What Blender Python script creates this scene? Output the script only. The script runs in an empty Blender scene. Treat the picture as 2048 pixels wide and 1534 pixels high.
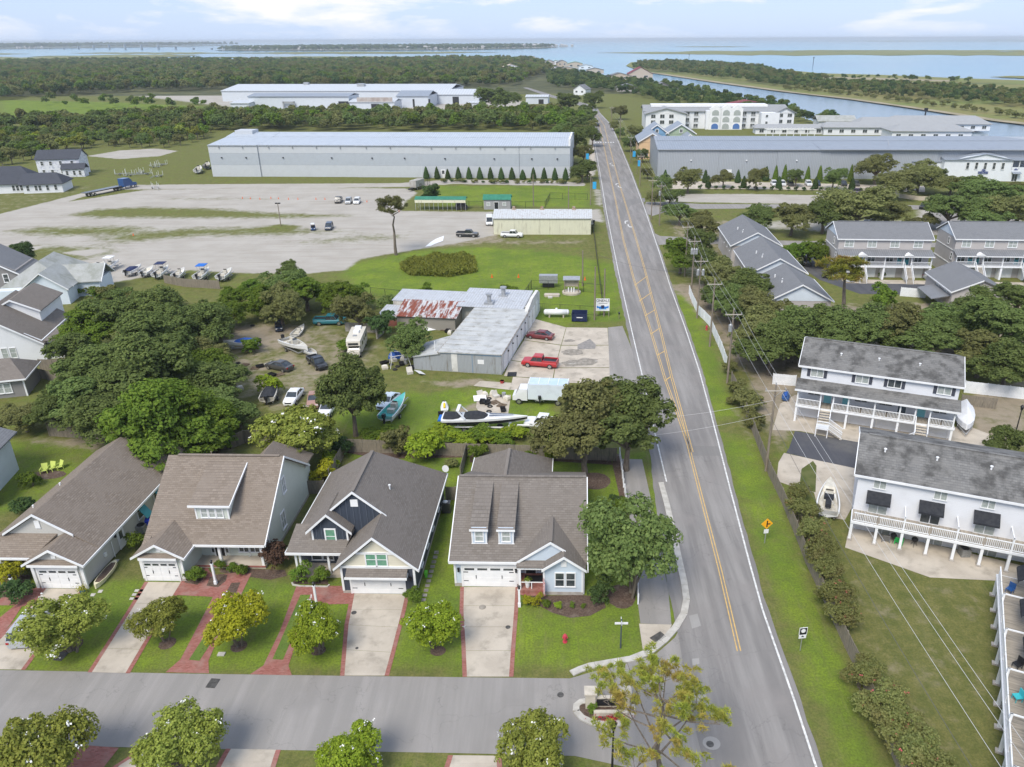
import bpy, bmesh, math, random
import numpy as np
from mathutils import Vector, Matrix, Euler
rad = math.radians
scene = bpy.context.scene
COL = scene.collection
random.seed(7)
rng = np.random.default_rng(11)
# ------------------------------------------------------------------ camera
CAMH = 47.0
PITCH = math.atan(689 / 1550)
ROLL = -0.0045
cam_d = bpy.data.cameras.new('camera')
cam_d.sensor_width = 36
cam_d.lens = 1550 / 2048 * 36
cam_d.shift_x = -91 / 2048
cam_d.clip_start = 0.5
cam_d.clip_end = 200000
cam = bpy.data.objects.new('camera', cam_d)
COL.objects.link(cam)
cam.location = (0, 0, CAMH)
cam.rotation_mode = 'XYZ'
cam.matrix_world = Matrix.Translation((0, 0, CAMH)) @ Euler((math.pi / 2 - PITCH, 0, 0)).to_matrix().to_4x4() @ Matrix.Rotation(ROLL, 4, 'Z')
scene.camera = cam
# ------------------------------------------------------------------ light
SUN_EL, SUN_AZ = rad(52), rad(205)       # azimuth clockwise from +Y
world = bpy.data.worlds.new('World')
scene.world = world
world.use_nodes = True
nt = world.node_tree
nt.nodes.clear()
N, L = nt.nodes.new, nt.links.new
wout = N('ShaderNodeOutputWorld'); wbg = N('ShaderNodeBackground'); L(wbg.outputs[0], wout.inputs[0])
sky = N('ShaderNodeTexSky'); sky.sky_type = 'NISHITA'; sky.sun_disc = False
sky.sun_elevation = SUN_EL; sky.sun_rotation = SUN_AZ
sky.air_density = 1.0; sky.dust_density = 0.6; sky.ozone_density = 2.2; sky.altitude = 50
wbg.inputs[1].default_value = 0.13
tc = N('ShaderNodeTexCoord'); sep = N('ShaderNodeSeparateXYZ'); L(tc.outputs['Generated'], sep.inputs[0])
cmb = N('ShaderNodeMapping'); cmb.inputs['Scale'].default_value = (7.5, 7.5, 34); L(tc.outputs['Generated'], cmb.inputs[0])
cn = N('ShaderNodeTexNoise'); cn.inputs['Scale'].default_value = 0.8; cn.inputs['Detail'].default_value = 9; cn.inputs['Roughness'].default_value = 0.58; cn.inputs['Distortion'].default_value = 0.25
L(cmb.outputs[0], cn.inputs['Vector'])
cr = N('ShaderNodeValToRGB'); cr.color_ramp.elements[0].position = 0.5; cr.color_ramp.elements[1].position = 0.62
L(cn.outputs[0], cr.inputs[0])
hz = N('ShaderNodeMapRange'); L(sep.outputs[2], hz.inputs[0]); hz.inputs[1].default_value = 0.004; hz.inputs[2].default_value = 0.022; hz.inputs[3].default_value = 0.25
cm = N('ShaderNodeMath'); cm.operation = 'MULTIPLY'; L(cr.outputs[0], cm.inputs[0]); L(hz.outputs[0], cm.inputs[1])
cm2 = N('ShaderNodeMath'); cm2.operation = 'MULTIPLY'; L(cm.outputs[0], cm2.inputs[0]); cm2.inputs[1].default_value = 0.9
tint = N('ShaderNodeMixRGB'); tint.blend_type = 'MIX'; tint.inputs[0].default_value = 0.85; L(sky.outputs[0], tint.inputs[1]); tint.inputs[2].default_value = (2.3, 2.95, 4.3, 1)
cmix = N('ShaderNodeMixRGB'); L(cm2.outputs[0], cmix.inputs[0]); L(tint.outputs[0], cmix.inputs[1]); cmix.inputs[2].default_value = (4.5, 4.45, 4.5, 1)
L(cmix.outputs[0], wbg.inputs[0])
sun_d = bpy.data.lights.new('sun', 'SUN'); sun_d.energy = 2.1; sun_d.angle = rad(26); sun_d.color = (1, 0.935, 0.83)
sun = bpy.data.objects.new('sun', sun_d); COL.objects.link(sun)
sdir = Vector((math.sin(SUN_AZ) * math.cos(SUN_EL), math.cos(SUN_AZ) * math.cos(SUN_EL), math.sin(SUN_EL)))
sun.rotation_euler = sdir.to_track_quat('Z', 'Y').to_euler(); sun.location = sdir * 100
vs = scene.view_settings
vs.view_transform = 'Standard'; vs.look = 'None'; vs.gamma = 1.0; vs.use_curve_mapping = False; vs.exposure = 0.86
# ------------------------------------------------------------------ ground points from picture points of a measured camera
_cp, _sp = math.cos(PITCH), math.sin(PITCH)
def G(x, y, h=0.0):
 u = (x - 1115) / 1550; v = -(y - 767) / 1550
 u, v = u - v * ROLL, u * ROLL + v
 t = (h - CAMH) / (-_sp + v * _cp)
 return (u * t, (_cp + v * _sp) * t)
# ------------------------------------------------------------------ helpers
class MB:
 def __init__(s): s.v = []; s.f = []; s.m = []
 def add(s, vs_, fs, m=0):
  o = len(s.v); s.v += [tuple(p) for p in vs_]; s.f += [tuple(i + o for i in f) for f in fs]; s.m += [m] * len(fs); return s
 def box(s, x0, x1, y0, y1, z0, z1, m=0):
  return s.add([(x0,y0,z0),(x1,y0,z0),(x1,y1,z0),(x0,y1,z0),(x0,y0,z1),(x1,y0,z1),(x1,y1,z1),(x0,y1,z1)],
      [(0,3,2,1),(4,5,6,7),(0,1,5,4),(1,2,6,5),(2,3,7,6),(3,0,4,7)], m)
 def cb(s, c, d, rz=0, m=0):
  x, y, z = d[0]/2, d[1]/2, d[2]/2; ca, sa = math.cos(rz), math.sin(rz)
  pts = [(-x,-y,-z),(x,-y,-z),(x,y,-z),(-x,y,-z),(-x,-y,z),(x,-y,z),(x,y,z),(-x,y,z)]
  return s.add([(c[0]+p[0]*ca-p[1]*sa, c[1]+p[0]*sa+p[1]*ca, c[2]+p[2]) for p in pts],
      [(0,3,2,1),(4,5,6,7),(0,1,5,4),(1,2,6,5),(2,3,7,6),(3,0,4,7)], m)
 def prism(s, poly, z0, z1, m=0):
  n = len(poly)
  a = sum(poly[i][0]*poly[(i+1)%n][1]-poly[(i+1)%n][0]*poly[i][1] for i in range(n))
  if a < 0: poly = poly[::-1]
  return s.add([(p[0],p[1],z0) for p in poly]+[(p[0],p[1],z1) for p in poly],
      [tuple(range(n-1,-1,-1)), tuple(range(n,2*n))]+[(i,(i+1)%n,n+(i+1)%n,n+i) for i in range(n)], m)
 def exy(s, poly, y0, y1, m=0):      # poly in (x,z), extruded along y
  n = len(poly)
  return s.add([(p[0],y0,p[1]) for p in poly]+[(p[0],y1,p[1]) for p in poly],
      [tuple(range(n)), tuple(range(2*n-1,n-1,-1))]+[((i+1)%n,i,n+i,n+(i+1)%n) for i in range(n)], m)
 def exx(s, poly, x0, x1, m=0):      # poly in (y,z), extruded along x
  n = len(poly)
  return s.add([(x0,p[0],p[1]) for p in poly]+[(x1,p[0],p[1]) for p in poly],
      [tuple(range(n-1,-1,-1)), tuple(range(n,2*n))]+[(i,(i+1)%n,n+(i+1)%n,n+i) for i in range(n)], m)
 def slab(s, q, t=0.12, m=0):        # quad/tri of 3d points, thickened downwards
  n = len(q); lo = [(p[0],p[1],p[2]-t) for p in q]
  return s.add(list(q)+lo, [tuple(range(n)), tuple(range(2*n-1,n-1,-1))]+[((i+1)%n,i,n+i,n+(i+1)%n) for i in range(n)], m)
 def tube(s, a, b, r0, r1=None, n=8, m=0, cap=True):
  r1 = r0 if r1 is None else r1
  a, b = Vector(a), Vector(b); d = (b-a)
  if d.length < 1e-6: return s
  q = d.to_track_quat('Z','Y'); vs_ = []
  for p, r in ((a,r0),(b,r1)):
   for i in range(n):
    w = 2*math.pi*i/n; vs_.append(tuple(p+q@Vector((r*math.cos(w), r*math.sin(w), 0))))
  fs = [(i,(i+1)%n,n+(i+1)%n,n+i) for i in range(n)]
  if cap: fs += [tuple(range(n-1,-1,-1)), tuple(range(n,2*n))]
  return s.add(vs_, fs, m)
 def path(s, pts, r, n=5, m=0):
  for i in range(len(pts)-1):
   ra = r[i] if isinstance(r,(list,tuple)) else r; rb = r[i+1] if isinstance(r,(list,tuple)) else r
   s.tube(pts[i], pts[i+1], ra, rb, n, m)
  return s
 def ball(s, c, r, n=8, k=5, m=0):
  r = (r,r,r) if not isinstance(r,(tuple,list)) else r
  vs_ = [(c[0],c[1],c[2]-r[2])]
  for j in range(1,k):
   ph = math.pi*j/k-math.pi/2
   for i in range(n):
    w = 2*math.pi*i/n; vs_.append((c[0]+r[0]*math.cos(ph)*math.cos(w), c[1]+r[1]*math.cos(ph)*math.sin(w), c[2]+r[2]*math.sin(ph)))
  vs_.append((c[0],c[1],c[2]+r[2])); fs = []
  for i in range(n): fs.append((0,1+(i+1)%n,1+i)); fs.append((len(vs_)-1, 1+(k-2)*n+i, 1+(k-2)*n+(i+1)%n))
  for j in range(k-2):
   for i in range(n):
    a = 1+j*n; fs.append((a+i,a+(i+1)%n,a+n+(i+1)%n,a+n+i))
  return s.add(vs_, fs, m)
 def loft(s, rings, m=0, close=True, cap=True):
  n = len(rings[0]); o = []; fs = []
  for r in rings: o += list(r)
  for j in range(len(rings)-1):
   for i in range(n if close else n-1):
    fs.append((j*n+i, j*n+(i+1)%n, (j+1)*n+(i+1)%n, (j+1)*n+i))
  if cap: fs += [tuple(range(n-1,-1,-1)), tuple(range((len(rings)-1)*n, len(rings)*n))]
  return s.add(o, fs, m)
 def mesh(s, name, mats=(), smooth=False):
  me = bpy.data.meshes.new(name); me.from_pydata(s.v, [], s.f)
  for m in mats: me.materials.append(m)
  if len(mats) > 1: me.polygons.foreach_set('material_index', s.m)
  if smooth: me.polygons.foreach_set('use_smooth', [True]*len(me.polygons))
  me.update(); return me
def link(o, parent=None):
 COL.objects.link(o)
 if parent is not None: o.parent = parent
 return o
def tag(o, label=None, cat=None, group=None, kind=None):
 if label: o['label'] = label
 if cat: o['category'] = cat
 if group: o['group'] = group
 if kind: o['kind'] = kind
 return o
def thing(name, label, cat, loc=(0,0,0), rz=0.0, group=None):
 o = bpy.data.objects.new(name, None); o.empty_display_size = 0.3
 o.location = loc if len(loc) == 3 else (loc[0], loc[1], 0); o.rotation_euler = (0,0,rz)
 link(o); return tag(o, label, cat, group)
def part(name, mb, m, parent=None, smooth=False, loc=None, rz=None, kind=None):
 me = mb if isinstance(mb, bpy.types.Mesh) else mb.mesh(name, m if isinstance(m,(list,tuple)) else [m], smooth)
 o = bpy.data.objects.new(name, me); link(o, parent)
 if loc is not None: o.location = loc
 if rz is not None: o.rotation_euler = (0,0,rz)
 if kind or name in ('trim','strap_hinges','fascia'): o['kind'] = kind or 'stuff'
 return o
def solo(name, label, cat, mb, m, loc=(0,0,0), rz=0, group=None, smooth=False):
 o = part(name, mb, m, None, smooth, loc if len(loc)==3 else (loc[0],loc[1],0), rz); return tag(o, label, cat, group)
def struct(name, mb, m, parent=None, z=None, kind='structure'):
 o = part(name, mb, m, parent)
 if parent is None: o['kind'] = kind
 return o
def copy_tree(o, loc=None, rz=None, label=None, parent=None):
 c = o.copy(); COL.objects.link(c); c.parent = parent
 for ch in o.children: copy_tree(ch, parent=c)
 if loc is not None: c.location = loc if len(loc)==3 else (loc[0],loc[1],0)
 if rz is not None: c.rotation_euler = (0,0,rz)
 if label: c['label'] = label
 return c
_cache = {}
def cached(key, fn):
 if key not in _cache: _cache[key] = fn()
 return _cache[key]
ORD = ['first','second','third','fourth','fifth','sixth','seventh','eighth','ninth','tenth','eleventh','twelfth','thirteenth','fourteenth','fifteenth','sixteenth','seventeenth','eighteenth','nineteenth','twentieth','twenty-first','twenty-second','twenty-third','twenty-fourth','twenty-fifth','twenty-sixth']
# ------------------------------------------------------------------ materials
def lin(c):
 return tuple((x/12.92 if x <= 0.04045 else ((x+0.055)/1.055)**2.4) for x in c)
def C(r, g, b): return lin((r/255, g/255, b/255))
def newmat(name):
 m = bpy.data.materials.new(name); m.use_nodes = True; t = m.node_tree
 return m, t, t.nodes['Principled BSDF']
def noise(t, vec, scale, detail=4, rough=0.55, dist=0):
 n = t.nodes.new('ShaderNodeTexNoise'); n.inputs['Scale'].default_value = scale; n.inputs['Detail'].default_value = detail; n.inputs['Roughness'].default_value = rough; n.inputs['Distortion'].default_value = dist
 if vec is not None: t.links.new(vec, n.inputs['Vector'])
 return n.outputs[0]
def ramp(t, fac, a, b, c0=(0,0,0), c1=(1,1,1)):
 r = t.nodes.new('ShaderNodeMapRange'); r.interpolation_type = 'SMOOTHSTEP'
 t.links.new(fac, r.inputs[0]); r.inputs[1].default_value = a; r.inputs[2].default_value = b
 return r.outputs[0]
def mixc(t, fac, a, b, mode='MIX'):
 n = t.nodes.new('ShaderNodeMixRGB'); n.blend_type = mode
 for k, s_ in enumerate((fac, a, b)):
  if hasattr(s_, 'links') or isinstance(s_, bpy.types.NodeSocket): t.links.new(s_, n.inputs[k])
  elif k == 0: n.inputs[0].default_value = s_
  else: n.inputs[k].default_value = (*s_, 1) if len(s_) == 3 else s_
 return n.outputs[0]
def math_(t, op, a, b=None):
 n = t.nodes.new('ShaderNodeMath'); n.operation = op
 for k, s_ in enumerate((a, b)):
  if s_ is None: continue
  if isinstance(s_, bpy.types.NodeSocket): t.links.new(s_, n.inputs[k])
  else: n.inputs[k].default_value = s_
 return n.outputs[0]
def coords(t, kind='W', scale=(1,1,1)):
 if kind == 'W': s_ = t.nodes.new('ShaderNodeNewGeometry').outputs['Position']
 else: s_ = t.nodes.new('ShaderNodeTexCoord').outputs['Object']
 if scale != (1,1,1):
  m = t.nodes.new('ShaderNodeMapping'); m.inputs['Scale'].default_value = scale; t.links.new(s_, m.inputs[0]); s_ = m.outputs[0]
 return s_
def bump(t, b, h, strength=0.3, dist=0.05):
 n = t.nodes.new('ShaderNodeBump'); n.inputs['Strength'].default_value = strength; n.inputs['Distance'].default_value = dist
 t.links.new(h, n.inputs['Height']); t.links.new(n.outputs[0], b.inputs['Normal'])
def mat(name, c1, c2=None, scale=1.0, rough=0.75, bmp=0, bscale=None, metal=0, spec=0.3, kind='O', stretch=(1,1,1), c3=None, s3=None, a=0.35, b_=0.65, a3=0.52, b3=0.7, detail=5):
 m, t, b = newmat(name)
 b.inputs['Roughness'].default_value = rough; b.inputs['Metallic'].default_value = metal; b.inputs['Specular IOR Level'].default_value = spec
 if c2 is None: b.inputs['Base Color'].default_value = (*c1, 1)
 v = None
 if c2 is not None or bmp: v = coords(t, kind, stretch)
 if c2 is not None:
  col = mixc(t, ramp(t, noise(t, v, scale, detail), a, b_), c1, c2)
  if c3 is not None: col = mixc(t, ramp(t, noise(t, v, s3 or scale*0.23, 5, 0.6), a3, b3), col, c3)
  t.links.new(col, b.inputs['Base Color'])
 if bmp: bump(t, b, noise(t, v, bscale or scale*4, 3), bmp)
 return m
def local_uv(t):
 """u along the wall or eave, v up the height, in object space"""
 tcn = t.nodes.new('ShaderNodeTexCoord'); s_ = t.nodes.new('ShaderNodeSeparateXYZ'); t.links.new(tcn.outputs['Object'], s_.inputs[0])
 g = t.nodes.new('ShaderNodeNewGeometry'); vt = t.nodes.new('ShaderNodeVectorTransform'); vt.vector_type = 'NORMAL'; vt.convert_from = 'WORLD'; vt.convert_to = 'OBJECT'
 t.links.new(g.outputs['True Normal'], vt.inputs[0]); ns = t.nodes.new('ShaderNodeSeparateXYZ'); t.links.new(vt.outputs[0], ns.inputs[0])
 ax = math_(t, 'ABSOLUTE', ns.outputs[0]); ay = math_(t, 'ABSOLUTE', ns.outputs[1])
 k = math_(t, 'GREATER_THAN', ax, ay)
 mx = t.nodes.new('ShaderNodeMix'); t.links.new(k, mx.inputs[0]); t.links.new(s_.outputs[0], mx.inputs[2]); t.links.new(s_.outputs[1], mx.inputs[3])
 return mx.outputs[0], s_.outputs[2], tcn.outputs['Object'], s_
def shingle(name, c1, c2, c3, streak=None):
 m, t, b = newmat(name); u, v, o, _ = local_uv(t)
 cb_ = t.nodes.new('ShaderNodeCombineXYZ'); t.links.new(u, cb_.inputs[0]); t.links.new(v, cb_.inputs[1])
 br = t.nodes.new('ShaderNodeTexBrick'); t.links.new(cb_.outputs[0], br.inputs['Vector'])
 br.inputs['Scale'].default_value = 1; br.inputs['Brick Width'].default_value = 0.42; br.inputs['Row Height'].default_value = 0.115
 br.inputs['Mortar Size'].default_value = 0.012; br.inputs['Mortar Smooth'].default_value = 0.5; br.inputs['Bias'].default_value = 0.0
 br.inputs['Color1'].default_value = (*c1,1); br.inputs['Color2'].default_value = (*c2,1); br.inputs['Mortar'].default_value = (*[x*0.6 for x in c1],1)
 col = mixc(t, ramp(t, noise(t, o, 0.45, 5, 0.65), 0.38, 0.72), br.outputs[0], c3)
 col = mixc(t, 0.3, col, mixc(t, noise(t, o, 7, 3, 0.8), tuple(x*0.75 for x in c1), tuple(x*1.15 for x in c2)))
 if streak is not None:
  mp = t.nodes.new('ShaderNodeMapping'); mp.inputs['Scale'].default_value = (0.55,0.55,0.1); t.links.new(o, mp.inputs[0])
  col = mixc(t, ramp(t, noise(t, mp.outputs[0], 1.0, 6, 0.65), 0.42, 0.68), col, streak)
 t.links.new(col, b.inputs['Base Color']); b.inputs['Roughness'].default_value = 0.9; b.inputs['Specular IOR Level'].default_value = 0.15
 bump(t, b, br.outputs['Fac'], 0.5, -0.03); return m
def siding(name, c, c2=None, step=0.18, vertical=False, dirt=None, rough=0.6, depth=0.02, metal=0.0):
 m, t, b = newmat(name); u, v, o, _ = local_uv(t)
 w = math_(t, 'FRACT', math_(t, 'DIVIDE', u if vertical else v, step))
 line = ramp(t, w, 0.0, 0.16) if not vertical else ramp(t, math_(t, 'ABSOLUTE', math_(t, 'SUBTRACT', w, 0.5)), 0.02, 0.25)
 c2 = c2 or tuple(x*0.86 for x in c)
 col = mixc(t, line, c2, c)
 col = mixc(t, ramp(t, noise(t, o, 0.5, 5, 0.6), 0.4, 0.8), col, tuple(x*0.9 for x in c))
 if dirt is not None:
  mp = t.nodes.new('ShaderNodeMapping'); mp.inputs['Scale'].default_value = (1.4,1.4,0.22); t.links.new(o, mp.inputs[0])
  col = mixc(t, ramp(t, noise(t, mp.outputs[0], 1.1, 7, 0.68), 0.5, 0.72), col, dirt)
 t.links.new(col, b.inputs['Base Color']); b.inputs['Roughness'].default_value = rough; b.inputs['Specular IOR Level'].default_value = 0.3; b.inputs['Metallic'].default_value = metal
 bump(t, b, line if vertical else w, 0.4, depth); return m
def foliage(name, c1, c2, c3, transl=0.36):
 c1, c2, c3 = [tuple(x*k for x, k in zip(c, (1.62,1.56,1.36))) for c in (c1,c2,c3)]
 """leaf colour: mixed by each leaf's own random value and by tree"""
 m, t, b = newmat(name); t.nodes.remove(b); out = t.nodes['Material Output']
 at = t.nodes.new('ShaderNodeAttribute'); at.attribute_name = 'leaf'
 oi = t.nodes.new('ShaderNodeObjectInfo'); o = t.nodes.new('ShaderNodeTexCoord').outputs['Object']
 col = mixc(t, at.outputs['Fac'], c1, c2)
 col = mixc(t, ramp(t, noise(t, o, 0.5, 3, 0.6), 0.4, 0.7), col, c3)
 hs = t.nodes.new('ShaderNodeHueSaturation'); t.links.new(col, hs.inputs['Color'])
 t.links.new(math_(t, 'ADD', math_(t, 'MULTIPLY', oi.outputs['Random'], 0.022), 0.489), hs.inputs['Hue'])
 t.links.new(math_(t, 'ADD', math_(t, 'MULTIPLY', oi.outputs['Random'], 0.4), 0.82), hs.inputs['Value'])
 d = t.nodes.new('ShaderNodeBsdfDiffuse'); tr = t.nodes.new('ShaderNodeBsdfTranslucent'); mx = t.nodes.new('ShaderNodeMixShader'); mx.inputs[0].default_value = transl
 t.links.new(hs.outputs[0], d.inputs[0]); t.links.new(hs.outputs[0], tr.inputs[0]); t.links.new(d.outputs[0], mx.inputs[1]); t.links.new(tr.outputs[0], mx.inputs[2]); t.links.new(mx.outputs[0], out.inputs[0])
 return m
WHITE = mat('white_trim', (0.8,0.8,0.8), (0.72,0.73,0.74), 0.7, 0.5)
VINYL = mat('white_vinyl', (0.8,0.81,0.83), (0.74,0.76,0.78), 1.5, 0.45)
GLASS = mat('window_glass', (0.035,0.045,0.05), (0.09,0.1,0.1), 0.9, 0.08, spec=0.6, kind='W')
BLIND = mat('window_blind', (0.42,0.44,0.42), (0.3,0.34,0.32), 3.0, 0.3, spec=0.5, kind='W')
GREENGL = mat('green_blind_glass', (0.16,0.34,0.22), (0.12,0.27,0.19), 2.0, 0.15, spec=0.6, kind='W')
CHROME = mat('metal_trim', (0.5,0.5,0.5), None, rough=0.3, metal=0.8)
BLACK = mat('black_paint', (0.02,0.02,0.022), None, rough=0.45)
RUBBER = mat('rubber', (0.025,0.025,0.025), (0.04,0.04,0.04), 4, 0.85)
CANVAS = mat('black_canvas', (0.022,0.024,0.03), (0.035,0.037,0.042), 3, 0.85, bmp=0.15)
CONC = mat('concrete', (0.5,0.445,0.37), (0.42,0.37,0.305), 0.4, 0.85, bmp=0.1, bscale=6, kind='W', c3=(0.31,0.275,0.225), s3=0.6, a3=0.48, b3=0.75)
KERB = mat('kerb_concrete', (0.5,0.48,0.44), (0.4,0.38,0.34), 1.5, 0.85, bmp=0.1, kind='W')
GALV = mat('galvanised', (0.45,0.46,0.47), (0.36,0.37,0.38), 3, 0.45, metal=0.5)
WOODF = mat('weathered_wood', (0.27,0.235,0.185), (0.19,0.165,0.13), 3, 0.9, stretch=(6,6,0.5), c3=(0.13,0.12,0.095), s3=0.8)
POLEW = mat('pole_wood', (0.27,0.23,0.18), (0.17,0.14,0.11), 2.5, 0.9, stretch=(5,5,0.4))
BARK = mat('bark', (0.2,0.165,0.13), (0.12,0.1,0.08), 3, 0.95, stretch=(4,4,0.7), bmp=0.5)
# ------------------------------------------------------------------ water and far land
def water_mat():
 m, t, b = newmat('water'); v = coords(t, 'W')
 col = mixc(t, ramp(t, noise(t, coords(t,'W',(0.0005,0.0016,1)), 1.0, 5), 0.35, 0.65), (0.04,0.19,0.31), (0.05,0.27,0.36))
 sy = t.nodes.new('ShaderNodeSeparateXYZ'); t.links.new(v, sy.inputs[0]); col = mixc(t, ramp(t, sy.outputs[1], 500, 1500), (0.15,0.21,0.26), col)
 t.links.new(col, b.inputs['Base Color']); b.inputs['Roughness'].default_value = 0.14; b.inputs['IOR'].default_value = 1.33
 h1 = noise(t, coords(t,'W',(0.11,0.2,1)), 1.0, 6, 0.65)
 bump(t, b, h1, 0.25, 0.5); return m
WATER = water_mat()
wm = MB(); Ys = [60,300,900,2500,7000,20000,40000]
wv = [(sx*(y*1.2+600), y, -0.9) for y in Ys for sx in (-1,-0.5,0,0.5,1)]
wm.add(wv, [(r*5+c, r*5+c+1, r*5+c+6, r*5+c+5) for r in range(len(Ys)-1) for c in range(4)])
struct('water', wm, WATER)
def poly_px(pts, h=0): return [G(x, y, h) for x, y in pts]
def flat(name, pts, m, z, parent=None, px=True, kind='structure', th=0.0):
 w = poly_px(pts) if px else pts
 n = len(w); a = sum(w[i][0]*w[(i+1)%n][1]-w[(i+1)%n][0]*w[i][1] for i in range(n))
 if a < 0: w = w[::-1]
 mb = MB()
 if th: mb.prism(w, z-th, z)
 else: mb.add([(p[0],p[1],z) for p in w], [tuple(range(n))])
 bmx = mb.mesh(name, [m]); o = bpy.data.objects.new(name, bmx); link(o, parent)
 if parent is None: o['kind'] = kind
 bm = bmesh.new(); bm.from_mesh(bmx); bmesh.ops.triangulate(bm, faces=bm.faces[:], ngon_method='EAR_CLIP'); bm.to_mesh(bmx); bm.free()
 return o
MARSH = mat('marsh_grass', (0.15,0.18,0.045), (0.2,0.18,0.06), 0.02, 0.95, kind='W', c3=(0.08,0.1,0.03), s3=0.006, detail=8, stretch=(0.4,1,1))
FARLAND = mat('far_land', (0.06,0.08,0.045), (0.1,0.12,0.06), 0.03, 0.95, kind='W', c3=(0.2,0.2,0.15), s3=0.012, detail=8)
SANDB = mat('sand_bank', (0.34,0.29,0.2), (0.25,0.22,0.14), 0.05, 0.95, kind='W')
WOODFLOOR = mat('wood_floor', (0.05,0.06,0.02), (0.09,0.09,0.035), 0.05, 0.95, kind='W', c3=(0.13,0.13,0.05), s3=0.02)
flat('mainland', [(-400,136),(0,126),(300,121),(620,124),(1080,117),(1120,128),(1150,150),(1215,150),(1262,161),(1330,164),(1380,172),(1440,190),(1530,212),(1600,235),(1645,249),(1760,268),(1880,288),(1965,300),(2030,318),(2100,330),(2500,390),(2600,900),(2600,1534),(3200,2600),(-2600,2600),(-1600,700)], WOODFLOOR, -0.12)
flat('island', [(1252,131),(1262,124),(1330,123),(1440,127),(1520,134),(1640,146),(1760,149),(1900,155),(2048,160),(2300,166),(2400,300),(2048,246),(1985,238),(1900,224),(1800,210),(1700,196),(1610,187),(1560,180),(1480,169),(1440,164),(1330,148),(1280,141)], MARSH, -0.3)
flat('sand_bank', [(1290,143),(1330,147),(1440,163),(1560,179),(1610,186),(1700,195),(1800,209),(1900,223),(1985,236),(2048,244),(2400,296),(2400,301),(2048,248),(1985,240.5),(1900,227),(1800,212),(1700,198),(1560,182),(1440,166),(1330,149.5),(1280,142)], SANDB, -0.26)
flat('sandy_track', [(1625,153),(1760,155),(1900,160),(1900,163),(1760,159),(1640,157)], SANDB, -0.2)
def marsh_strip(y0, y1, x0, x1, seed):
 r = random.Random(seed); top = []; bot = []; n = 26
 for i in range(n+1):
  x = x0+(x1-x0)*i/n; e = min(1, 4*min(i, n-i)/n)
  top.append((x, (y0+y1)/2-(y1-y0)/2*e*(0.45+0.55*r.random()))); bot.append((x, (y0+y1)/2+(y1-y0)/2*e*(0.4+0.6*r.random())+0.15))
 flat('marsh', top+bot[::-1], MARSH, -0.6+0.035*seed)
for a in ((100,110.5,1195,2200,1),(104,111,1330,2300,2),(99.5,103,1480,2200,3),(113,123,-200,430,4),(104,108,140,480,5),(106,109,-160,60,6),(103.5,108,440,930,7),(110,115,60,380,8),(113,115.5,410,500,9),(112,116,500,900,10),(108.5,112.5,180,400,11),(150,156,1980,2200,12),(92.5,94,1350,1500,13),(103,106,560,1000,15),(81.5,82.6,1560,2300,16),(79.2,80,1880,2300,17)):
 marsh_strip(*a)
FAR_A = [(-6600,5300),(-4600,5300),(-3700,5900),(-3300,7200),(-3500,9500),(-9500,9500)]
FAR_B = [(-1800,4450),(-1550,4150),(-1150,4050),(-450,4150),(-90,4650),(20,5200),(-100,5900),(-500,6300),(-1400,6100),(-2000,5200)]
flat('far_shore', FAR_A, FARLAND, 0.8, px=False)
flat('far_shore', FAR_B, FARLAND, 0.8, px=False)
# ------------------------------------------------------------------ near ground with masks for gravel, lush grass and bare dirt
NR, NC = 470, 460
Yr = [26.0]
while len(Yr) < NR: Yr.append(Yr[-1] + max(0.42, 0.0066*Yr[-1]))
Yr = np.array(Yr); S = np.linspace(-1.02, 0.98, NC)
XX = S[None,:]*(Yr[:,None]*0.92+14); YY = np.repeat(Yr[:,None], NC, 1)
P = np.stack([XX.ravel(), YY.ravel()], 1)
def sdist(poly):
 """signed distance, positive inside"""
 pl = np.array(poly); n = len(pl); d = np.full(len(P), 1e9); ins = np.zeros(len(P), bool)
 for i in range(n):
  a, b = pl[i], pl[(i+1)%n]; e = b-a; w = P-a
  t = np.clip((w@e)/max(e@e,1e-9), 0, 1); d = np.minimum(d, np.hypot(*(w-t[:,None]*e).T))
  c = (a[1] > P[:,1]) != (b[1] > P[:,1])
  with np.errstate(divide='ignore', invalid='ignore'): xi = a[0]+(P[:,1]-a[1])*e[0]/e[1]
  ins ^= c & (P[:,0] < xi)
 return np.where(ins, d, -d)
def paint(arr, pts, val, soft=1.0, px=True):
 w = np.clip(sdist(poly_px(pts) if px else pts)/soft*0.5+0.5, 0, 1); w = w*w*(3-2*w)
 arr[:] = arr*(1-w)+val*w
sand = np.zeros(len(P)); lush = np.full(len(P), 0.35); dirt = np.full(len(P), 0.12)
paint(sand, [(-200,500),(0,445),(130,405),(290,380),(560,376),(810,377),(835,385),(812,402),(800,422),(985,424),(990,470),(905,488),(850,496),(720,518),(690,540),(600,548),(455,545),(380,540),(240,562),(-200,640)], 1.0, 2.0)
paint(sand, [(130,431),(190,418),(280,414),(420,416),(560,426),(700,430),(700,433),(560,437),(330,437),(190,436)], 0.1, 7.0)
paint(sand, [(5,462),(90,452),(270,451),(300,458),(240,471),(110,475),(20,468)], 0.22, 8.0)
paint(sand, [(190,480),(250,466),(380,454),(560,452),(700,462),(560,472),(400,474),(250,487)], 0.22, 8.0)
paint(sand, [(520,456),(560,448),(600,452),(580,461),(540,463)], 0.1, 2.0)
paint(sand, [(570,484),(660,474),(740,467),(820,468),(800,480),(700,487),(600,490)], 0.35, 9.0)
paint(sand, [(-100,500),(60,488),(200,492),(245,502),(180,520),(60,540),(-100,560)], 0.25, 7.0)
paint(sand, [(30,500),(90,491),(70,500)], 0.95, 1.5); paint(sand, [(125,506),(180,499),(215,501),(175,512)], 0.98, 1.0)
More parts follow.
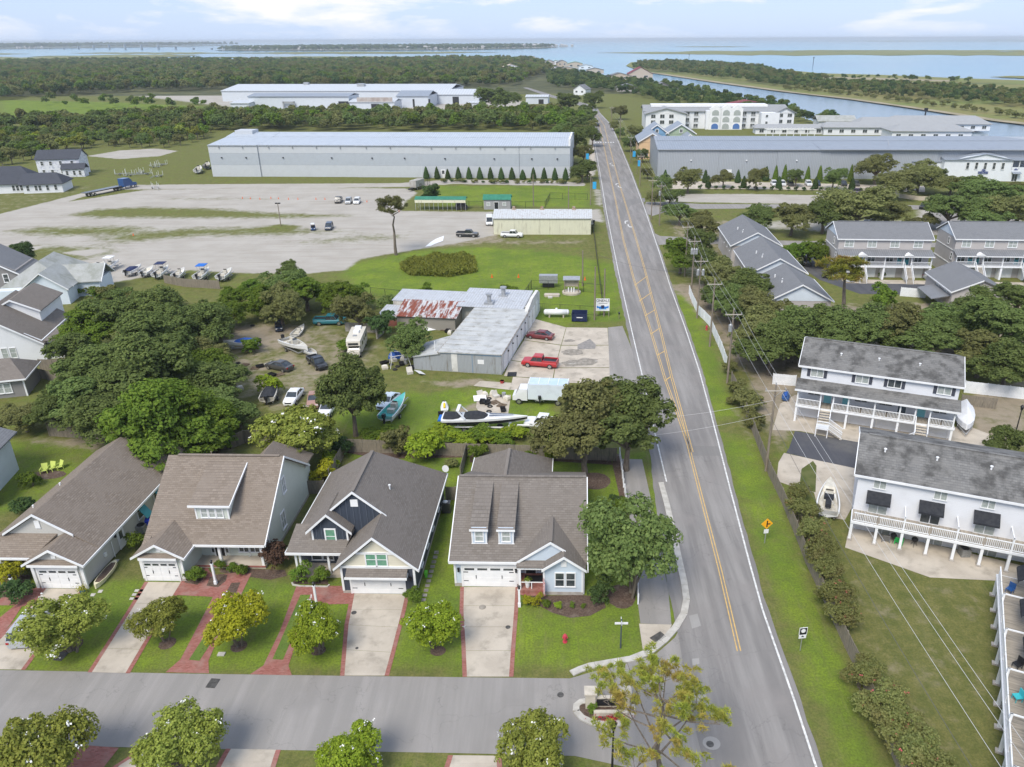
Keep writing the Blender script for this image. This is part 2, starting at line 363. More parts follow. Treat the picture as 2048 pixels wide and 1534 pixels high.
paint(sand, [(330,394),(560,396),(560,400),(330,401)], 0.45, 5.0)
paint(sand, [(175,312),(240,301),(310,297),(355,302),(320,312),(240,318)], 1.0, 1.5)
paint(sand, [(-60,460),(0,428),(165,386),(245,370),(800,366),(905,359),(1110,362),(1170,366),(1170,372),(905,368),(805,374),(245,379),(165,394),(0,446),(-60,480)], 0.97, 0.8)
paint(sand, [(1120,424),(1200,418),(1210,445),(1150,438)], 0.8, 2.0); paint(sand, [(1185,375),(1205,380),(1208,415),(1190,410)], 0.6, 1.5)
paint(sand, [(1188,222),(1200,300),(1190,352),(1180,352),(1176,300)], 0.75, 1.0)
paint(sand, [(1330,403),(1345,388),(1500,388),(1700,392),(1715,408),(1600,408)], 0.95, 1.5)
paint(sand, [(1480,455),(1560,440),(2100,440),(2100,462),(1700,466)], 0.6, 3.0)
paint(sand, [(1830,470),(1835,420),(1900,415),(1960,470)], 0.8, 3.0)
paint(sand, [(220,186),(440,186),(980,190),(1060,205),(990,230),(700,235),(440,212)], 0.75, 10.0)
paint(sand, [(800,176),(1050,176),(1060,187),(900,190)], 0.9, 10.0)
paint(lush, [(690,548),(720,526),(850,502),(950,496),(1100,505),(1225,530),(1240,640),(1090,645),(880,600),(740,585)], 1.0, 4.0)
paint(lush, [(870,372),(1175,372),(1185,415),(880,410)], 0.75, 3.0)
paint(lush, [(0,200),(230,205),(440,215),(440,235),(330,232),(0,245)], 0.8, 10.0)
paint(lush, [(-300,1160),(1290,1160),(1280,1330),(-300,1345)], 0.72, 1.0)
paint(lush, [(700,905),(1290,905),(1240,1180),(860,1180)], 0.74, 1.0)
paint(lush, [(640,800),(1100,770),(1110,870),(700,870)], 0.8, 2.0)
paint(lush, [(1300,905),(1345,1070),(1365,1230),(1335,1250),(1300,1020)], 0.75, 0.6)
paint(lush, [(1330,560),(1385,600),(1440,740),(1470,830),(1420,840),(1370,690)], 0.78, 2.0)
paint(lush, [(1440,870),(1510,880),(1600,1130),(1690,1330),(1760,1534),(1690,1534),(1580,1250),(1480,1000)], 0.7, 1.5)
paint(lush, [(1690,1080),(1990,1190),(2000,1534),(1810,1534),(1700,1300)], 0.12, 1.0)
paint(dirt, [(1690,1080),(1990,1190),(2000,1534),(1810,1534),(1700,1300)], 0.36, 1.5)
paint(lush, [(-300,880),(170,880),(330,880),(120,1000),(-300,1100)], 0.6, 1.0)
paint(dirt, [(430,655),(520,640),(600,640),(690,652),(780,700),(740,790),(560,830),(430,790)], 0.62, 5.0)
paint(dirt, [(460,650),(600,655),(560,690),(455,700)], 0.85, 3.0)
paint(dirt, [(600,790),(720,760),(760,800),(640,830)], 0.6, 3.0)
paint(dirt, [(840,765),(960,755),(1010,770),(900,776)], 0.8, 1.5)
paint(dirt, [(900,815),(950,805),(985,830),(900,840)], 0.75, 1.5)
paint(dirt, [(1000,478),(1180,478),(1190,490),(1000,490)], 0.62, 4.0)
paint(dirt, [(870,470),(1000,455),(1010,485),(850,498)], 0.7, 3.0)
paint(dirt, [(1450,800),(1500,830),(1560,1000),(1660,1225),(1640,1225),(1530,990)], 0.42, 1.0)
paint(dirt, [(1480,700),(1620,720),(1590,860),(1560,900),(1520,860)], 0.8, 2.0)
paint(dirt, [(1930,770),(2060,760),(2060,900),(1930,890)], 0.8, 2.0)
paint(dirt, [(1330,570),(1460,560),(1600,600),(1620,700),(1470,740),(1410,640)], 0.85, 3.0)
paint(dirt, [(1580,610),(2060,600),(2060,700),(1930,720),(1620,690)], 0.8, 3.0)
paint(dirt, [(0,880),(400,860),(480,880),(470,930),(160,900)], 0.7, 1.5)
paint(dirt, [(1330,440),(1480,440),(1480,560),(1370,560)], 0.6, 3.0)
paint(dirt, [(0,360),(200,372),(110,400),(-40,440)], 0.45, 3.0)
gm = MB(); idx = lambda r, c: r*NC+c
me = bpy.data.meshes.new('ground')
vv = np.concatenate([P, np.zeros((len(P),1))], 1)
rr, cc = np.meshgrid(np.arange(NR-1), np.arange(NC-1), indexing='ij'); base = (rr*NC+cc).ravel()
fc = np.stack([base, base+1, base+NC+1, base+NC], 1)
keep = np.ones(len(fc), bool)
cx_, cy_ = P[fc[:,0],0], P[fc[:,0],1]
cs = sdist(poly_px([(1380,172),(1440,190),(1530,212),(1600,235),(1645,249),(1760,268),(1880,288),(1965,300),(2030,318),(2100,330),(2500,390),(2900,390),(2900,120),(1380,120)]))
keep &= (cs[fc[:,0]] < 0)
fc = fc[keep]
me.vertices.add(len(vv)); me.vertices.foreach_set('co', vv.ravel())
me.loops.add(len(fc)*4); me.loops.foreach_set('vertex_index', fc.ravel().astype(np.int32))
me.polygons.add(len(fc)); me.polygons.foreach_set('loop_start', np.arange(0, len(fc)*4, 4, dtype=np.int32)); me.polygons.foreach_set('loop_total', np.full(len(fc), 4, dtype=np.int32))
for nm, ar in (('sand',sand),('lush',lush),('dirt',dirt)):
 at = me.attributes.new(nm, 'FLOAT', 'POINT'); at.data.foreach_set('value', ar.astype(np.float32))
me.update(); me.validate()
def ground_mat():
 m, t, b = newmat('ground_cover'); v = coords(t, 'W')
 def attr(n):
  a = t.nodes.new('ShaderNodeAttribute'); a.attribute_name = n; return a.outputs['Fac']
 n1 = noise(t, v, 0.13, 6, 0.6); n2 = noise(t, v, 0.9, 5, 0.65); n3 = noise(t, v, 5.0, 4, 0.7); n4 = noise(t, v, 0.35, 5, 0.6, 0.4)
 olive = mixc(t, ramp(t, n2, 0.3, 0.7), (0.112,0.125,0.036), (0.185,0.175,0.06))
 green = mixc(t, ramp(t, n1, 0.3, 0.7), (0.128,0.2,0.026), (0.21,0.285,0.028))
 green = mixc(t, math_(t,'MULTIPLY', ramp(t, n2, 0.35, 0.75), 0.55), green, (0.095,0.125,0.032))
 lf = ramp(t, math_(t,'ADD', attr('lush'), math_(t,'MULTIPLY', math_(t,'SUBTRACT', n4, 0.5), 0.9)), 0.25, 0.8)
 g = mixc(t, lf, olive, green)
 g = mixc(t, math_(t,'MULTIPLY', ramp(t, n3, 0.35, 0.7), 0.55), g, (0.06,0.072,0.022))
 g = mixc(t, math_(t,'MULTIPLY', ramp(t, noise(t, coords(t,'W',(1.3,0.16,1)), 1.0, 5, 0.7), 0.5, 0.8), 0.5), g, (0.2,0.185,0.085))
 dn = math_(t,'ADD', math_(t,'MULTIPLY', math_(t,'SUBTRACT', n4, 0.5), 1.1), math_(t,'MULTIPLY', math_(t,'SUBTRACT', n2, 0.5), 0.5))
 df = ramp(t, math_(t,'ADD', attr('dirt'), dn), 0.38, 0.85)
 dc = mixc(t, n2, (0.2,0.165,0.115), (0.34,0.29,0.22))
 g = mixc(t, df, g, dc)
 sc = mixc(t, ramp(t, n1, 0.3, 0.7), (0.36,0.335,0.295), (0.43,0.405,0.365))
 sc = mixc(t, ramp(t, noise(t, coords(t,'W',(0.05,0.5,1)), 1.0, 5, 0.6), 0.45, 0.75), sc, (0.33,0.3,0.26))
 sc = mixc(t, math_(t,'MULTIPLY', n3, 0.35), sc, (0.33,0.3,0.26))
 sn = math_(t,'ADD', math_(t,'MULTIPLY', math_(t,'SUBTRACT', n4, 0.5), 0.8), math_(t,'MULTIPLY', math_(t,'SUBTRACT', n2, 0.5), 0.5))
 sf = ramp(t, math_(t,'ADD', attr('sand'), sn), 0.2, 0.74)
 col = mixc(t, sf, g, sc)
 t.links.new(col, b.inputs['Base Color']); b.inputs['Roughness'].default_value = 0.95; b.inputs['Specular IOR Level'].default_value = 0.1
 bump(t, b, noise(t, v, 3.0, 6, 0.75), 0.6, 0.12); return m
me.materials.append(ground_mat())
go = bpy.data.objects.new('ground', me); link(go); go['kind'] = 'structure'
# ------------------------------------------------------------------ roads
def asphalt(name, c1, c2, c3):
 m, t, b = newmat(name); v = coords(t, 'W')
 col = mixc(t, ramp(t, noise(t, coords(t,'W',(0.9,0.06,1)), 1.0, 5, 0.6), 0.35, 0.7), c1, c2)
 col = mixc(t, ramp(t, noise(t, v, 0.16, 5, 0.6), 0.45, 0.75), col, c3)
 col = mixc(t, math_(t,'MULTIPLY', noise(t, v, 9, 3, 0.8), 0.3), col, tuple(x*0.6 for x in c1))
 vo = t.nodes.new('ShaderNodeTexVoronoi'); vo.feature = 'DISTANCE_TO_EDGE'; vo.inputs['Scale'].default_value = 0.13
 dv = t.nodes.new('ShaderNodeVectorMath'); dv.operation = 'ADD'; t.links.new(v, dv.inputs[0])
 nn = t.nodes.new('ShaderNodeTexNoise'); nn.inputs['Scale'].default_value = 0.5; nn.inputs['Detail'].default_value = 5; t.links.new(v, nn.inputs['Vector'])
 sc = t.nodes.new('ShaderNodeVectorMath'); sc.operation = 'SCALE'; sc.inputs['Scale'].default_value = 4.0; t.links.new(nn.outputs['Color'], sc.inputs[0]); t.links.new(sc.outputs[0], dv.inputs[1])
 t.links.new(dv.outputs[0], vo.inputs['Vector'])
 cr_ = math_(t,'SUBTRACT', 1.0, ramp(t, vo.outputs['Distance'], 0.0, 0.006))
 col = mixc(t, math_(t,'MULTIPLY', cr_, 0.35), col, tuple(x*0.5 for x in c1))
 t.links.new(col, b.inputs['Base Color']); b.inputs['Roughness'].default_value = 0.9; b.inputs['Specular IOR Level'].default_value = 0.2
 bump(t, b, noise(t, v, 14, 3, 0.7), 0.3, 0.02); return m
ASPH = asphalt('asphalt_road', (0.2,0.19,0.182), (0.305,0.29,0.275), (0.258,0.24,0.228))
ASPH2 = asphalt('asphalt_street', (0.262,0.248,0.232), (0.325,0.305,0.287), (0.25,0.236,0.222))
ASPHD = asphalt('asphalt_dark', (0.075,0.078,0.09), (0.1,0.1,0.11), (0.14,0.135,0.13))
ASPHP = asphalt('asphalt_patch_mix', (0.2,0.192,0.184), (0.235,0.225,0.215), (0.21,0.2,0.19)); PALE = asphalt('pale_repair', (0.32,0.31,0.295), (0.36,0.345,0.33), (0.29,0.28,0.265))
PAINTW = mat('white_road_paint', (0.72,0.72,0.7), (0.5,0.5,0.48), 2.5, 0.7, kind='W', c3=(0.33,0.32,0.31), s3=5, a3=0.58, b3=0.72)
PAINTY = mat('yellow_road_paint', (0.64,0.42,0.14), (0.5,0.34,0.14), 2.5, 0.7, kind='W', c3=(0.33,0.28,0.2), s3=5, a3=0.56, b3=0.72)
def strip(pts, half, z, mb):
 """ribbon along world points"""
 for i in range(len(pts)-1):
  a, b = Vector(pts[i]), Vector(pts[i+1]); d = (b-a).normalized(); n = Vector((-d.y, d.x))*half
  mb.add([(*(a-n),z),(*(b-n),z),(*(b+n),z),(*(a+n),z)], [(0,1,2,3)])
 return mb
def dense(pts, step=4.0):
 out = []
 for i in range(len(pts)-1):
  a, b = Vector(pts[i]), Vector(pts[i+1]); n = max(1, int((b-a).length/step))
  out += [tuple(a.lerp(b, k/n)) for k in range(n)]
 return out+[tuple(pts[-1])]
LL = [G(*p) for p in ((1333,964),(1306,850),(1283,745),(1262,655),(1237,545),(1224,480),(1213,425),(1199,340),(1190,290),(1183,250),(1172,226))]
RL = [G(*p) for p in ((1632,1534),(1588,1400),(1525,1220),(1500,1130),(1462,985),(1425,840),(1398,740),(1370,655),(1341,575),(1317,500),(1290,420),(1262,345),(1235,280),(1222,250),(1199,226))]
far_l = [G(*p) for p in ((1168,216),(1150,207),(1095,193),(1045,175))]; far_r = [G(*p) for p in ((1196,217),(1172,207),(1108,191),(1056,175))]
jit = random.Random(3)
def rough_edge(pts, off):
 return [(p[0]+off+jit.uniform(-0.09,0.09), p[1]) for p in dense(pts, 1.6) ]
near_r = [(17.6, 24.0)]+RL
near_l = [(9.5, 24.0),(10.9, 40.0),(11.0,52.0),(11.0,60.0),(11.35,70.0),(11.75, 78.0)]+LL[1:]
flat('road', rough_edge(near_l, -0.75)+far_l+far_r[::-1]+rough_edge(near_r, 0.5)[::-1], ASPH, 0.03, px=False)
wl = MB(); strip(dense(RL,6), 0.085, 0.05, wl); strip([(17.55,24.0),RL[0]], 0.085, 0.05, wl); strip(dense(LL,6), 0.08, 0.05, wl)
struct('road_edge_line', wl, PAINTW)
yl = MB()
YL = [G(*p) for p in ((1478,1303),(1440,1140),(1404,1000),(1376,890),(1353,822),(1330,758),(1302,664),(1286,612),(1268,560),(1247,481),(1232,405),(1218,340),(1207,288),(1199,250),(1186,226))]
YR = [G(*p) for p in ((1384,905),(1364,830),(1343,754),(1320,657),(1306,604),(1291,545),(1273,481),(1258,431),(1240,372),(1226,320),(1217,285),(1208,250),(1191,226))]
for s_ in (-0.14, 0.14):
 strip(dense([(p[0]+s_, p[1]) for p in YL],6), 0.052, 0.05, yl); strip(dense([(p[0]+s_, p[1]) for p in YR],6), 0.052, 0.05, yl)
struct('road_centre_line', yl, PAINTY)
for a, b in (((1269,571),(1294,553)),((1278,603),(1302,586)),((1290,632),(1310,620)),((1301,669),(1319,657)),((1315,711),(1330,702)),((1330,762),(1341,754))):
 struct('road_hatching', strip([G(*a),G(*b)], 0.09, 0.056, MB()), PAINTY)
cw = MB()
for i in range(8):
 x = 19.2+i*1.25; cw.add([(x,398,0.05),(x+0.6,398,0.05),(x+0.6,401.5,0.05),(x,401.5,0.05)], [(0,1,2,3)])
struct('crosswalk', cw, PAINTW)
def arrow(c, s_, flip, rz):
 a = MB(); pts = [(-0.12,-1.6),(0.12,-1.6),(0.12,0.1),(0.5,0.75),(0.75,0.6),(0.75,1.5),(0.0,1.25),(0.22,1.0),(-0.12,0.35)]
 pts = [((-x if flip else x)*s_*math.cos(rz)-y*s_*math.sin(rz)+c[0], (-x if flip else x)*s_*math.sin(rz)+y*s_*math.cos(rz)+c[1]) for x, y in pts]
 flat('turn_arrow', pts, PAINTW, 0.055, px=False)
for px, py in ((1222,329),(1234,371),(1253,448)):
 c = G(px, py); arrow((c[0]-0.2,c[1]+2.4), 1.25, False, -0.03); arrow((c[0]+0.3,c[1]-2.6), 1.25, True, math.pi-0.03)
for pz, q in ((ASPHP,[(1372,892),(1437,893),(1441,912),(1376,912)]),(PALE,[(1378,1232),(1395,1228),(1402,1252),(1384,1258)]),(PALE,[(1384,1318),(1398,1317),(1399,1328),(1385,1332)]),(PALE,[(1380,1390),(1412,1388),(1416,1410),(1398,1412)]),(ASPHP,[(1246,400),(1290,396),(1290,404),(1262,410),(1252,425),(1247,440),(1238,440),(1238,415)])): flat('asphalt_patch', q, pz, 0.036)
flat('street', [(-900,1333),(-50,1338),(0,1340),(350,1347),(700,1352),(1140,1357),(1180,1345),(1250,1328),(1310,1310),(1350,1275),(1376,1225),(1380,1190),(1400,1180),(1440,1300),(1470,1560),(1300,1545),(1150,1512),(900,1506),(440,1498),(0,1490),(-900,1480)], ASPH2, 0.012)
flat('side_road', [(1285,424),(1292,404),(1330,404),(1400,408),(1600,409),(1900,411),(2200,440),(2200,452),(1900,420),(1600,416),(1400,418),(1345,420),(1305,432)], ASPH2, 0.022)
flat('side_road', [(1300,462),(1320,472),(1480,480),(2200,490),(2200,500),(1500,489),(1345,488),(1318,490)], ASPH2, 0.022)
flat('parking_lot', [(1345,362),(1500,364),(1850,372),(1850,384),(1500,378),(1340,378)], CONC, 0.02)
flat('townhouse_drive', [(1600,500),(1630,500),(1665,545),(1690,566),(2200,575),(2200,592),(1720,588),(1640,560),(1610,540)], ASPHD, 0.02)
flat('parking_lot', [(1860,420),(2040,440),(2060,470),(1850,470)], ASPH2, 0.016)
flat('asphalt_drive', [(1578,897),(1590,862),(1724,886),(1716,938),(1640,922),(1572,906)], ASPHD, 0.026)
flat('concrete_apron', [(1553,962),(1557,925),(1568,906),(1640,922),(1716,938),(1712,1000),(1690,1040),(1640,1032),(1628,985),(1600,978)], CONC, 0.02)
flat('lawn_patch', [(1598,978),(1603,938),(1626,922),(1633,932),(1631,985)], mat('patch_grass', (0.07,0.09,0.02), (0.11,0.12,0.04), 0.8, 0.95, kind='W'), 0.03)
flat('concrete_apron', [(1545,860),(1560,808),(1590,790),(1880,860),(1930,850),(2010,880),(1990,930),(1900,905),(1720,886),(1600,862)], CONC, 0.014)
flat('concrete_apron', [(1668,558),(1880,562),(2100,566),(2100,577),(1690,568)], CONC, 0.016)
flat('concrete_apron', [(1700,1050),(1850,1085),(2060,1135),(2060,1165),(1860,1155),(1690,1095)], CONC, 0.016)
flat('asphalt_path', [(1243,918),(1284,919),(1300,990),(1312,1055),(1337,1185),(1343,1250),(1281,1247),(1272,1180),(1262,1060)], ASPH2, 0.022)
flat('concrete_pad', [(1278,1248),(1344,1250),(1330,1275),(1286,1303)], CONC, 0.045)
flat('sidewalk', [(1181,225),(1186,225),(1191,300),(1184,352),(1176,352),(1183,300)], CONC, 0.012)
for q in ([(1066,637),(1132,655),(1122,690),(1048,680)],[(1048,681),(1121.5,691),(1110,735),(1022,720)],[(1133,655),(1215,656),(1217,690),(1123,690.5)],[(1122.5,691.5),(1217,691),(1219,735),(1111,735.5)],[(1021,721),(1109.5,736),(1105,758),(1008,752)],[(1110.5,736.5),(1219,736),(1220,768),(1106,765)],[(1026,754),(1105,760),(1100,782),(1020,780)],[(947,772),(960,762),(1024,766),(1019,780)]):
 flat('forecourt_slab', q, CONC, 0.03)
flat('asphalt_apron', [(1216,655),(1245,652),(1283,745),(1298,810),(1220,800)], ASPH2, 0.018)
STAIN = mat('dirt_stain', (0.3,0.27,0.23), (0.2,0.18,0.15), 1.5, 0.95, kind='W', c3=(0.42,0.4,0.36), s3=1.0)
for c, a, b, rz in (((1163,725),3.2,1.0,0.2),((1145,705),1.9,0.9,0.1),((1139,682),1.0,0.45,0)):
 w = G(*c); r_ = random.Random(c[0]); flat('dirt_stain', [(w[0]+a*math.cos(k/18*2*math.pi)*(0.75+0.4*r_.random()), w[1]+b*1.6*math.sin(k/18*2*math.pi)*(0.75+0.4*r_.random())+rz*a*math.cos(k/18*2*math.pi)) for k in range(18)], STAIN, 0.045, px=False)
flat('asphalt_patch', [(1155,690),(1180,678),(1192,690),(1190,698),(1155,699)], mat('patch_asphalt', (0.2,0.19,0.18), (0.28,0.26,0.24), 2, 0.9, kind='W'), 0.045)
# ------------------------------------------------------------------ drives, brick paths, beds
def brickmat():
 m, t, b = newmat('red_brick_paving'); v = coords(t, 'W'); br = t.nodes.new('ShaderNodeTexBrick'); t.links.new(v, br.inputs['Vector'])
 br.inputs['Scale'].default_value = 1; br.inputs['Brick Width'].default_value = 0.24; br.inputs['Row Height'].default_value = 0.12; br.inputs['Mortar Size'].default_value = 0.008
 br.inputs['Color1'].default_value = (0.25,0.075,0.055,1); br.inputs['Color2'].default_value = (0.34,0.13,0.105,1); br.inputs['Mortar'].default_value = (0.2,0.14,0.12,1)
 col = mixc(t, ramp(t, noise(t, v, 0.7, 5), 0.45, 0.75), br.outputs[0], (0.3,0.17,0.14)); t.links.new(col, b.inputs['Base Color']); b.inputs['Roughness'].default_value = 0.9
 bump(t, b, br.outputs['Fac'], 0.3, -0.01); return m
BRICK = brickmat()
MULCH = mat('mulch', (0.075,0.05,0.038), (0.13,0.09,0.068), 6, 0.95, bmp=0.8, bscale=12, kind='W', c3=(0.16,0.125,0.1), s3=1.2)
LAWN = mat('lawn_island', (0.095,0.155,0.027), (0.135,0.19,0.032), 0.6, 0.95, kind='W', c3=(0.065,0.085,0.015), s3=5, bmp=0.5, bscale=5)
def lerp(a, b, k): return (a[0]+(b[0]-a[0])*k, a[1]+(b[1]-a[1])*k)
def drive(lab, left, right, n, edgeL=True, edgeR=True):
 """slabs of a driveway between two edges given in picture points, near the door first"""
 def at(pl, k):
  s_ = k*(len(pl)-1); i = min(int(s_), len(pl)-2); return lerp(pl[i], pl[i+1], s_-i)
 Lw = [G(*p) for p in left]; Rw = [G(*p) for p in right]
 dv = part('driveway', MB().box(-0.01,0.01,-0.01,0.01,-0.05,-0.04), CONC); dv['kind'] = 'structure'
 for i in range(n):
  k0, k1 = i/n+0.001, (i+1)/n-0.001
  ks = [k0+(k1-k0)*j/4 for j in range(5)]
  flat('slab', [at(Lw,k) for k in ks]+[at(Rw,k) for k in ks[::-1]], CONC, 0.035, dv, px=False)
 ks = [j/12 for j in range(13)]
 for on, E_, sg in ((edgeL, Lw, -1), (edgeR, Rw, 1)):
  if on: flat('brick_edging', [at(E_,k) for k in ks]+[(at(E_,k)[0]+sg*0.36, at(E_,k)[1]) for k in ks[::-1]], BRICK, 0.03, dv, px=False)
drive('a', [(928,1174),(927,1225),(931,1285),(934,1354)], [(1031,1174),(1028,1225),(1023,1285),(1018,1354)], 4)
drive('b', [(709,1187),(703,1220),(697,1250),(693,1300),(689,1352)], [(811,1189),(804,1220),(795,1255),(782,1305),(769,1352)], 4)
drive('c', [(297,1164),(262,1222),(224,1282),(184,1345)], [(362,1165),(326,1223),(288,1284),(251,1347)], 4)
drive('d', [(93,1177),(50,1230),(-10,1290),(-70,1338)], [(163,1178),(124,1230),(84,1284),(42,1340)], 3)
drive('e', [(280,1496),(265,1515),(235,1534),(200,1580)], [(330,1497),(320,1515),(310,1534),(300,1580)], 2)
drive('f', [(462,1498),(452,1515),(442,1534),(420,1580)], [(552,1500),(547,1515),(541,1534),(530,1580)], 2)
drive('g', [(906,1511),(903,1522),(899,1534),(892,1580)], [(993,1512),(993,1522),(994,1534),(995,1580)], 2)
flat('brick_path', [(593,1172),(700,1172),(709,1190),(702,1208),(616,1210),(598,1268),(577,1332),(584,1351),(500,1349),(527,1331),(560,1262)], BRICK, 0.026)
flat('lawn_island', [(601,1190),(621,1190),(593,1256),(566,1320),(545,1319)], LAWN, 0.034)
flat('brick_path', [(358,1168),(380,1140),(412,1128),(420,1144),(430,1150),(470,1146),(503,1147),(470,1215),(440,1268),(417,1322),(418,1347),(331,1345),(361,1319),(392,1260),(426,1194),(345,1190)], BRICK, 0.026)
flat('lawn_island', [(430,1240),(440,1250),(420,1290),(399,1322),(378,1320)], LAWN, 0.034)
flat('flower_bed', [(449,1192),(463,1166),(481,1165),(470,1192)], MULCH, 0.034)
flat('flower_bed', [(413,1172),(420,1155),(440,1148),(455,1150),(452,1162),(436,1175)], MULCH, 0.036)
flat('brick_path', [(-90,1195),(0,1190),(50,1188),(76,1172),(95,1176),(70,1210),(44,1213),(20,1250),(-15,1290),(-40,1290),(0,1235),(30,1211),(-90,1211)], BRICK, 0.026)
flat('brick_path', [(160,1490),(238,1496),(208,1534),(170,1580),(60,1580),(140,1530)], BRICK, 0.026)
flat('brick_path', [(1035,1173),(1092,1180),(1092,1192),(1050,1192),(1035,1188)], BRICK, 0.026)
flat('flower_bed', [(1046,1192),(1165,1190),(1205,1196),(1212,1215),(1180,1232),(1140,1236),(1105,1226),(1075,1210),(1048,1206)], MULCH, 0.022)
flat('flower_bed', [(505,1138),(570,1140),(574,1152),(540,1160),(505,1155),(440,1145),(440,1135)], MULCH, 0.022)
flat('flower_bed', [(584,1158),(655,1160),(657,1170),(588,1168)], MULCH, 0.03)
flat('flower_bed', [(0,1150),(60,1150),(66,1190),(0,1196)], MULCH, 0.03)
flat('flower_bed', [(368,1165),(380,1150),(412,1128),(405,1160),(395,1170)], MULCH, 0.036)
flat('flower_bed', [(1225,905),(1243,910),(1255,1000),(1262,1030),(1248,1030),(1236,980),(1225,930)], MULCH, 0.02)
flat('flower_bed', [(940,905),(1110,905),(1220,912),(1225,930),(1100,922),(940,925)], MULCH, 0.02)
flat('flower_bed', [(690,895),(930,900),(930,915),(760,918),(690,905)], MULCH, 0.02)
def ring_bed(c, rx, ry, z=0.02, m=None):
 w = G(*c); flat('tree_bed', [(w[0]+rx*math.cos(k/22*6.2832)*(0.95+0.1*math.sin(k*3)), w[1]+ry*math.sin(k/22*6.2832)) for k in range(22)], m or MULCH, z, px=False)
for c, rx, ry in (((1190,962),1.9,1.9),((1243,1193),1.35,1.7),((144,1290),0.9,0.9),((335,1287),0.72,0.75),((478,1293),0.7,0.7),((636,1301),0.7,0.6),((876,1302),0.7,0.6),((96,950),2.2,1.0)): ring_bed(c, rx, ry)
def kerb_run(px, w, z, seg=1.9):
 pts = dense([G(*p) for p in px], 0.4); k = part('kerb', MB().box(-0.01,0.01,-0.01,0.01,-0.06,-0.05), KERB); k['kind'] = 'structure'
 i = 0
 while i < len(pts)-1:
  j = i; l_ = 0
  while j < len(pts)-1 and l_ < seg: l_ += (Vector(pts[j+1])-Vector(pts[j])).length; j += 1
  run = pts[i:j+1]; Ls, Rs = [], []
  for q in range(len(run)):
   a = Vector(run[max(q-1,0)]); b = Vector(run[min(q+1,len(run)-1)]); d = (b-a).normalized(); n = Vector((-d.y,d.x))
   sh = d*(0.015 if q == 0 else (-0.015 if q == len(run)-1 else 0))
   Ls.append(tuple(Vector(run[q])+n*w/2+sh)); Rs.append(tuple(Vector(run[q])-n*w/2+sh))
  part('kerb_stone', MB().prism(Ls+Rs[::-1], 0.0, z), KERB, k); i = j
kerb_run([(1143,1348),(1160,1340),(1180,1333),(1220,1326),(1262,1319),(1300,1304),(1330,1280),(1352,1255),(1368,1228),(1373,1200),(1368,1165),(1358,1120),(1345,1060),(1334,1010),(1322,966)], 0.62, 0.12)
kerb_run([(1178,1403),(1210,1401),(1245,1402),(1262,1411),(1266,1424),(1260,1436),(1244,1447),(1215,1450),(1185,1447),(1163,1436),(1152,1424),(1153,1412),(1162,1405),(1178,1403)], 0.5, 0.14, 1.6)
flat('flower_bed', [(1178,1406),(1245,1406),(1258,1420),(1252,1436),(1215,1444),(1180,1440),(1160,1426),(1160,1412)], MULCH, 0.1)
kerb_run([(584,1165),(586,1170),(600,1173),(655,1174),(659,1170)], 0.16, 0.1, 1.2)
for i, (x, y) in enumerate(((205,1150),(214,1143),(222,1136),(228,1129),(232,1122),(185,1190),(200,1183))): flat('stepping_stone', [(x-5,y+3),(x+3,y+3),(x+7,y-3),(x-2,y-3)], KERB, 0.03)
for i in range(11): x = 838-i*0.2+ (i%2)*3; y = 1200-i*9; flat('stepping_stone', [(846+i*2.6-4,1200-i*9.5+3),(846+i*2.6+5,1200-i*9.5+3),(846+i*2.6+6,1200-i*9.5-3),(846+i*2.6-3,1200-i*9.5-3)], STAIN, 0.03)
for i in range(3):
 for j in range(3): flat('stepping_stone', [(258+i*10-j*-5,1200-j*8),(266+i*10+j*5,1200-j*8),(269+i*10+j*5,1195-j*8),(261+i*10+j*5,1195-j*8)], KERB, 0.03)
# ------------------------------------------------------------------ building kit
def beam(mb, a, b, w=0.06, h=0.2, m=0):
 a, b = Vector(a), Vector(b); d = b-a
 n = Vector((-d.y, d.x, 0)); n = (n.normalized() if n.length > 1e-6 else Vector((1,0,0)))*w/2; k = Vector((0,0,h/2))
 if abs(d.z) > 0.98*d.length: n = Vector((w/2,0,0)); k = Vector((0,h/2,0))
 q = [a-n-k, a+n-k, a+n+k, a-n+k, b-n-k, b+n-k, b+n+k, b-n+k]
 return mb.add(q, [(0,1,2,3),(7,6,5,4),(0,4,5,1),(1,5,6,2),(2,6,7,3),(3,7,4,0)], m)
def gab_y(mb, x0, x1, xr, y0, y1, ze0, ze1, zr, h0=0, h1=0, t=0.16):
 a, b = (xr,y0+h0,zr), (xr,y1-h1,zr)
 mb.slab([(x0,y0,ze0),a,b,(x0,y1,ze0)][::-1], t); mb.slab([(x1,y0,ze1),(x1,y1,ze1),b,a][::-1][::-1], t)
 if h0: mb.slab([(x0,y0,ze0),(x1,y0,ze1),a], t)
 if h1: mb.slab([(x1,y1,ze1),(x0,y1,ze0),b], t)
 return mb
def gab_x(mb, x0, x1, yr, y0, y1, ze0, ze1, zr, h0=0, h1=0, t=0.16):
 a, b = (x0+h0,yr,zr), (x1-h1,yr,zr)
 mb.slab([(x0,y0,ze0),(x1,y0,ze0),b,a], t); mb.slab([(x1,y1,ze1),(x0,y1,ze1),a,b], t)
 if h0: mb.slab([(x0,y1,ze1),(x0,y0,ze0),a], t)
 if h1: mb.slab([(x1,y0,ze0),(x1,y1,ze1),b], t)
 return mb
FR = {0:0, 1:math.pi/2, 2:math.pi, 3:-math.pi/2}     # wall facing -y, +x, +y, -x
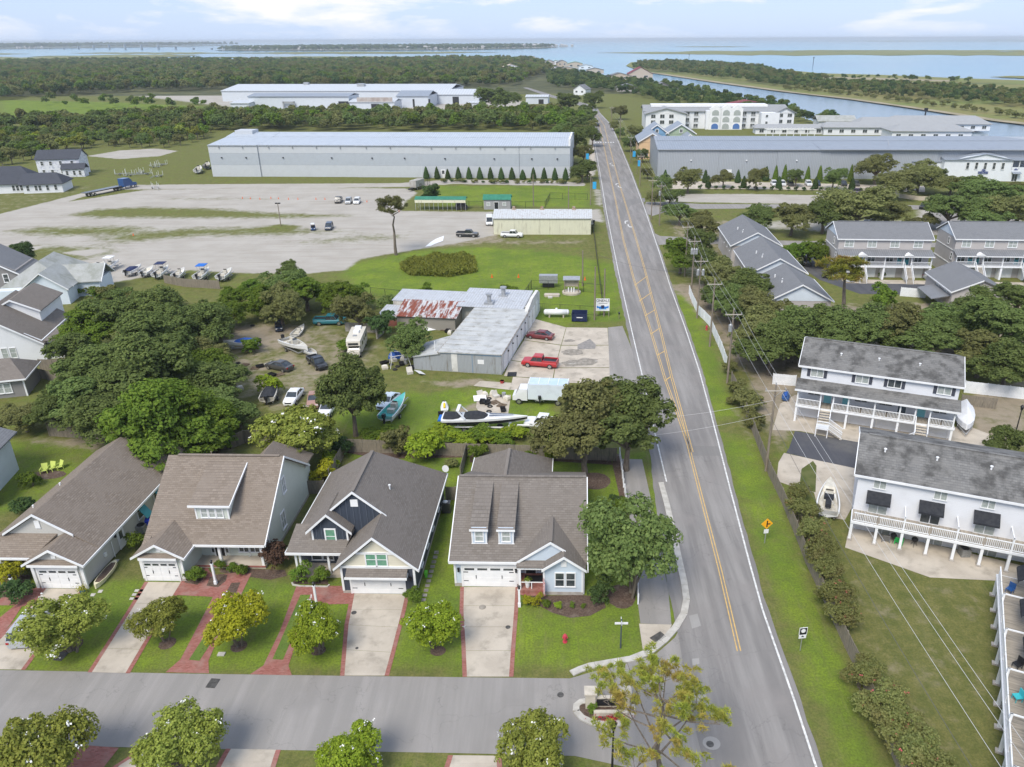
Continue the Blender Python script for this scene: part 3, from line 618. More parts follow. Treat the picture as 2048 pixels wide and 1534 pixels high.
def win(parent, x, y, z, w, h, face=0, pane=None, cols=1, rows=2, fw=0.09, frame=None, sill=True, name='window'):
 pane = pane or BLIND; frame = frame or WHITE
 def fb():
  f = MB(); d0, d1 = -0.07, 0.03
  f.box(-w/2-fw,-w/2,d0,d1,-h/2-fw,h/2+fw).box(w/2,w/2+fw,d0,d1,-h/2-fw,h/2+fw).box(-w/2,w/2,d0,d1,h/2,h/2+fw).box(-w/2,w/2,d0,d1,-h/2-fw,-h/2)
  if sill: f.box(-w/2-fw-0.04,w/2+fw+0.04,d0-0.05,d0,-h/2-fw,-h/2-fw+0.06)
  for k in range(1,cols): f.box(-w/2+w*k/cols-0.04,-w/2+w*k/cols+0.04,d0+0.012,d1,-h/2,h/2)
  for k in range(1,rows): f.box(-w/2,w/2,d0+0.022,d1-0.002,-h/2+h*k/rows-0.025,-h/2+h*k/rows+0.025)
  return f.mesh(name, [frame])
 def pb(): return MB().box(-w/2,w/2,-0.02,0.02,-h/2,h/2).mesh('pane', [pane])
 o = part(name, cached(('w',w,h,cols,rows,fw,frame.name,sill), fb), None, parent, loc=(x,y,z), rz=FR.get(face, face))
 part('pane', cached(('p',w,h,pane.name), pb), None, o)
 return o
def door(parent, x, y, z, w, h, face=0, m=None, glass=True, name='door'):
 m = m or BLACK
 o = part(name, MB().box(-w/2,w/2,-0.05,0.03,0,h).box(-w/2-0.1,-w/2,-0.07,0.03,0,h+0.1,1).box(w/2,w/2+0.1,-0.07,0.03,0,h+0.1,1).box(-w/2,w/2,-0.07,0.03,h,h+0.1,1), [m,WHITE], parent, loc=(x,y,z), rz=FR.get(face, face))
 part('handle', MB().ball((w*0.38,-0.09,h*0.48),0.05,6,4), CHROME, o)
 if glass: part('pane', MB().box(-w*0.3,w*0.3,-0.058,0,h*0.5,h*0.9), GLASS, o)
 return o
def garage_door(parent, x, y, w, h, lights=4, m=None, face=0, z=0.02, handles=True):
 m = m or WHITE; g = MB()
 for r in range(4):
  z0, z1 = r*h/4+0.012, (r+1)*h/4-0.012
  for c in range(4): g.box(-w/2+c*w/4+0.025, -w/2+(c+1)*w/4-0.025, -0.055, 0, z0+0.02, z1-0.02)
 g.box(-w/2,w/2,-0.035,0.02,0,h)
 o = part('garage_door', g, m, parent, loc=(x,y,z), rz=FR.get(face, face))
 part('door_frame', MB().box(-w/2-0.16,-w/2,-0.08,0.04,0,h+0.18).box(w/2,w/2+0.16,-0.08,0.04,0,h+0.18).box(-w/2,w/2,-0.08,0.04,h,h+0.18), WHITE, o)
 for c in range(lights):
  cx = -w/2+(c+0.5)*w/lights
  part('light', MB().box(cx-w/lights*0.38,cx+w/lights*0.38,-0.066,-0.04,h*0.83,h*0.93), GLASS, o)
 if handles:
  hd = MB()
  for sx in (-0.25,0.25): hd.box(sx*w-0.03,sx*w+0.03,-0.09,-0.05,h*0.42,h*0.58)
  for sx in (-0.5,0.38):
   hd.box(sx*w+0.04,sx*w+0.04+w*0.09,-0.075,-0.05,h*0.28,h*0.31); hd.box(sx*w+0.04,sx*w+0.04+w*0.09,-0.075,-0.05,h*0.72,h*0.75)
  part('strap_hinges', hd, BLACK, o)
 return o
def wall_lamp(parent, x, y, z):
 return part('wall_lamp', MB().cb((x,y-0.12,z),(0.18,0.16,0.34)).cb((x,y-0.02,z+0.1),(0.1,0.06,0.12)).cb((x,y-0.12,z+0.2),(0.24,0.22,0.05)), BLACK, parent)
SH_BR = shingle('brown_shingles', (0.16,0.14,0.122), (0.23,0.205,0.182), (0.188,0.165,0.146))
SH_TN = shingle('tan_shingles', (0.185,0.15,0.12), (0.275,0.23,0.19), (0.225,0.188,0.155))
SH_GR = shingle('grey_shingles', (0.165,0.17,0.18), (0.21,0.215,0.225), (0.185,0.19,0.2))
SH_WG = shingle('weathered_grey_shingles', (0.15,0.148,0.145), (0.23,0.225,0.215), (0.19,0.185,0.175), streak=(0.075,0.073,0.07))
SH_LG = shingle('pale_grey_shingles', (0.36,0.37,0.36), (0.43,0.44,0.43), (0.33,0.34,0.31), streak=(0.27,0.28,0.25))
SH_DK = shingle('charcoal_shingles', (0.06,0.065,0.08), (0.085,0.09,0.105), (0.07,0.075,0.09))
LBLUE = siding('pale_blue_siding', (0.56,0.64,0.72)); NAVY = siding('navy_batten_siding', (0.05,0.062,0.085), step=0.4, vertical=True)
NAVYH = siding('navy_lap_siding', (0.055,0.066,0.09)); CREAM = siding('cream_shake', (0.66,0.62,0.5), step=0.25)
LGREY = siding('pale_grey_siding', (0.5,0.49,0.46)); LGREEN = siding('pale_green_siding', (0.6,0.64,0.58)); WHSID = siding('white_siding', (0.74,0.755,0.78)); WHBLUE = siding('white_blue_siding', (0.66,0.73,0.8))
GREYSID = siding('grey_siding', (0.47,0.44,0.425)); GREYSID2 = siding('mid_grey_siding', (0.25,0.24,0.235))
FOUND = mat('foundation', (0.42,0.39,0.35), (0.33,0.3,0.27), 2, 0.9)
TEAL = mat('teal_paint', (0.05,0.26,0.29), (0.04,0.22,0.25), 2, 0.5); AQUA = mat('aqua_paint', (0.22,0.55,0.6), None, rough=0.5)
HR = rad(-1.5)
def battens(parent, m, x0, x1, n, zf0, zf1, y):
 for i in range(n):
  x = x0+(x1-x0)*i/(n-1); part('batten', MB().box(x-0.03,x+0.03,y-0.05,y,zf0(x),zf1(x)), m, parent)
# ------------------------------------------------------------------ pale blue house by the corner
def house_blue():
 h = thing('house', 'pale blue house with brown shingle roof and two narrow dormers at the street corner', 'house', (-9.7,58.95), HR)
 w = MB(); w.prism([(0,0),(5.95,0),(5.95,1.6),(8.35,1.6),(8.35,-1.1),(12,-1.1),(12,15.4),(8.2,15.4),(8.2,18.4),(0.2,18.4),(0.2,15.4),(0,15.4)], 0.35, 3.05)
 w.exx([(0,3.05),(7.75,7.1),(15.4,3.05)], 0.0, 0.15); w.exx([(0,3.05),(7.75,7.1),(15.4,3.05)], 11.85, 12)
 w.exy([(6.2,3.1),(9.0,5.2),(11.9,3.1)], -0.35, -0.2); w.exy([(8.55,3.05),(10.22,4.35),(11.9,3.05)], -1.1, -0.9)
 wl_ = part('wall', w, LBLUE, h); part('foundation', MB().prism([(-0.03,-0.03),(5.98,-0.03),(5.98,1.57),(8.32,1.57),(8.32,-1.13),(12.03,-1.13),(12.03,15.43),(0.17,18.43),(-0.03,15.43)], 0.0, 0.36), FOUND, h)
 r = MB(); gab_x(r, -0.35, 12.35, 7.75, -0.4, 15.9, 3.12, 3.12, 7.36); rf = part('roof', r, SH_BR, h)
 part('rear_roof', gab_y(MB(), -0.3, 8.6, 4.1, 8.0, 18.9, 3.1, 3.1, 6.55, 0, 4.0), SH_BR, h)
 part('cross_roof', gab_y(MB(), 5.75, 12.3, 9.02, -0.5, 4.6, 3.05, 3.05, 5.4), SH_BR, h)
 part('bay_roof', gab_y(MB(), 8.3, 12.25, 10.25, -1.5, 0.6, 3.12, 3.05, 4.55, t=0.14), SH_BR, h)
 part('pent_roof', MB().slab([(5.9,-0.95,2.95),(8.7,-0.95,2.95),(8.7,-0.25,3.35),(5.9,-0.25,3.35)], 0.1), SH_BR, h)
 rc = MB()
 for a, b in (((4.1,7.9,6.6),(4.1,14.9,6.6)),((9.02,-0.4,5.44),(9.02,3.6,5.44)),((-0.3,7.75,7.4),(12.3,7.75,7.4))): beam(rc, a, b, 0.32, 0.06)
 part('ridge_vent', rc, SH_BR, rf)
 f = MB()
 for a, b in (((-0.4,-0.46,3.0),(5.85,-0.46,3.0)),((-0.4,-0.4,3.02),(-0.4,7.75,7.24)),((12.4,-0.4,3.02),(12.4,7.75,7.24)),((5.7,-0.55,2.98),(9.02,-0.55,5.33)),((9.02,-0.55,5.33),(10.4,-0.55,4.4)),((8.22,-1.56,3.02),(10.25,-1.56,4.46)),((10.25,-1.56,4.46),(12.3,-1.56,3.0)),((12.42,-1.5,2.98),(12.42,-0.4,2.98)),((-0.36,16,3.0),(-0.36,18.95,3.0)),((8.66,16,3.0),(8.66,18.95,3.0))): beam(f, a, b, 0.09, 0.24)
 for x, y in ((0.07,-0.03),(11.93,-1.13),(8.42,-1.13),(5.88,-0.03)): f.box(x-0.09,x+0.09,y-0.04,y+0.1,0.36,3.0)
 part('trim', f, WHITE, h)
 garage_door(h, 3.24, -0.02, 4.84, 2.25, 4); part('garage_header', MB().box(0.5,5.95,-0.1,0.02,2.46,2.62), WHITE, h)
 wall_lamp(h, 0.42, 0, 1.9); wall_lamp(h, 5.78, 0, 1.9)
 door(h, 7.05, 1.56, 0.4, 0.95, 2.1, 0, BLACK, False)
 for sx in (6.35,7.75): win(h, sx, 1.56, 1.55, 0.22, 1.7, 0, GLASS, 1, 3, 0.06, sill=False, name='sidelight')
 part('porch', MB().box(6.0,8.34,-1.0,1.58,0.0,0.38), BRICK, h); part('porch_beam', MB().box(5.95,8.4,-0.85,-0.6,2.6,2.9), WHITE, h)
 part('porch_post', MB().box(6.05,6.27,-0.85,-0.63,0.38,2.6), WHITE, h); part('porch_rail', MB().box(6.3,8.3,-0.8,-0.74,1.1,1.17).box(7.2,7.28,-0.8,-0.74,0.4,1.1), WHITE, h)
 part('doormat', MB().box(6.5,8.2,0.1,1.2,0.38,0.4), BLACK, h)
 win(h, 9.85, -1.11, 1.75, 0.75, 1.45, 0, GLASS, 1, 2); win(h, 10.85, -1.11, 1.75, 0.75, 1.45, 0, GLASS, 1, 2)
 part('gable_vent', MB().box(9.98,10.48,-1.17,-1.1,3.2,3.85), WHITE, h)
 for i, x in enumerate((1.62,4.12)):
  d = part('dormer', MB().box(x,x+1.4,1.25,6.2,3.9,5.7).slab([(x-0.15,1.02,5.62),(x+1.55,1.02,5.62),(x+1.55,7.2,7.12),(x-0.15,7.2,7.12)],0.14,1).box(x-0.17,x+1.57,0.97,1.02,5.45,5.66,2).box(x-0.02,x+0.1,1.21,1.25,3.9,5.5,2).box(x+1.3,x+1.42,1.21,1.25,3.9,5.5,2).box(x-0.06,x+1.46,1.18,1.24,3.86,3.98,2), [LBLUE,SH_BR,WHITE], h)
  win(d, x+0.7, 1.24, 4.78, 0.68, 1.05, 0, BLIND, 1, 2)
 part('downpipe', MB().tube((12.08,-1.05,0.1),(12.08,-1.05,3.0),0.05,n=6), WHITE, h)
 for y in (2.5,6.5,11): win(h, 12.01, y, 1.8, 0.9, 1.5, 1, GLASS)
 part('flag', MB().add([(8.3,-1.3,0.6),(8.5,-1.9,0.5),(8.55,-1.85,1.9),(8.35,-1.25,2.1)], [(0,1,2,3)]), mat('striped_flag', (0.6,0.12,0.13), (0.75,0.74,0.74), 9, 0.8, stretch=(1,1,1)), h)
house_blue()
# ------------------------------------------------------------------ navy house
def house_navy():
 h = thing('house', 'dark navy house with cream gable and white garage door, steep brown roof', 'house', (-19.95,58.0), HR)
 k = 0.88; zr = 8.75; xr = 0.75
 w = MB(); w.prism([(0,0),(6.8,0),(6.8,16.2),(-5.2,16.2),(-5.2,4.0),(0,4.0)], 0.3, 3.0)
 part('wall', w, NAVYH, h); part('foundation', MB().prism([(-0.03,-0.03),(6.83,-0.03),(6.83,16.23),(-5.23,16.23),(-5.23,2.3),(-0.03,2.3)], 0.0, 0.32), FOUND, h)
 r = MB(); gab_y(r, -5.7, 7.25, xr, 3.6, 16.7, 3.05, 3.05, zr, 0, 5.3); rf = part('roof', r, SH_BR, h)
 xg, zg = 3.35, 3.05+0.88*3.9
 part('garage_roof', gab_y(MB(), -0.5, 7.24, xg, -0.4, 3.7, 3.03, 3.03, zg).slab([(-0.5,3.65,3.03),(xg,3.65,zg),(xg,6.0,zg),(1.0,6.0,4.35)][::-1],0.15), SH_BR, h)
 part('porch_roof', MB().slab([(-5.7,1.9,3.02),(-0.3,1.9,3.02),(0.6,4.2,4.75),(-5.2,4.2,4.75)], 0.14), SH_BR, h)
 part('upper_gable', MB().exy([(-3.6,4.6),(xr,8.4),(3.4,6.1),(0.4,3.2),(-3.0,3.6)], 3.85, 4.0), NAVY, h)
 part('ridge_cap', beam(MB(), (xr,3.7,zr+0.03), (xr,11.4,zr+0.03), 0.34, 0.06), SH_BR, rf)
 part('front_gable', MB().exy([(0,3.0),(6.8,3.0),(3.4,5.98)], -0.02, 0.15), CREAM, h)
 d = part('dormer', MB().box(-3.35,0.05,3.0,6.5,3.3,5.0).exy([(-3.35,5.0),(0.05,5.0),(-1.65,6.6)], 3.0, 3.2).add([],[]), NAVY, h)
 part('dormer_roof', gab_y(MB(), -3.75, 0.5, -1.65, 2.65, 6.6, 4.85, 4.85, 6.85, t=0.14), SH_BR, d)
 f = MB()
 for a, b in (((-0.55,-0.45,2.92),(xg,-0.45,zg-0.08)),((xg,-0.45,zg-0.08),(7.3,-0.45,2.92)),((-3.8,2.6,4.75),(-1.65,2.6,6.75)),((-1.65,2.6,6.75),(0.55,2.6,4.75)),((-2.95,3.55,5.42),(xr,3.55,zr-0.08)),((xr,3.55,zr-0.08),(3.75,3.55,6.1)),((-5.75,1.85,2.95),(-0.4,1.85,2.95)),((7.3,-0.4,2.95),(7.3,16.7,2.95)),((-5.75,1.9,2.95),(-5.75,16.7,2.95)),((0,-0.06,3.02),(6.8,-0.06,3.02)),((1.6,-0.06,4.55),(5.2,-0.06,4.55))): beam(f, a, b, 0.08, 0.24)
 for x, y in ((0.06,-0.02),(6.74,-0.02)): f.box(x-0.1,x+0.1,y-0.06,y+0.12,0.32,2.95)
 for x in (-3.3,0.0): f.box(x-0.08,x+0.08,2.93,3.0,3.3,4.9)
 part('trim', f, WHITE, h)
 for x in (-2.9,-2.4,-0.9,-0.4): part('batten', MB().box(x-0.03,x+0.03,2.95,3.0,3.45,5.05+max(0,0.92*(1.7-abs(x+1.65)))), mat('navy_batten', (0.09,0.105,0.135), None), d)
 bt = bpy.data.materials['navy_batten']
 for i in range(8):
  x = -1.9+i*0.62; top = 8.75-0.88*abs(x-xr)-0.35; bot = 5.1 if x < 0.6 else 3.6+0.9*(x-0.6)
  if top-bot > 0.3: part('batten', MB().box(x-0.03,x+0.03,3.8,3.85,bot,top), bt, h)
 part('gable_vent', MB().box(0.4,1.1,3.78,3.85,7.0,7.75), WHITE, h)
 win(d, -1.6, 2.99, 4.2, 0.85, 1.5, 0, GREENGL, 1, 2, 0.13)
 win(h, 2.92, -0.03, 3.85, 0.85, 1.3, 0, GREENGL, 1, 2, 0.11); win(h, 3.92, -0.03, 3.85, 0.85, 1.3, 0, GREENGL, 1, 2, 0.11)
 part('garage_canopy', MB().slab([(0.6,-0.85,2.45),(6.2,-0.85,2.45),(6.2,-0.02,2.95),(0.6,-0.02,2.95)],0.12).box(0.55,6.25,-0.95,-0.86,2.25,2.45,1).box(0.6,0.75,-0.8,0,2.2,2.4,1).box(6.05,6.2,-0.8,0,2.2,2.4,1), [SH_BR,WHITE], h)
 garage_door(h, 3.3, -0.02, 4.84, 2.15, 0)
 wall_lamp(h, 0.4, 0, 1.75); wall_lamp(h, 6.4, 0, 1.75)
 part('porch', MB().box(-5.2,0,2.2,4.0,0,0.36), CONC, h)
 for x in (-5.0,-4.6,-1.9,-0.35): part('porch_post', MB().box(x-0.1,x+0.1,2.3,2.5,0.36,2.95), WHITE, h)
 door(h, -0.95, 3.97, 0.38, 0.95, 2.1, 0, BLACK, True); win(h, -3.6, 3.98, 1.6, 0.9, 1.6, 0, GLASS); win(h, -2.5, 3.98, 1.6, 0.9, 1.6, 0, GLASS)
 for y in (3.0,6.0,9.0,12.5): win(h, 6.81, y, 1.7, 0.8, 1.3, 1, GLASS)
 part('satellite_dish', MB().loft([[(7.2+math.cos(a)*0.38*s_,16.2-0.12+0.25*(1-s_),4.0+math.sin(a)*0.45*s_) for a in [i*math.pi/5 for i in range(10)]] for s_ in (1.0,0.6,0.05)]).tube((7.2,16.4,3.2),(7.2,16.3,4.0),0.03), WHITE, h)
 part('roof_vent', MB().tube((3.2,7.6,6.2),(3.2,7.6,7.0),0.07,n=8).tube((3.2,7.6,7.0),(3.2,7.6,7.1),0.12,n=8), WHITE, h)
 part('rear_gutter', MB().box(3.0,5.0,16.7,16.85,2.9,3.1), WHITE, h)
house_navy()
# ------------------------------------------------------------------ pale green house with the shed dormer
def house_green():
 h = thing('house', 'pale green house with tan roof, one wide shed dormer and a porch with rocking chairs', 'house', (-39.4,59.95), HR)
 w = MB(); w.prism([(0,0),(4.0,0),(4.0,3.6),(10.9,3.6),(10.9,15.2),(0,15.2)], 0.3, 2.95)
 w.exx([(1.9,2.95),(9.3,8.2),(15.2,4.0),(15.2,2.95)], 10.75, 10.9); w.exx([(1.9,2.95),(9.3,8.2),(15.2,4.0),(15.2,2.95)], 0.0, 0.15)
 w.exy([(0,2.95),(4.0,2.95),(2.0,4.2)], 0, 0.15)
 part('wall', w, LGREEN, h); part('foundation', MB().prism([(-0.03,-0.03),(4.03,-0.03),(4.03,2.2),(10.93,2.2),(10.93,15.23),(-0.03,15.23)], 0, 0.31), FOUND, h)
 r = MB(); gab_x(r, -0.5, 11.3, 9.3, 1.7, 15.6, 2.95, 3.85, 8.45); rf = part('roof', r, SH_TN, h)
 part('garage_roof', gab_y(MB(), -0.5, 4.5, 2.0, -0.4, 4.4, 2.9, 2.9, 4.4).slab([(-0.5,1.5,2.9),(-0.5,3.0,3.6),(0.2,3.0,3.65),(0.2,1.5,3.2)][::-1],0.1), SH_TN, h)
 part('pent_roof', MB().slab([(0.1,-0.42,2.92),(3.9,-0.42,2.92),(3.9,0.0,3.2),(0.1,0.0,3.2)], 0.1), SH_TN, h)
 part('ridge_vent', beam(MB(), (0.5,9.3,8.5), (10.9,9.3,8.5), 0.34, 0.07).tube((3.8,9.6,8.3),(3.8,9.6,8.75),0.06), SH_TN, rf)
 part('rear_roof', gab_y(MB(), 4.6, 10.7, 7.6, 10.0, 18.9, 3.4, 3.4, 6.6, 0, 3.0), SH_TN, h)
 part('rear_wall', MB().box(5.2,10.2,15.2,18.4,0,3.2), LGREEN, h)
 d = part('dormer', MB().box(4.15,7.35,3.85,8.2,4.3,6.25), LGREEN, h)
 part('dormer_roof', MB().slab([(3.75,3.45,6.2),(7.75,3.45,6.2),(7.75,8.7,8.05),(3.75,8.7,8.05)], 0.14), SH_TN, d)
 part('dormer_trim', beam(beam(beam(beam(MB(),(3.7,3.42,6.1),(7.8,3.42,6.1),0.08,0.22),(7.8,3.42,6.1),(7.8,8.6,7.95),0.08,0.2),(4.1,3.82,4.4),(7.4,3.82,4.4),0.06,0.16),(4.1,3.82,5.9),(7.4,3.82,5.9),0.06,0.16).box(4.1,4.25,3.8,3.86,4.35,6.0).box(7.25,7.4,3.8,3.86,4.35,6.0), WHITE, d)
 for x, p in ((5.0,BLIND),(5.75,BLIND),(6.5,BLIND)): win(d, x, 3.84, 5.15, 0.55, 0.95, 0, p, 1, 2)
 f = MB()
 for a, b in (((3.9,1.65,2.85),(11.3,1.65,2.85)),((-0.55,-0.45,2.8),(2.0,-0.45,4.3)),((2.0,-0.45,4.3),(4.55,-0.45,2.8)),((11.36,1.7,2.85),(11.36,9.3,8.35)),((11.36,9.3,8.35),(11.36,15.6,3.75)),((11.36,15.65,3.7),(5.5,15.65,3.7)),((4.55,-0.4,2.82),(4.55,1.7,2.82)),((0.2,-0.5,2.8),(3.8,-0.5,2.8))): beam(f, a, b, 0.09, 0.22)
 for x, y in ((0.06,-0.02),(3.94,-0.02),(10.85,3.58)): f.box(x-0.1,x+0.1,y-0.06,y+0.1,0.3,2.9)
 part('trim', f, WHITE, h)
 garage_door(h, 1.85, -0.02, 3.1, 2.15, 4); wall_lamp(h, 1.85, 0, 2.6)
 part('gable_vent', MB().box(1.85,2.25,-0.06,0.0,3.35,3.8), WHITE, h)
 part('porch', MB().box(4.0,10.9,2.0,3.6,0,0.34), CONC, h)
 part('porch_floor_edge', MB().box(4.0,10.92,1.93,2.0,0.2,0.36), BRICK, h)
 for x in (6.6,10.7): part('porch_post', MB().box(x-0.12,x+0.12,2.05,2.29,0.34,2.85), WHITE, h)
 door(h, 5.9, 3.57, 0.35, 0.9, 2.1, 0, BLACK, False)
 for x in (5.2,6.6): win(h, x, 3.58, 1.5, 0.25, 1.6, 0, GLASS, 1, 3, 0.07, sill=False, name='sidelight')
 win(h, 8.3, 3.58, 1.6, 0.9, 1.5, 0, GLASS, 2, 2); win(h, 9.4, 3.58, 1.6, 0.9, 1.5, 0, GLASS, 2, 2)
 win(h, 10.91, 9.0, 5.2, 0.75, 1.6, 1, BLIND, 2, 2, 0.12); win(h, 10.91, 7.6, 1.9, 0.95, 1.7, 1, BLIND, 2, 2, 0.12)
house_green()
# ------------------------------------------------------------------ grey house at far left
def house_grey():
 h = thing('house', 'long pale grey house with tan shingle roof and two stacked front gables, teal shutters', 'house', (-48.95,58.95), HR)
 w = MB(); w.prism([(0,0),(4.75,0),(4.75,20.6),(-5.4,20.6),(-5.4,2.6),(0,2.6)], 0.25, 3.0)
 w.exy([(-5.4,3.0),(4.75,3.0),(-0.3,6.3)], 2.62, 2.8); w.exy([(0,2.9),(4.75,2.9),(2.4,4.3)], 0, 0.15)
 part('wall', w, LGREY, h)
 part('roof', gab_y(MB(), -5.9, 5.25, -0.3, 2.3, 21.1, 2.98, 2.98, 6.65, 0, 3.4), SH_TN, h)
 part('garage_roof', gab_y(MB(), -0.5, 5.24, 2.37, -0.4, 5.6, 2.9, 2.94, 4.6), SH_TN, h)
 part('porch_roof', MB().slab([(-5.9,0.6,2.95),(-0.2,0.6,2.95),(1.4,2.7,4.35),(-5.0,2.7,4.35)], 0.14), SH_TN, h)
 part('pent_roof', MB().slab([(0.0,-0.45,2.9),(4.75,-0.45,2.9),(4.75,0.0,3.25),(0.0,0.0,3.25)], 0.1), SH_TN, h)
 part('rear_roof', gab_x(MB(), -0.5, 5.6, 18.9, 16.4, 21.4, 3.1, 3.1, 6.0, 0, 3.0), SH_TN, h)
 f = MB()
 for a, b in (((-3.7,2.25,4.35),(-0.3,2.25,6.55)),((-0.3,2.25,6.55),(3.1,2.25,4.35)),((-0.55,-0.45,2.8),(2.37,-0.45,4.5)),((2.37,-0.45,4.5),(5.3,-0.45,2.8)),((5.3,-0.4,2.84),(5.3,20.8,2.84)),((-5.9,0.55,2.85),(-0.4,0.55,2.85)),((0.0,-0.5,2.82),(4.75,-0.5,2.82))): beam(f, a, b, 0.09, 0.22)
 for x, y in ((0.06,-0.02),(4.7,-0.02)): f.box(x-0.14,x+0.14,y-0.06,y+0.1,0.0,2.9)
 part('trim', f, WHITE, h)
 part('gable_vent', MB().box(-0.55,-0.05,2.55,2.63,4.9,5.75), WHITE, h); part('gable_vent', MB().box(2.2,2.6,-0.06,0.0,3.4,3.9), WHITE, h)
 garage_door(h, 2.35, -0.02, 3.6, 2.15, 4); wall_lamp(h, 2.4, 0, 2.6)
 for x in (-4.6,-3.4): win(h, x, 2.58, 1.6, 0.8, 1.4, 0, GLASS)
 door(h, 4.76, 6.3, 0.2, 0.9, 2.1, 1, WHITE, True)
 wall_lamp(h, 4.9, 5.4, 2.2)
 part('meter_box', MB().box(4.76,4.92,3.2,3.5,1.2,1.6).tube((4.85,4.6,0.2),(4.85,4.6,2.0),0.04), WHITE, h)
 for y, ww in ((10.2,1.1),(13.8,1.5)):
  s_ = part('shutter', MB().add([(4.82,y-ww/2,2.75),(4.82,y+ww/2,2.75),(5.75,y+ww/2,1.35),(5.75,y-ww/2,1.35),(4.78,y-ww/2,2.7),(4.78,y+ww/2,2.7),(5.71,y+ww/2,1.32),(5.71,y-ww/2,1.32)], [(0,1,2,3),(7,6,5,4),(0,3,7,4),(1,5,6,2),(2,6,7,3)]), TEAL, h); s_['label'] = 'teal awning shutter propped open'
  win(h, 4.76, y, 1.9, ww*0.9, 1.5, 1, GLASS)
 for p in ((-3.4,6.5),(-2.9,10.2)): part('roof_vent', MB().tube((p[0],p[1],6.65-0.66*abs(p[0]+0.3)-0.1),(p[0],p[1],6.65-0.66*abs(p[0]+0.3)+0.3),0.09), WHITE, h)
house_grey()
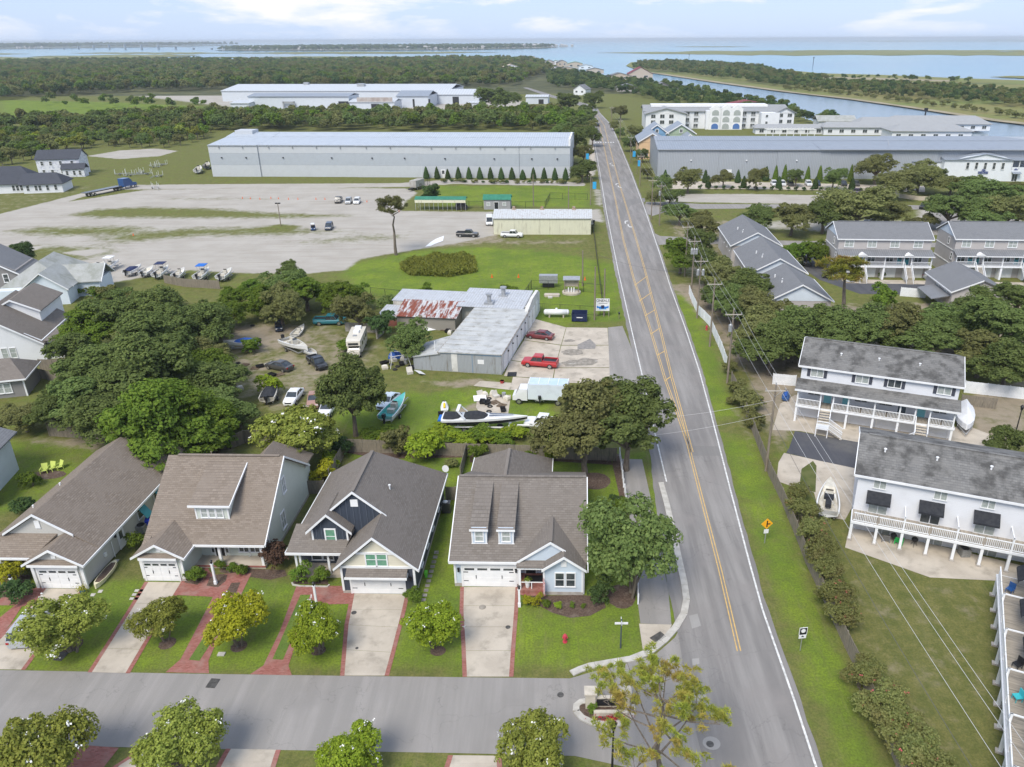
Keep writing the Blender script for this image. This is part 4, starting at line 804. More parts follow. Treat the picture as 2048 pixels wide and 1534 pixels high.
# ------------------------------------------------------------------ houses along the left edge
def edge_houses():
 R_ = rad(24)
 c = G(0,728)
 h = thing('house', 'white house with brown roof and a screened porch at the left edge', 'house', (c[0]-7,c[1]-1.4), rad(12))
 part('wall', MB().box(0,14,0,13,0,3.4).exy([(0,3.4),(14,3.4),(6.5,8.0)],0,0.2), WHSID, h)
 part('roof', gab_y(MB(), -0.4, 14.4, 6.5, -0.5, 13.4, 3.3, 3.0, 8.3), SH_BR, h)
 part('side_wing', MB().box(4.6,12.0,6.6,16,3.0,6.6).exy([(4.6,6.6),(12.0,6.6),(8.3,8.3)],6.6,6.8), WHSID, h)
 part('wing_roof', gab_y(MB(), 4.2, 12.4, 8.3, 6.2, 16.4, 6.5, 6.5, 8.6), SH_BR, h)
 f = MB()
 for a, b in (((-0.4,-0.55,3.2),(6.5,-0.55,8.2)),((6.5,-0.55,8.2),(14.4,-0.55,2.9)),((4.2,6.15,6.4),(8.3,6.15,8.5)),((8.3,6.15,8.5),(12.4,6.15,6.4))): beam(f, a, b, 0.1, 0.26)
 part('trim', f, WHITE, h)
 for x in (8.3,9.5): win(h, x, -0.02, 1.7, 0.8, 1.6, 0, BLIND, 1, 2)
 win(h, 5.5, -0.02, 2.4, 0.5, 0.5, 0, GLASS, 1, 1)
 p = part('screened_porch', MB().box(14.0,17.6,0.6,6,0,0.3).box(14,17.6,0.6,0.7,2.7,3.0).box(17.5,17.6,0.6,6,2.7,3.0), WHITE, h)
 for x in (14.1,15.2,16.4,17.5): part('post', MB().box(x-0.06,x+0.06,0.6,0.72,0.3,2.7), WHITE, p)
 part('screen', MB().box(14.1,17.5,0.64,0.66,0.3,2.7).box(17.54,17.56,0.7,6,0.3,2.7), GLASS, p)
 part('porch_roof', MB().slab([(13.6,0.2,3.35),(18.0,0.2,3.0),(18.0,6.4,3.0),(13.6,6.4,3.35)],0.14), SH_BR, p)
 c = G(75,612)
 h = thing('house', 'pale blue house with weathered pale grey roof of several gables behind the trees', 'house', (c[0]-6.5,c[1]-1), rad(10))
 part('wall', MB().box(0,12.5,0,16,0,3.2).exy([(4.5,3.2),(12.5,3.2),(8.5,6.2)],-0.02,0.2).box(12.5,16.6,5,12,0,3.2), WHBLUE, h)
 part('roof', gab_y(MB(), -0.5, 13.0, 6.2, 2.0, 16.4, 3.1, 3.1, 7.4, 3.5, 3.0), SH_LG, h)
 part('front_gable_roof', gab_y(MB(), 4.1, 12.9, 8.5, -0.5, 8, 3.1, 3.1, 6.5), SH_LG, h)
 part('side_roof', gab_x(MB(), 8, 17.2, 8.5, 4.5, 12.5, 3.1, 3.1, 5.8), SH_LG, h)
 f = MB()
 for a, b in (((4.0,-0.55,3.0),(8.5,-0.55,6.4)),((8.5,-0.55,6.4),(13,-0.55,3.0)),((-0.5,2.0,3.0),(13,2.0,3.0)),((17.25,4.5,3.0),(17.25,8.5,5.7)),((17.25,8.5,5.7),(17.25,12.5,3.0))): beam(f, a, b, 0.1, 0.24)
 part('trim', f, WHITE, h); win(h, 8.5, -0.04, 1.7, 0.9, 1.4)
 c = G(0,610)
 h = thing('house', 'tall dark grey gable house with one white window at the left edge', 'house', (c[0]-9,c[1]+2), rad(14))
 part('wall', MB().box(0,11,0,10,0,5.6).exy([(0,5.6),(11,5.6),(4.0,9.6)],0,0.2), GREYSID2, h)
 part('roof', gab_y(MB(), -0.4, 13.2, 4.0, -0.4, 10.4, 5.4, 3.9, 9.9), SH_GR, h)
 part('trim', beam(MB(), (4.0,-0.5,9.8),(13.3,-0.5,3.8),0.1,0.28), WHITE, h); win(h, 9.0, -0.02, 4.2, 0.8, 1.5, 0, GLASS, 1, 2, 0.15)
 c = G(38,805)
 h = thing('house', 'small grey bungalow wing with a double window and brown hip roof at the left edge', 'house', (c[0]-9,c[1]-0.2), rad(16))
 part('wall', MB().box(0,9.2,0,6,0,2.9), GREYSID2, h); part('roof', gab_x(MB(), -0.5, 9.7, 3.0, -0.5, 6.5, 2.9, 2.9, 5.0, 2.5, 2.5), SH_BR, h)
 part('trim', MB().box(-0.5,9.75,-0.62,-0.5,2.65,2.85).box(9.7,9.8,-0.5,6.5,2.65,2.85).box(9.05,9.25,-0.06,0.1,0,2.7).box(4.1,4.3,-0.06,0.1,0,2.7), WHITE, h)
 for x in (6.0,7.0): win(h, x, -0.02, 1.5, 0.8, 1.4, 0, BLIND, 1, 2, 0.12)
 part('screen', MB().box(0.2,4,-0.05,-0.02,0.2,2.4), GLASS, h)
 c = G(25,1040)
 h = thing('house', 'pale blue house corner with a screened porch and grey roof at the left edge', 'house', (c[0]-12.6,c[1]+0.5), rad(10))
 part('wall', MB().box(0,8.2,3,9,0,4.8), WHBLUE, h); part('roof', gab_y(MB(), -0.4, 9.0, 4.0, 2.6, 9.5, 4.8, 4.8, 7.0), SH_GR, h)
 part('porch_roof', MB().slab([(0,-0.3,2.9),(9.9,-0.3,2.9),(8.9,3.2,3.9),(0,3.2,3.9)],0.14), SH_GR, h)
 for x in (6.5,8.0,9.4): part('porch_post', MB().box(x-0.1,x+0.1,0,0.2,0,2.8), WHITE, h)
 part('porch_rail', MB().box(0,9.4,0.05,0.15,0.9,1.0).box(0,9.9,-0.4,-0.3,2.65,2.85), WHITE, h); part('screen', MB().box(0,9.3,0.2,0.22,0.1,2.7), GLASS, h)
 c = G(85,352)
 h = thing('house', 'unfinished two-storey house in white printed wrap beyond the gravel yard', 'house', (c[0]-0.5,c[1]-1), rad(10))
 wrap = mat('house_wrap', (0.66,0.68,0.72), (0.46,0.48,0.56), 1.1, 0.7, stretch=(0.9,0.9,1.6), a=0.5, b_=0.6)
 part('wall', MB().box(0,15,0,9,0,6.3).exx([(0,6.3),(9,6.3),(4.5,9)],0,0.2).exx([(0,6.3),(9,6.3),(4.5,9)],14.8,15), wrap, h)
 part('roof', gab_x(MB(), -0.4, 15.4, 4.5, -0.4, 9.4, 6.2, 6.2, 9.2), SH_DK, h)
 part('porch', MB().box(10,17.5,-4,0,0,3.0), wrap, h); part('porch_roof', gab_x(MB(), 9.5, 18, -2, -4.4, 0.3, 3.0, 3.0, 4.8), SH_DK, h)
 for x in (2,5,8.5,12.5):
  for z in (1.6,4.7):
   if not (z < 2 and x > 10): win(h, x, -0.02, z, 0.9, 1.4, 0, GLASS)
 for x in (11.5,14,16): win(h, x, -4.02, 1.5, 0.8, 1.6, 0, GLASS)
 c = G(0,388)
 h = thing('house', 'new white bungalow with charcoal roof left of the gravel road', 'house', (c[0]-6,c[1]-1), rad(13))
 part('wall', MB().box(0,17,0,12,0,3.2).box(14,26,-2,8,0,3.0), WHSID, h)
 part('roof', gab_x(MB(), -0.5, 18, 6, -0.6, 12.6, 3.1, 3.1, 8.2, 0, 6), SH_DK, h); part('front_roof', gab_x(MB(), 13, 26.6, 3, -2.6, 8.6, 3.0, 3.0, 6.0, 0, 3), SH_DK, h)
 for x in (10.5,11.7,12.9): win(h, x, -0.02, 1.7, 0.8, 1.7, 0, GLASS)
 for x in (15.5,18,19.2,21.5,24): win(h, x, -2.02, 1.7, 0.8, 1.6, 0, GLASS)
edge_houses()
# ------------------------------------------------------------------ townhouses
def railing(parent, a, b, z, h=0.95, step=0.16, m=None):
 """white balustrade between two points, balusters too fine to pick apart"""
 a, b = Vector((*a,z)) if len(a) == 2 else Vector(a), Vector((*b,z)) if len(b) == 2 else Vector(b); m = m or VINYL
 r = part('railing', beam(beam(MB(), a+Vector((0,0,h)), b+Vector((0,0,h)), 0.09, 0.08), a+Vector((0,0,0.1)), b+Vector((0,0,0.1)), 0.06, 0.07), m, parent)
 n = max(2, int((b-a).length/step)); q = MB()
 for i in range(1, n):
  p = a.lerp(b, i/n); q.box(p.x-0.022,p.x+0.022,p.y-0.022,p.y+0.022,p.z+0.1,p.z+h)
 part('balusters', q, m, r, kind='stuff')
 return r
def stairs(parent, x0, x1, y0, z0, y1, z1, m=None):
 s_ = part('staircase', MB().add([],[]).box(x0-0.06,x0,0,0.001,0,0.001), VINYL, parent); n = max(3, int((z0-z1)/0.19)); tm = bpy.data.materials['tread_wood']
 for i in range(n):
  y = y0+(y1-y0)*(i+0.5)/n; z = z0+(z1-z0)*(i+1)/n; part('tread', MB().box(x0,x1,min(y-0.17,y+0.17),max(y-0.17,y+0.17),z-0.05,z), tm, s_)
 for x in (x0-0.05,x1+0.05): part('stringer', beam(MB(), (x,y0,z0-0.15), (x,y1,z1-0.1), 0.06, 0.3), VINYL, s_)
 return s_
mat('tread_wood', (0.55,0.5,0.42), (0.45,0.4,0.33), 2, 0.8)
DECK = mat('deck_boards', (0.36,0.32,0.265), (0.27,0.24,0.2), 1.2, 0.9, stretch=(8,0.6,1), c3=(0.2,0.18,0.15), s3=0.6)
WHS2 = siding('white_vinyl_siding', (0.72,0.735,0.77)); SHUT = mat('dark_shutter', (0.06,0.065,0.085), None, rough=0.5)
def shell(h, Lh, yw, depth, ze, zr, wallm, roofm, ov=0.4):
 part('wall', MB().box(0,Lh,yw,yw+depth,0,ze).exx([(yw,ze),(yw+depth,ze),(yw+depth/2,zr-0.15)],0,0.2).exx([(yw,ze),(yw+depth,ze),(yw+depth/2,zr-0.15)],Lh-0.2,Lh), wallm, h)
 r = part('roof', gab_x(MB(), -ov, Lh+ov, yw+depth/2, yw-ov, yw+depth+ov, ze, ze, zr), roofm, h)
 part('ridge_vent', beam(MB(), (0.5,yw+depth/2,zr+0.02),(Lh-0.5,yw+depth/2,zr+0.02),0.34,0.08), roofm, r)
 f = MB()
 for a, b in (((-ov,yw-ov-0.04,ze-0.12),(Lh+ov,yw-ov-0.04,ze-0.12)),((-ov-0.04,yw-ov,ze-0.1),(-ov-0.04,yw+depth/2,zr-0.1)),((-ov-0.04,yw+depth/2,zr-0.1),(-ov-0.04,yw+depth+ov,ze-0.1)),((Lh+ov+0.04,yw-ov,ze-0.1),(Lh+ov+0.04,yw+depth/2,zr-0.1))): beam(f, a, b, 0.08, 0.24)
 part('fascia', f, WHITE, h, kind='stuff'); return r
def townhouse_front():
 h = thing('townhouse', 'white townhouse row with aqua doors, dark shutters and two front staircases', 'townhouse', (31.73,93.0), rad(-22))
 Lh = 19.0; rf = shell(h, Lh, 2.0, 10.8, 7.45, 9.35, WHS2, SH_WG)
 zd = 2.45
 part('deck', MB().box(-0.1,Lh+0.1,-0.15,2.0,zd-0.22,zd), VINYL, h); part('deck_floor', MB().box(0,Lh,0,2.0,zd,zd+0.02), DECK, h)
 part('porch_roof', MB().slab([(-0.4,-0.4,4.85),(Lh+0.4,-0.4,4.85),(Lh+0.4,2.05,5.5),(-0.4,2.05,5.5)],0.14).box(-0.4,Lh+0.4,-0.48,-0.4,4.62,4.86,1), [SH_WG,WHITE], h)
 for x in (0.05,6.4,9.6,12.6,18.85): part('post', MB().box(x-0.13,x+0.13,-0.05,0.21,0,zd-0.2), VINYL, h)
 for x in (0.05,2.95,4.55,6.4,9.6,12.6,14.4,16.1,18.85): part('porch_column', MB().box(x-0.09,x+0.09,0.0,0.18,zd,4.7), VINYL, h)
 for a, b in ((0.1,2.95),(4.55,6.4),(6.4,8.0),(8.0,9.6),(9.6,11.1),(11.1,12.6),(12.6,14.4),(16.1,17.5),(17.5,18.8)): railing(h, (a,0.02), (b,0.02), zd)
 for x in (2.0,7.6,11.5,17.3):
  w = win(h, x, 1.98, 6.55, 1.5, 1.05, 0, BLIND if x != 11.5 else GLASS, 2, 1, 0.08)
  for sx in (-1.05,1.05): part('shutter', MB().box(sx-0.2,sx+0.2,-0.06,0.02,-0.6,0.6), SHUT, w)
 for x in (2.0,7.9,10.9,17.3): win(h, x, 1.98, 3.75, 1.5, 0.75, 0, GLASS, 2, 1, 0.07)
 for x, m in ((3.75,AQUA),(6.1,AQUA),(12.9,mat('dark_door',(0.09,0.12,0.14),None)),(15.2,AQUA)): door(h, x, 1.97, zd+0.02, 0.95, 2.05, 0, m, False)
 for x in (2.0,8.2,11.6,17.3): garage_door(h, x, 1.97, 2.7, 2.0, 0, WHS2, handles=False)
 for x0, sg in ((3.05,1),(14.6,-1)):
  s_ = stairs(h, x0, x0+1.35, -0.15, zd, -2.3, 1.25)
  part('landing', MB().box(x0-0.1,x0+1.45,-3.6,-2.3,1.1,1.25).box(x0-0.1,x0+0.02,-3.6,-3.48,0,1.1).box(x0+1.33,x0+1.45,-3.6,-3.48,0,1.1), VINYL, s_)
  railing(h, (x0-0.05,-3.55), (x0+1.4,-3.55), 1.25); railing(h, (x0-0.05,-0.1,zd), (x0-0.05,-2.3,1.25), 0); railing(h, (x0+1.4,-0.1,zd), (x0+1.4,-2.3,1.25), 0)
  xa, xb = (x0+1.4, x0+3.2) if sg > 0 else (x0-0.05, x0-1.9)
  railing(h, (xa,-3.55,1.25), (xb,-3.55,0.15), 0); railing(h, (xa,-2.4,1.25), (xb,-2.4,0.15), 0)
  lf = MB()
  for i in range(6):
   x = xa+(xb-xa)*(i+0.5)/6; z = 1.25-1.15*(i+1)/6; part('tread', MB().box(x-0.16,x+0.16,-3.5,-2.45,z-0.05,z), bpy.data.materials['tread_wood'], s_)
 for x in (4.6,9.3,14.2): part('roof_vent', MB().tube((x,4.6,7.9),(x,4.6,8.7),0.09,n=8).tube((x,4.6,8.65),(x,4.6,8.75),0.15,n=8), WHITE, rf)
townhouse_front()
def townhouse_rear(loc, rz, Lh, label, bays, awn, first, rail_n, chairs=True):
 h = thing('townhouse', label, 'townhouse', loc, rz); zd = 2.3; rf = shell(h, Lh, 2.2, 10.6, 6.6, 8.6, WHS2, SH_WG)
 part('deck', MB().box(-0.1,Lh,-0.12,2.2,zd-0.28,zd-0.02), VINYL, h); part('deck_floor', MB().box(0,Lh,0,2.2,zd-0.02,zd+0.01), DECK, h)
 x = 0.05; i = 0
 while x < Lh:
  part('post', MB().box(x-0.13,x+0.13,-0.06,0.2,0.12,zd-0.25), VINYL, h); part('footing', MB().box(x-0.22,x+0.22,-0.25,0.35,0,0.14), FOUND, h)
  if i % 2 == 0 and i: part('divider', MB().box(x-0.05,x+0.05,0.0,2.2,zd+1.35,zd+1.45).box(x-0.08,x+0.08,0.0,0.16,zd,zd+1.45), VINYL, h)
  x2 = min(x+2.38, Lh); railing(h, (x+0.05,0.02), (x2-0.05,0.02), zd); x = x2; i += 1
  if x >= Lh-0.01: break
 for k in range(bays):
  x = first+k*4.9
  a = part('awning', MB().slab([(x-1.15,2.2,4.85),(x-1.15,1.15,4.05),(x+1.15,1.15,4.05),(x+1.15,2.2,4.85)],0.06).box(x-1.15,x+1.15,1.13,1.17,3.85,4.02), CANVAS, h)
  win(h, x+0.1, 2.18, 3.4, 1.7, 2.05, 0, BLIND if k % 2 == 0 else GLASS, 2, 1, 0.07, sill=False, name='sliding_door')
  win(h, x-0.1+(k % 2)*0.7, 2.18, 5.75, 1.1, 0.95, 0, BLIND, 2, 1, 0.06)
  win(h, x+0.9, 2.18, 1.0, 1.5, 2.0, 0, BLIND, 2, 1, 0.07, sill=False, name='sliding_door')
  part('roof_vent', MB().tube((x,5.4,7.5),(x,5.4,8.2),0.09,n=8).tube((x,5.4,8.15),(x,5.4,8.25),0.15,n=8), WHITE, rf)
 return h
townhouse_rear((29.78,66.12), rad(-22), 19.6, 'white townhouse row with black awnings over the rear balcony doors', 4, True, 2.2, 8)
townhouse_rear((40.0,57.3), rad(-116.0), 26.0, 'white townhouse balcony with black awnings along the right edge of the picture', 5, True, 1.8, 9)
def grey_town(loc, rz, label, first):
 h = thing('townhouse', label, 'townhouse', loc, rz, 'grey townhouse rows'); Lh = 19.1
 shell(h, Lh, 1.9, 10.0, 8.3, 10.9, GREYSID, SH_GR, 0.35); zd = 2.9
 part('gable_panel', MB().exx([(2.6,8.4),(11.2,8.4),(6.9,10.5)],-0.06,0.0), WHBLUE, h)
 part('deck', MB().box(-0.1,Lh+0.1,-0.1,1.9,zd-0.25,zd), VINYL, h)
 metal = siding('grey_metal_roof_'+str(int(loc[0])), (0.17,0.175,0.185), (0.24,0.245,0.255), 0.45, True, rough=0.45)
 part('porch_roof', MB().slab([(-0.3,-0.5,5.2),(Lh+0.3,-0.5,5.2),(Lh+0.3,1.95,6.1),(-0.3,1.95,6.1)],0.12).box(-0.3,Lh+0.3,-0.58,-0.5,5.0,5.2,1), [metal,WHITE], h)
 for gx in (4.7,14.2): part('porch_gable', MB().exy([(gx-0.95,5.3),(gx+0.95,5.3),(gx,5.85)],-0.7,0.6), WHITE, h)
 for x in (0.05,3.9,5.5,9.55,13.4,15.0,19.05): part('porch_column', MB().box(x-0.1,x+0.1,0,0.2,zd,5.05), VINYL, h)
 for x in (0.1,4.75,9.55,14.3,19.0): part('post', MB().box(x-0.2,x+0.2,0.0,1.9,0,zd-0.25), VINYL, h)
 for a, b in ((0.1,3.9),(5.5,9.55),(9.55,13.4),(15.0,19.0)): railing(h, (a,0.05), (b,0.05), zd, 0.95, 0.2)
 for x in (2.2,6.9,11.6,16.4): win(h, x, 1.88, 7.2, 1.7, 1.25, 0, BLIND, 2, 2, 0.13)
 for x in (1.7,7.2,11.0,16.9): win(h, x, 1.88, 4.1, 1.5, 1.3, 0, GLASS, 2, 2, 0.1)
 for x in (3.6,5.0,13.1,14.6): door(h, x, 1.87, zd, 0.9, 2.1, 0, TEAL, True)
 for x in (1.9,7.0,11.2,16.8): garage_door(h, x, 1.87, 2.7, 2.2, 0, WHITE, handles=False)
 for x in (4.1,13.6): stairs(h, x, x+1.3, -0.1, zd, -3.2, 0.1); railing(h, (x-0.05,-0.1,zd), (x-0.05,-3.2,0.1), 0, 0.95, 0.25); railing(h, (x+1.35,-0.1,zd), (x+1.35,-3.2,0.1), 0, 0.95, 0.25)
 part('band', MB().box(-0.08,0,1.9,11.9,2.6,2.8).box(-0.08,0,1.9,11.9,5.6,5.75), WHITE, h)
 for y, z in ((5.5,7.1),(2.8,4.4)): win(h, -0.02, y, z, 0.7, 1.3, 3, GLASS)
grey_town((59.5,159.9), rad(-4), 'grey townhouse row with teal doors left of its twin', 0)
grey_town((84.0,159.3), rad(-4), 'grey townhouse row with teal doors cut off by the right edge', 1)
for (x, y0, y1), lab in zip(((44.2,169.5,188),(43.3,147.5,165.5),(42.6,130,143.5)), ('farthest of three grey gable-roofed units beside the power poles','middle of three grey gable-roofed units beside the power poles','nearest of three grey gable-roofed units beside the power poles')):
 h = thing('apartment_unit', lab, 'house', (x-5.3,y0), rad(-2.5)); d = y1-y0
 part('wall', MB().box(0,10.6,0,d,0,5.0).box(-0.05,-0.0,0,d,2.5,2.7), GREYSID, h)
 part('roof', gab_y(MB(), -0.4, 11.0, 5.3, -0.4, d+0.4, 5.0, 5.0, 8.0), SH_GR, h)
 part('front_gable', MB().exy([(0.1,4.95),(10.5,4.95),(5.3,7.75)],-0.05,0.2), WHBLUE, h)
 f = MB()
 for a, b in (((-0.45,-0.45,4.9),(5.3,-0.45,7.9)),((5.3,-0.45,7.9),(11.05,-0.45,4.9)),((-0.45,-0.4,4.9),(-0.45,d,4.9)),((11.05,-0.4,4.9),(11.05,d,4.9))): beam(f, a, b, 0.1, 0.24)
 part('trim', f, WHITE, h)
 for yy in (2.5,6,10): win(h, -0.02, yy, 3.9, 0.9, 1.3, 3, GLASS)
 for p in ((3.0,5),(3.4,6.5),(2.6,9)): part('roof_vent', MB().tube((p[0],p[1],6.2),(p[0],p[1],7.1),0.12), WHITE, h)
h = thing('house', 'grey house with a small metal porch roof behind the trees at right', 'house', (73.6,138.5), rad(-4))
part('wall', MB().box(0,10,0,13,0,3.8).exy([(0,3.8),(10,3.8),(5,5.9)],-0.02,0.1), GREYSID, h); part('roof', gab_y(MB(), -0.4, 10.4, 5, -0.4, 13.4, 3.8, 3.8, 6.1), SH_GR, h)
part('porch_roof', MB().slab([(-3.4,0.5,2.2),(-3.4,8,2.2),(0.1,8,2.9),(0.1,0.5,2.9)][::-1],0.12), bpy.data.materials['grey_metal_roof_59'], h)
for y in (3,7): win(h, -0.02, y, 3.2, 1.0, 0.9, 3, BLIND, 2, 2, 0.12)
part('trim', beam(beam(MB(),(-0.45,-0.45,3.7),(5,-0.45,6.0),0.1,0.24),(-0.45,-0.4,3.7),(-0.45,13,3.7),0.1,0.24), WHITE, h)
# ------------------------------------------------------------------ boat repair shop
def shop():
 h = thing('shop_building', 'long low repair shop with pale flat roof and white stucco side by the forecourt', 'shop', (-18.0,110.7), rad(-9.5))
 stucco = mat('white_stucco', (0.66,0.655,0.63), (0.55,0.545,0.52), 0.7, 0.85, c3=(0.34,0.33,0.3), s3=0.9, a3=0.58, b3=0.8)
 corr = siding('corrugated_wall', (0.35,0.37,0.39), (0.25,0.27,0.29), 0.22, True, dirt=(0.2,0.19,0.17), rough=0.5, depth=0.04)
 roofm = mat('felt_roof', (0.47,0.48,0.475), (0.39,0.4,0.4), 0.5, 0.85, c3=(0.29,0.285,0.26), s3=0.8, a3=0.5, b3=0.75)
 part('wall', MB().box(0,9.6,0,22.7,0,3.2), stucco, h)
 part('roof', MB().slab([(-0.25,-0.25,3.3),(9.75,-0.25,3.45),(9.75,21.5,3.45),(-0.25,21.5,3.3)],0.16), roofm, h)
 for i in range(10): part('roof_seam', MB().box(-0.2,9.7,0.9+i*2.1,1.0+i*2.1,3.3,3.335+0.12), roofm, h)
 part('roof_rust_edge', MB().box(9.55,9.85,-0.3,21.6,3.3,3.42).box(-0.4,-0.2,-0.3,21.6,3.1,3.25), mat('rusty_edge', (0.16,0.12,0.09), (0.42,0.4,0.37), 2.2, 0.9), h)
 part('front_sheeting', MB().box(-0.02,9.62,-0.06,0.02,0.1,3.05), corr, h)
 part('pale_panel', MB().box(1.75,2.7,-0.1,-0.06,0.1,3.05), stucco, h); part('notice', MB().box(5.9,6.9,-0.1,-0.06,1.6,2.3), WHITE, h)
 part('door_track', MB().box(0,9.6,-0.12,-0.06,3.02,3.14).box(5.0,5.08,-0.1,-0.06,0.1,3.05), mat('blue_trim', (0.2,0.3,0.42), None), h)
 for i in range(6):
  y = 1.5+i*3.3; dr = part('shop_door', MB().box(9.6,9.66,y,y+2.3,0.05,2.6).box(9.6,9.7,y-0.12,y,0,2.7).box(9.6,9.7,y+2.3,y+2.42,0,2.7), WHITE, h); part('lamp', MB().box(9.66,9.85,y+2.7,y+2.9,2.2,2.4), BLACK, dr)
 part('annex', MB().prism([(-4.4,0.0),(-0.02,0.0),(-0.02,8.4),(-4.2,6.0)],0,2.1).exy([(-4.4,2.1),(0,2.1),(0,2.95)],0,0.1), corr, h)
 part('annex_roof', MB().slab([(-4.6,-0.2,2.15),(0,-0.2,3.0),(0,8.5,3.0),(-4.4,6.2,2.15)],0.1), roofm, h)
 part('annex_vent', MB().tube((-1.2,1.2,2.7),(-1.2,1.2,4.4),0.07), WHITE, h)
 metal = siding('old_metal_roof', (0.4,0.42,0.45), (0.52,0.54,0.57), 0.5, True, dirt=(0.3,0.29,0.27), rough=0.45, depth=0.03)
 old = siding('peeling_wall', (0.62,0.6,0.55), (0.5,0.48,0.43), 0.3, True, dirt=(0.2,0.17,0.14))
 part('rear_block', MB().box(-3.6,9.55,22.7,30.5,0,3.4), stucco, h); part('rear_roof', MB().slab([(-3.7,21.4,3.45),(8.6,21.4,3.45),(8.6,30.8,4.0),(-3.7,30.8,4.0)],0.1), metal, h)
 part('rear_store', MB().box(-16.5,-3.7,24.0,29.5,0,3.1), old, h); part('store_roof', MB().slab([(-16.7,23.9,3.1),(-3.5,23.9,3.1),(-3.5,29.8,3.5),(-16.7,29.8,3.5)],0.1), metal, h)
 part('parapet', MB().box(9.2,9.75,19.8,31,0,3.6).exx([(19.8,3.6),(31,3.6),(29.5,4.5),(24,4.5)],9.2,9.75), stucco, h)
 for i in range(3): part('shop_door', MB().box(9.75,9.82,21+i*3.1,23+i*3.1,0.05,2.8), WHITE, h)
 for x, y in ((2.0,23.2),(3.6,27.6)):
  part('roof_vent', MB().tube((x,y,3.5),(x,y,5.2),0.4,0.4,10).box(x-0.8,x+0.8,y-0.7,y+0.7,3.4,3.95).tube((x,y,5.2),(x,y,5.45),0.62,0.62,10), GALV, h)
 def rust():
  m, t, b = newmat('rusty_sheet'); o = coords(t,'O'); mp = coords(t,'O',(1.6,0.22,1))
  col = mixc(t, ramp(t, noise(t, mp, 1.0, 7, 0.68), 0.44, 0.55), (0.5,0.51,0.52), (0.21,0.055,0.03)); col = mixc(t, ramp(t, noise(t, o, 3, 4), 0.5, 0.8), col, (0.12,0.045,0.03)); t.links.new(col, b.inputs['Base Color']); b.inputs['Roughness'].default_value = 0.8; return m
 s_ = thing('shed', 'grey board shed with rusty red tin roof behind the repair shop', 'shed', G(795,657), rad(-8))
 plank = siding('old_planks', (0.3,0.28,0.25), (0.2,0.185,0.165), 0.2, True)
 part('wall', MB().box(0,10.6,0,5.6,0,2.4), plank, s_); part('roof', MB().slab([(-0.3,-0.4,2.5),(11.0,-0.4,2.5),(11.0,5.9,3.6),(-0.3,5.9,3.6)],0.06), rust(), s_)
 for i in range(18): part('roof_rib', beam(MB(), (0.0+i*0.62,-0.4,2.53),(0.0+i*0.62,5.9,3.63),0.05,0.05), bpy.data.materials['rusty_sheet'], s_)
 part('lean_to', MB().box(-3.6,-0.2,1,6,0,1.9).slab([(-4.0,0.6,1.95),(0,0.6,1.95),(0,6.3,2.3),(-4.0,6.3,2.3)],0.06,1), [mat('red_boards',(0.25,0.08,0.06),(0.2,0.1,0.08),2), metal], s_)
shop()
# ------------------------------------------------------------------ long metal warehouses
def warehouse1():
 h = thing('warehouse', 'very long pale blue-grey metal warehouse beyond the gravel yard', 'warehouse', (-129.8,299.6), rad(-3.2))
 pale = siding('pale_metal_wall', (0.52,0.545,0.57), (0.43,0.455,0.48), 0.45, True, rough=0.5, depth=0.05); mid = siding('blue_grey_metal_wall', (0.42,0.455,0.495), (0.35,0.385,0.42), 0.45, True, rough=0.5, depth=0.05)
 rm = siding('pale_seam_roof', (0.38,0.42,0.47), (0.5,0.54,0.59), 0.9, True, rough=0.4, depth=0.06)
 E_ = [0,18.7,55.5,79.9,116.3,135]
 part('wall', MB().box(0.1,134.9,0.6,44,0,11.4), pale, h)
 for i in range(5):
  x0, x1 = E_[i], E_[i+1]; y = (0.0,0.5,0.2,-0.5,-0.2)[i]
  for z0, z1, m in ((0.0,4.3,pale),(4.3,8.6,mid),(8.6,11.4,pale)): part('wall_panel', MB().box(x0+0.02,x1-0.02,y,y+0.58,z0+0.03,z1), m, h)
  part('gutter', MB().box(x0,x1,y-0.35,y,11.3,11.55), GALV, h)
  n = int((x1-x0)/9); dp = MB()
  for k in range(n): part('downpipe_head', MB().box(x0+4+k*9,x0+4.4+k*9,y-0.5,y-0.05,10.6,11.0), GALV, h)
  part('roof_panel', MB().slab([(x0,y-0.4,11.5),(x1,y-0.4,11.5),(x1,16+y,12.6),(x0,16+y,12.6)],0.15), rm, h)
  part('ridge_roof', MB().slab([(x0,16+y,12.75),(x1,16+y,12.75),(x1,23+y,13.6),(x0,23+y,13.6)],0.3).slab([(x0,23+y,13.6),(x1,23+y,13.6),(x1,45,11.5),(x0,45,11.5)],0.15), rm, h)
  for k in range(2): part('wall_lamp', MB().cb((x0+(k+0.5)*(x1-x0)/2,y-0.2,7),(0.5,0.4,0.35)), BLACK, h)
 part('parapet', MB().box(134.4,135.1,-0.4,23,11.4,13.9), WHITE, h); part('stair_head', MB().box(2,9,20,26,12.5,14.6), pale, h)
 door(h, 88, -0.55, 0, 1.6, 3.0, 0, WHITE, True)
warehouse1()
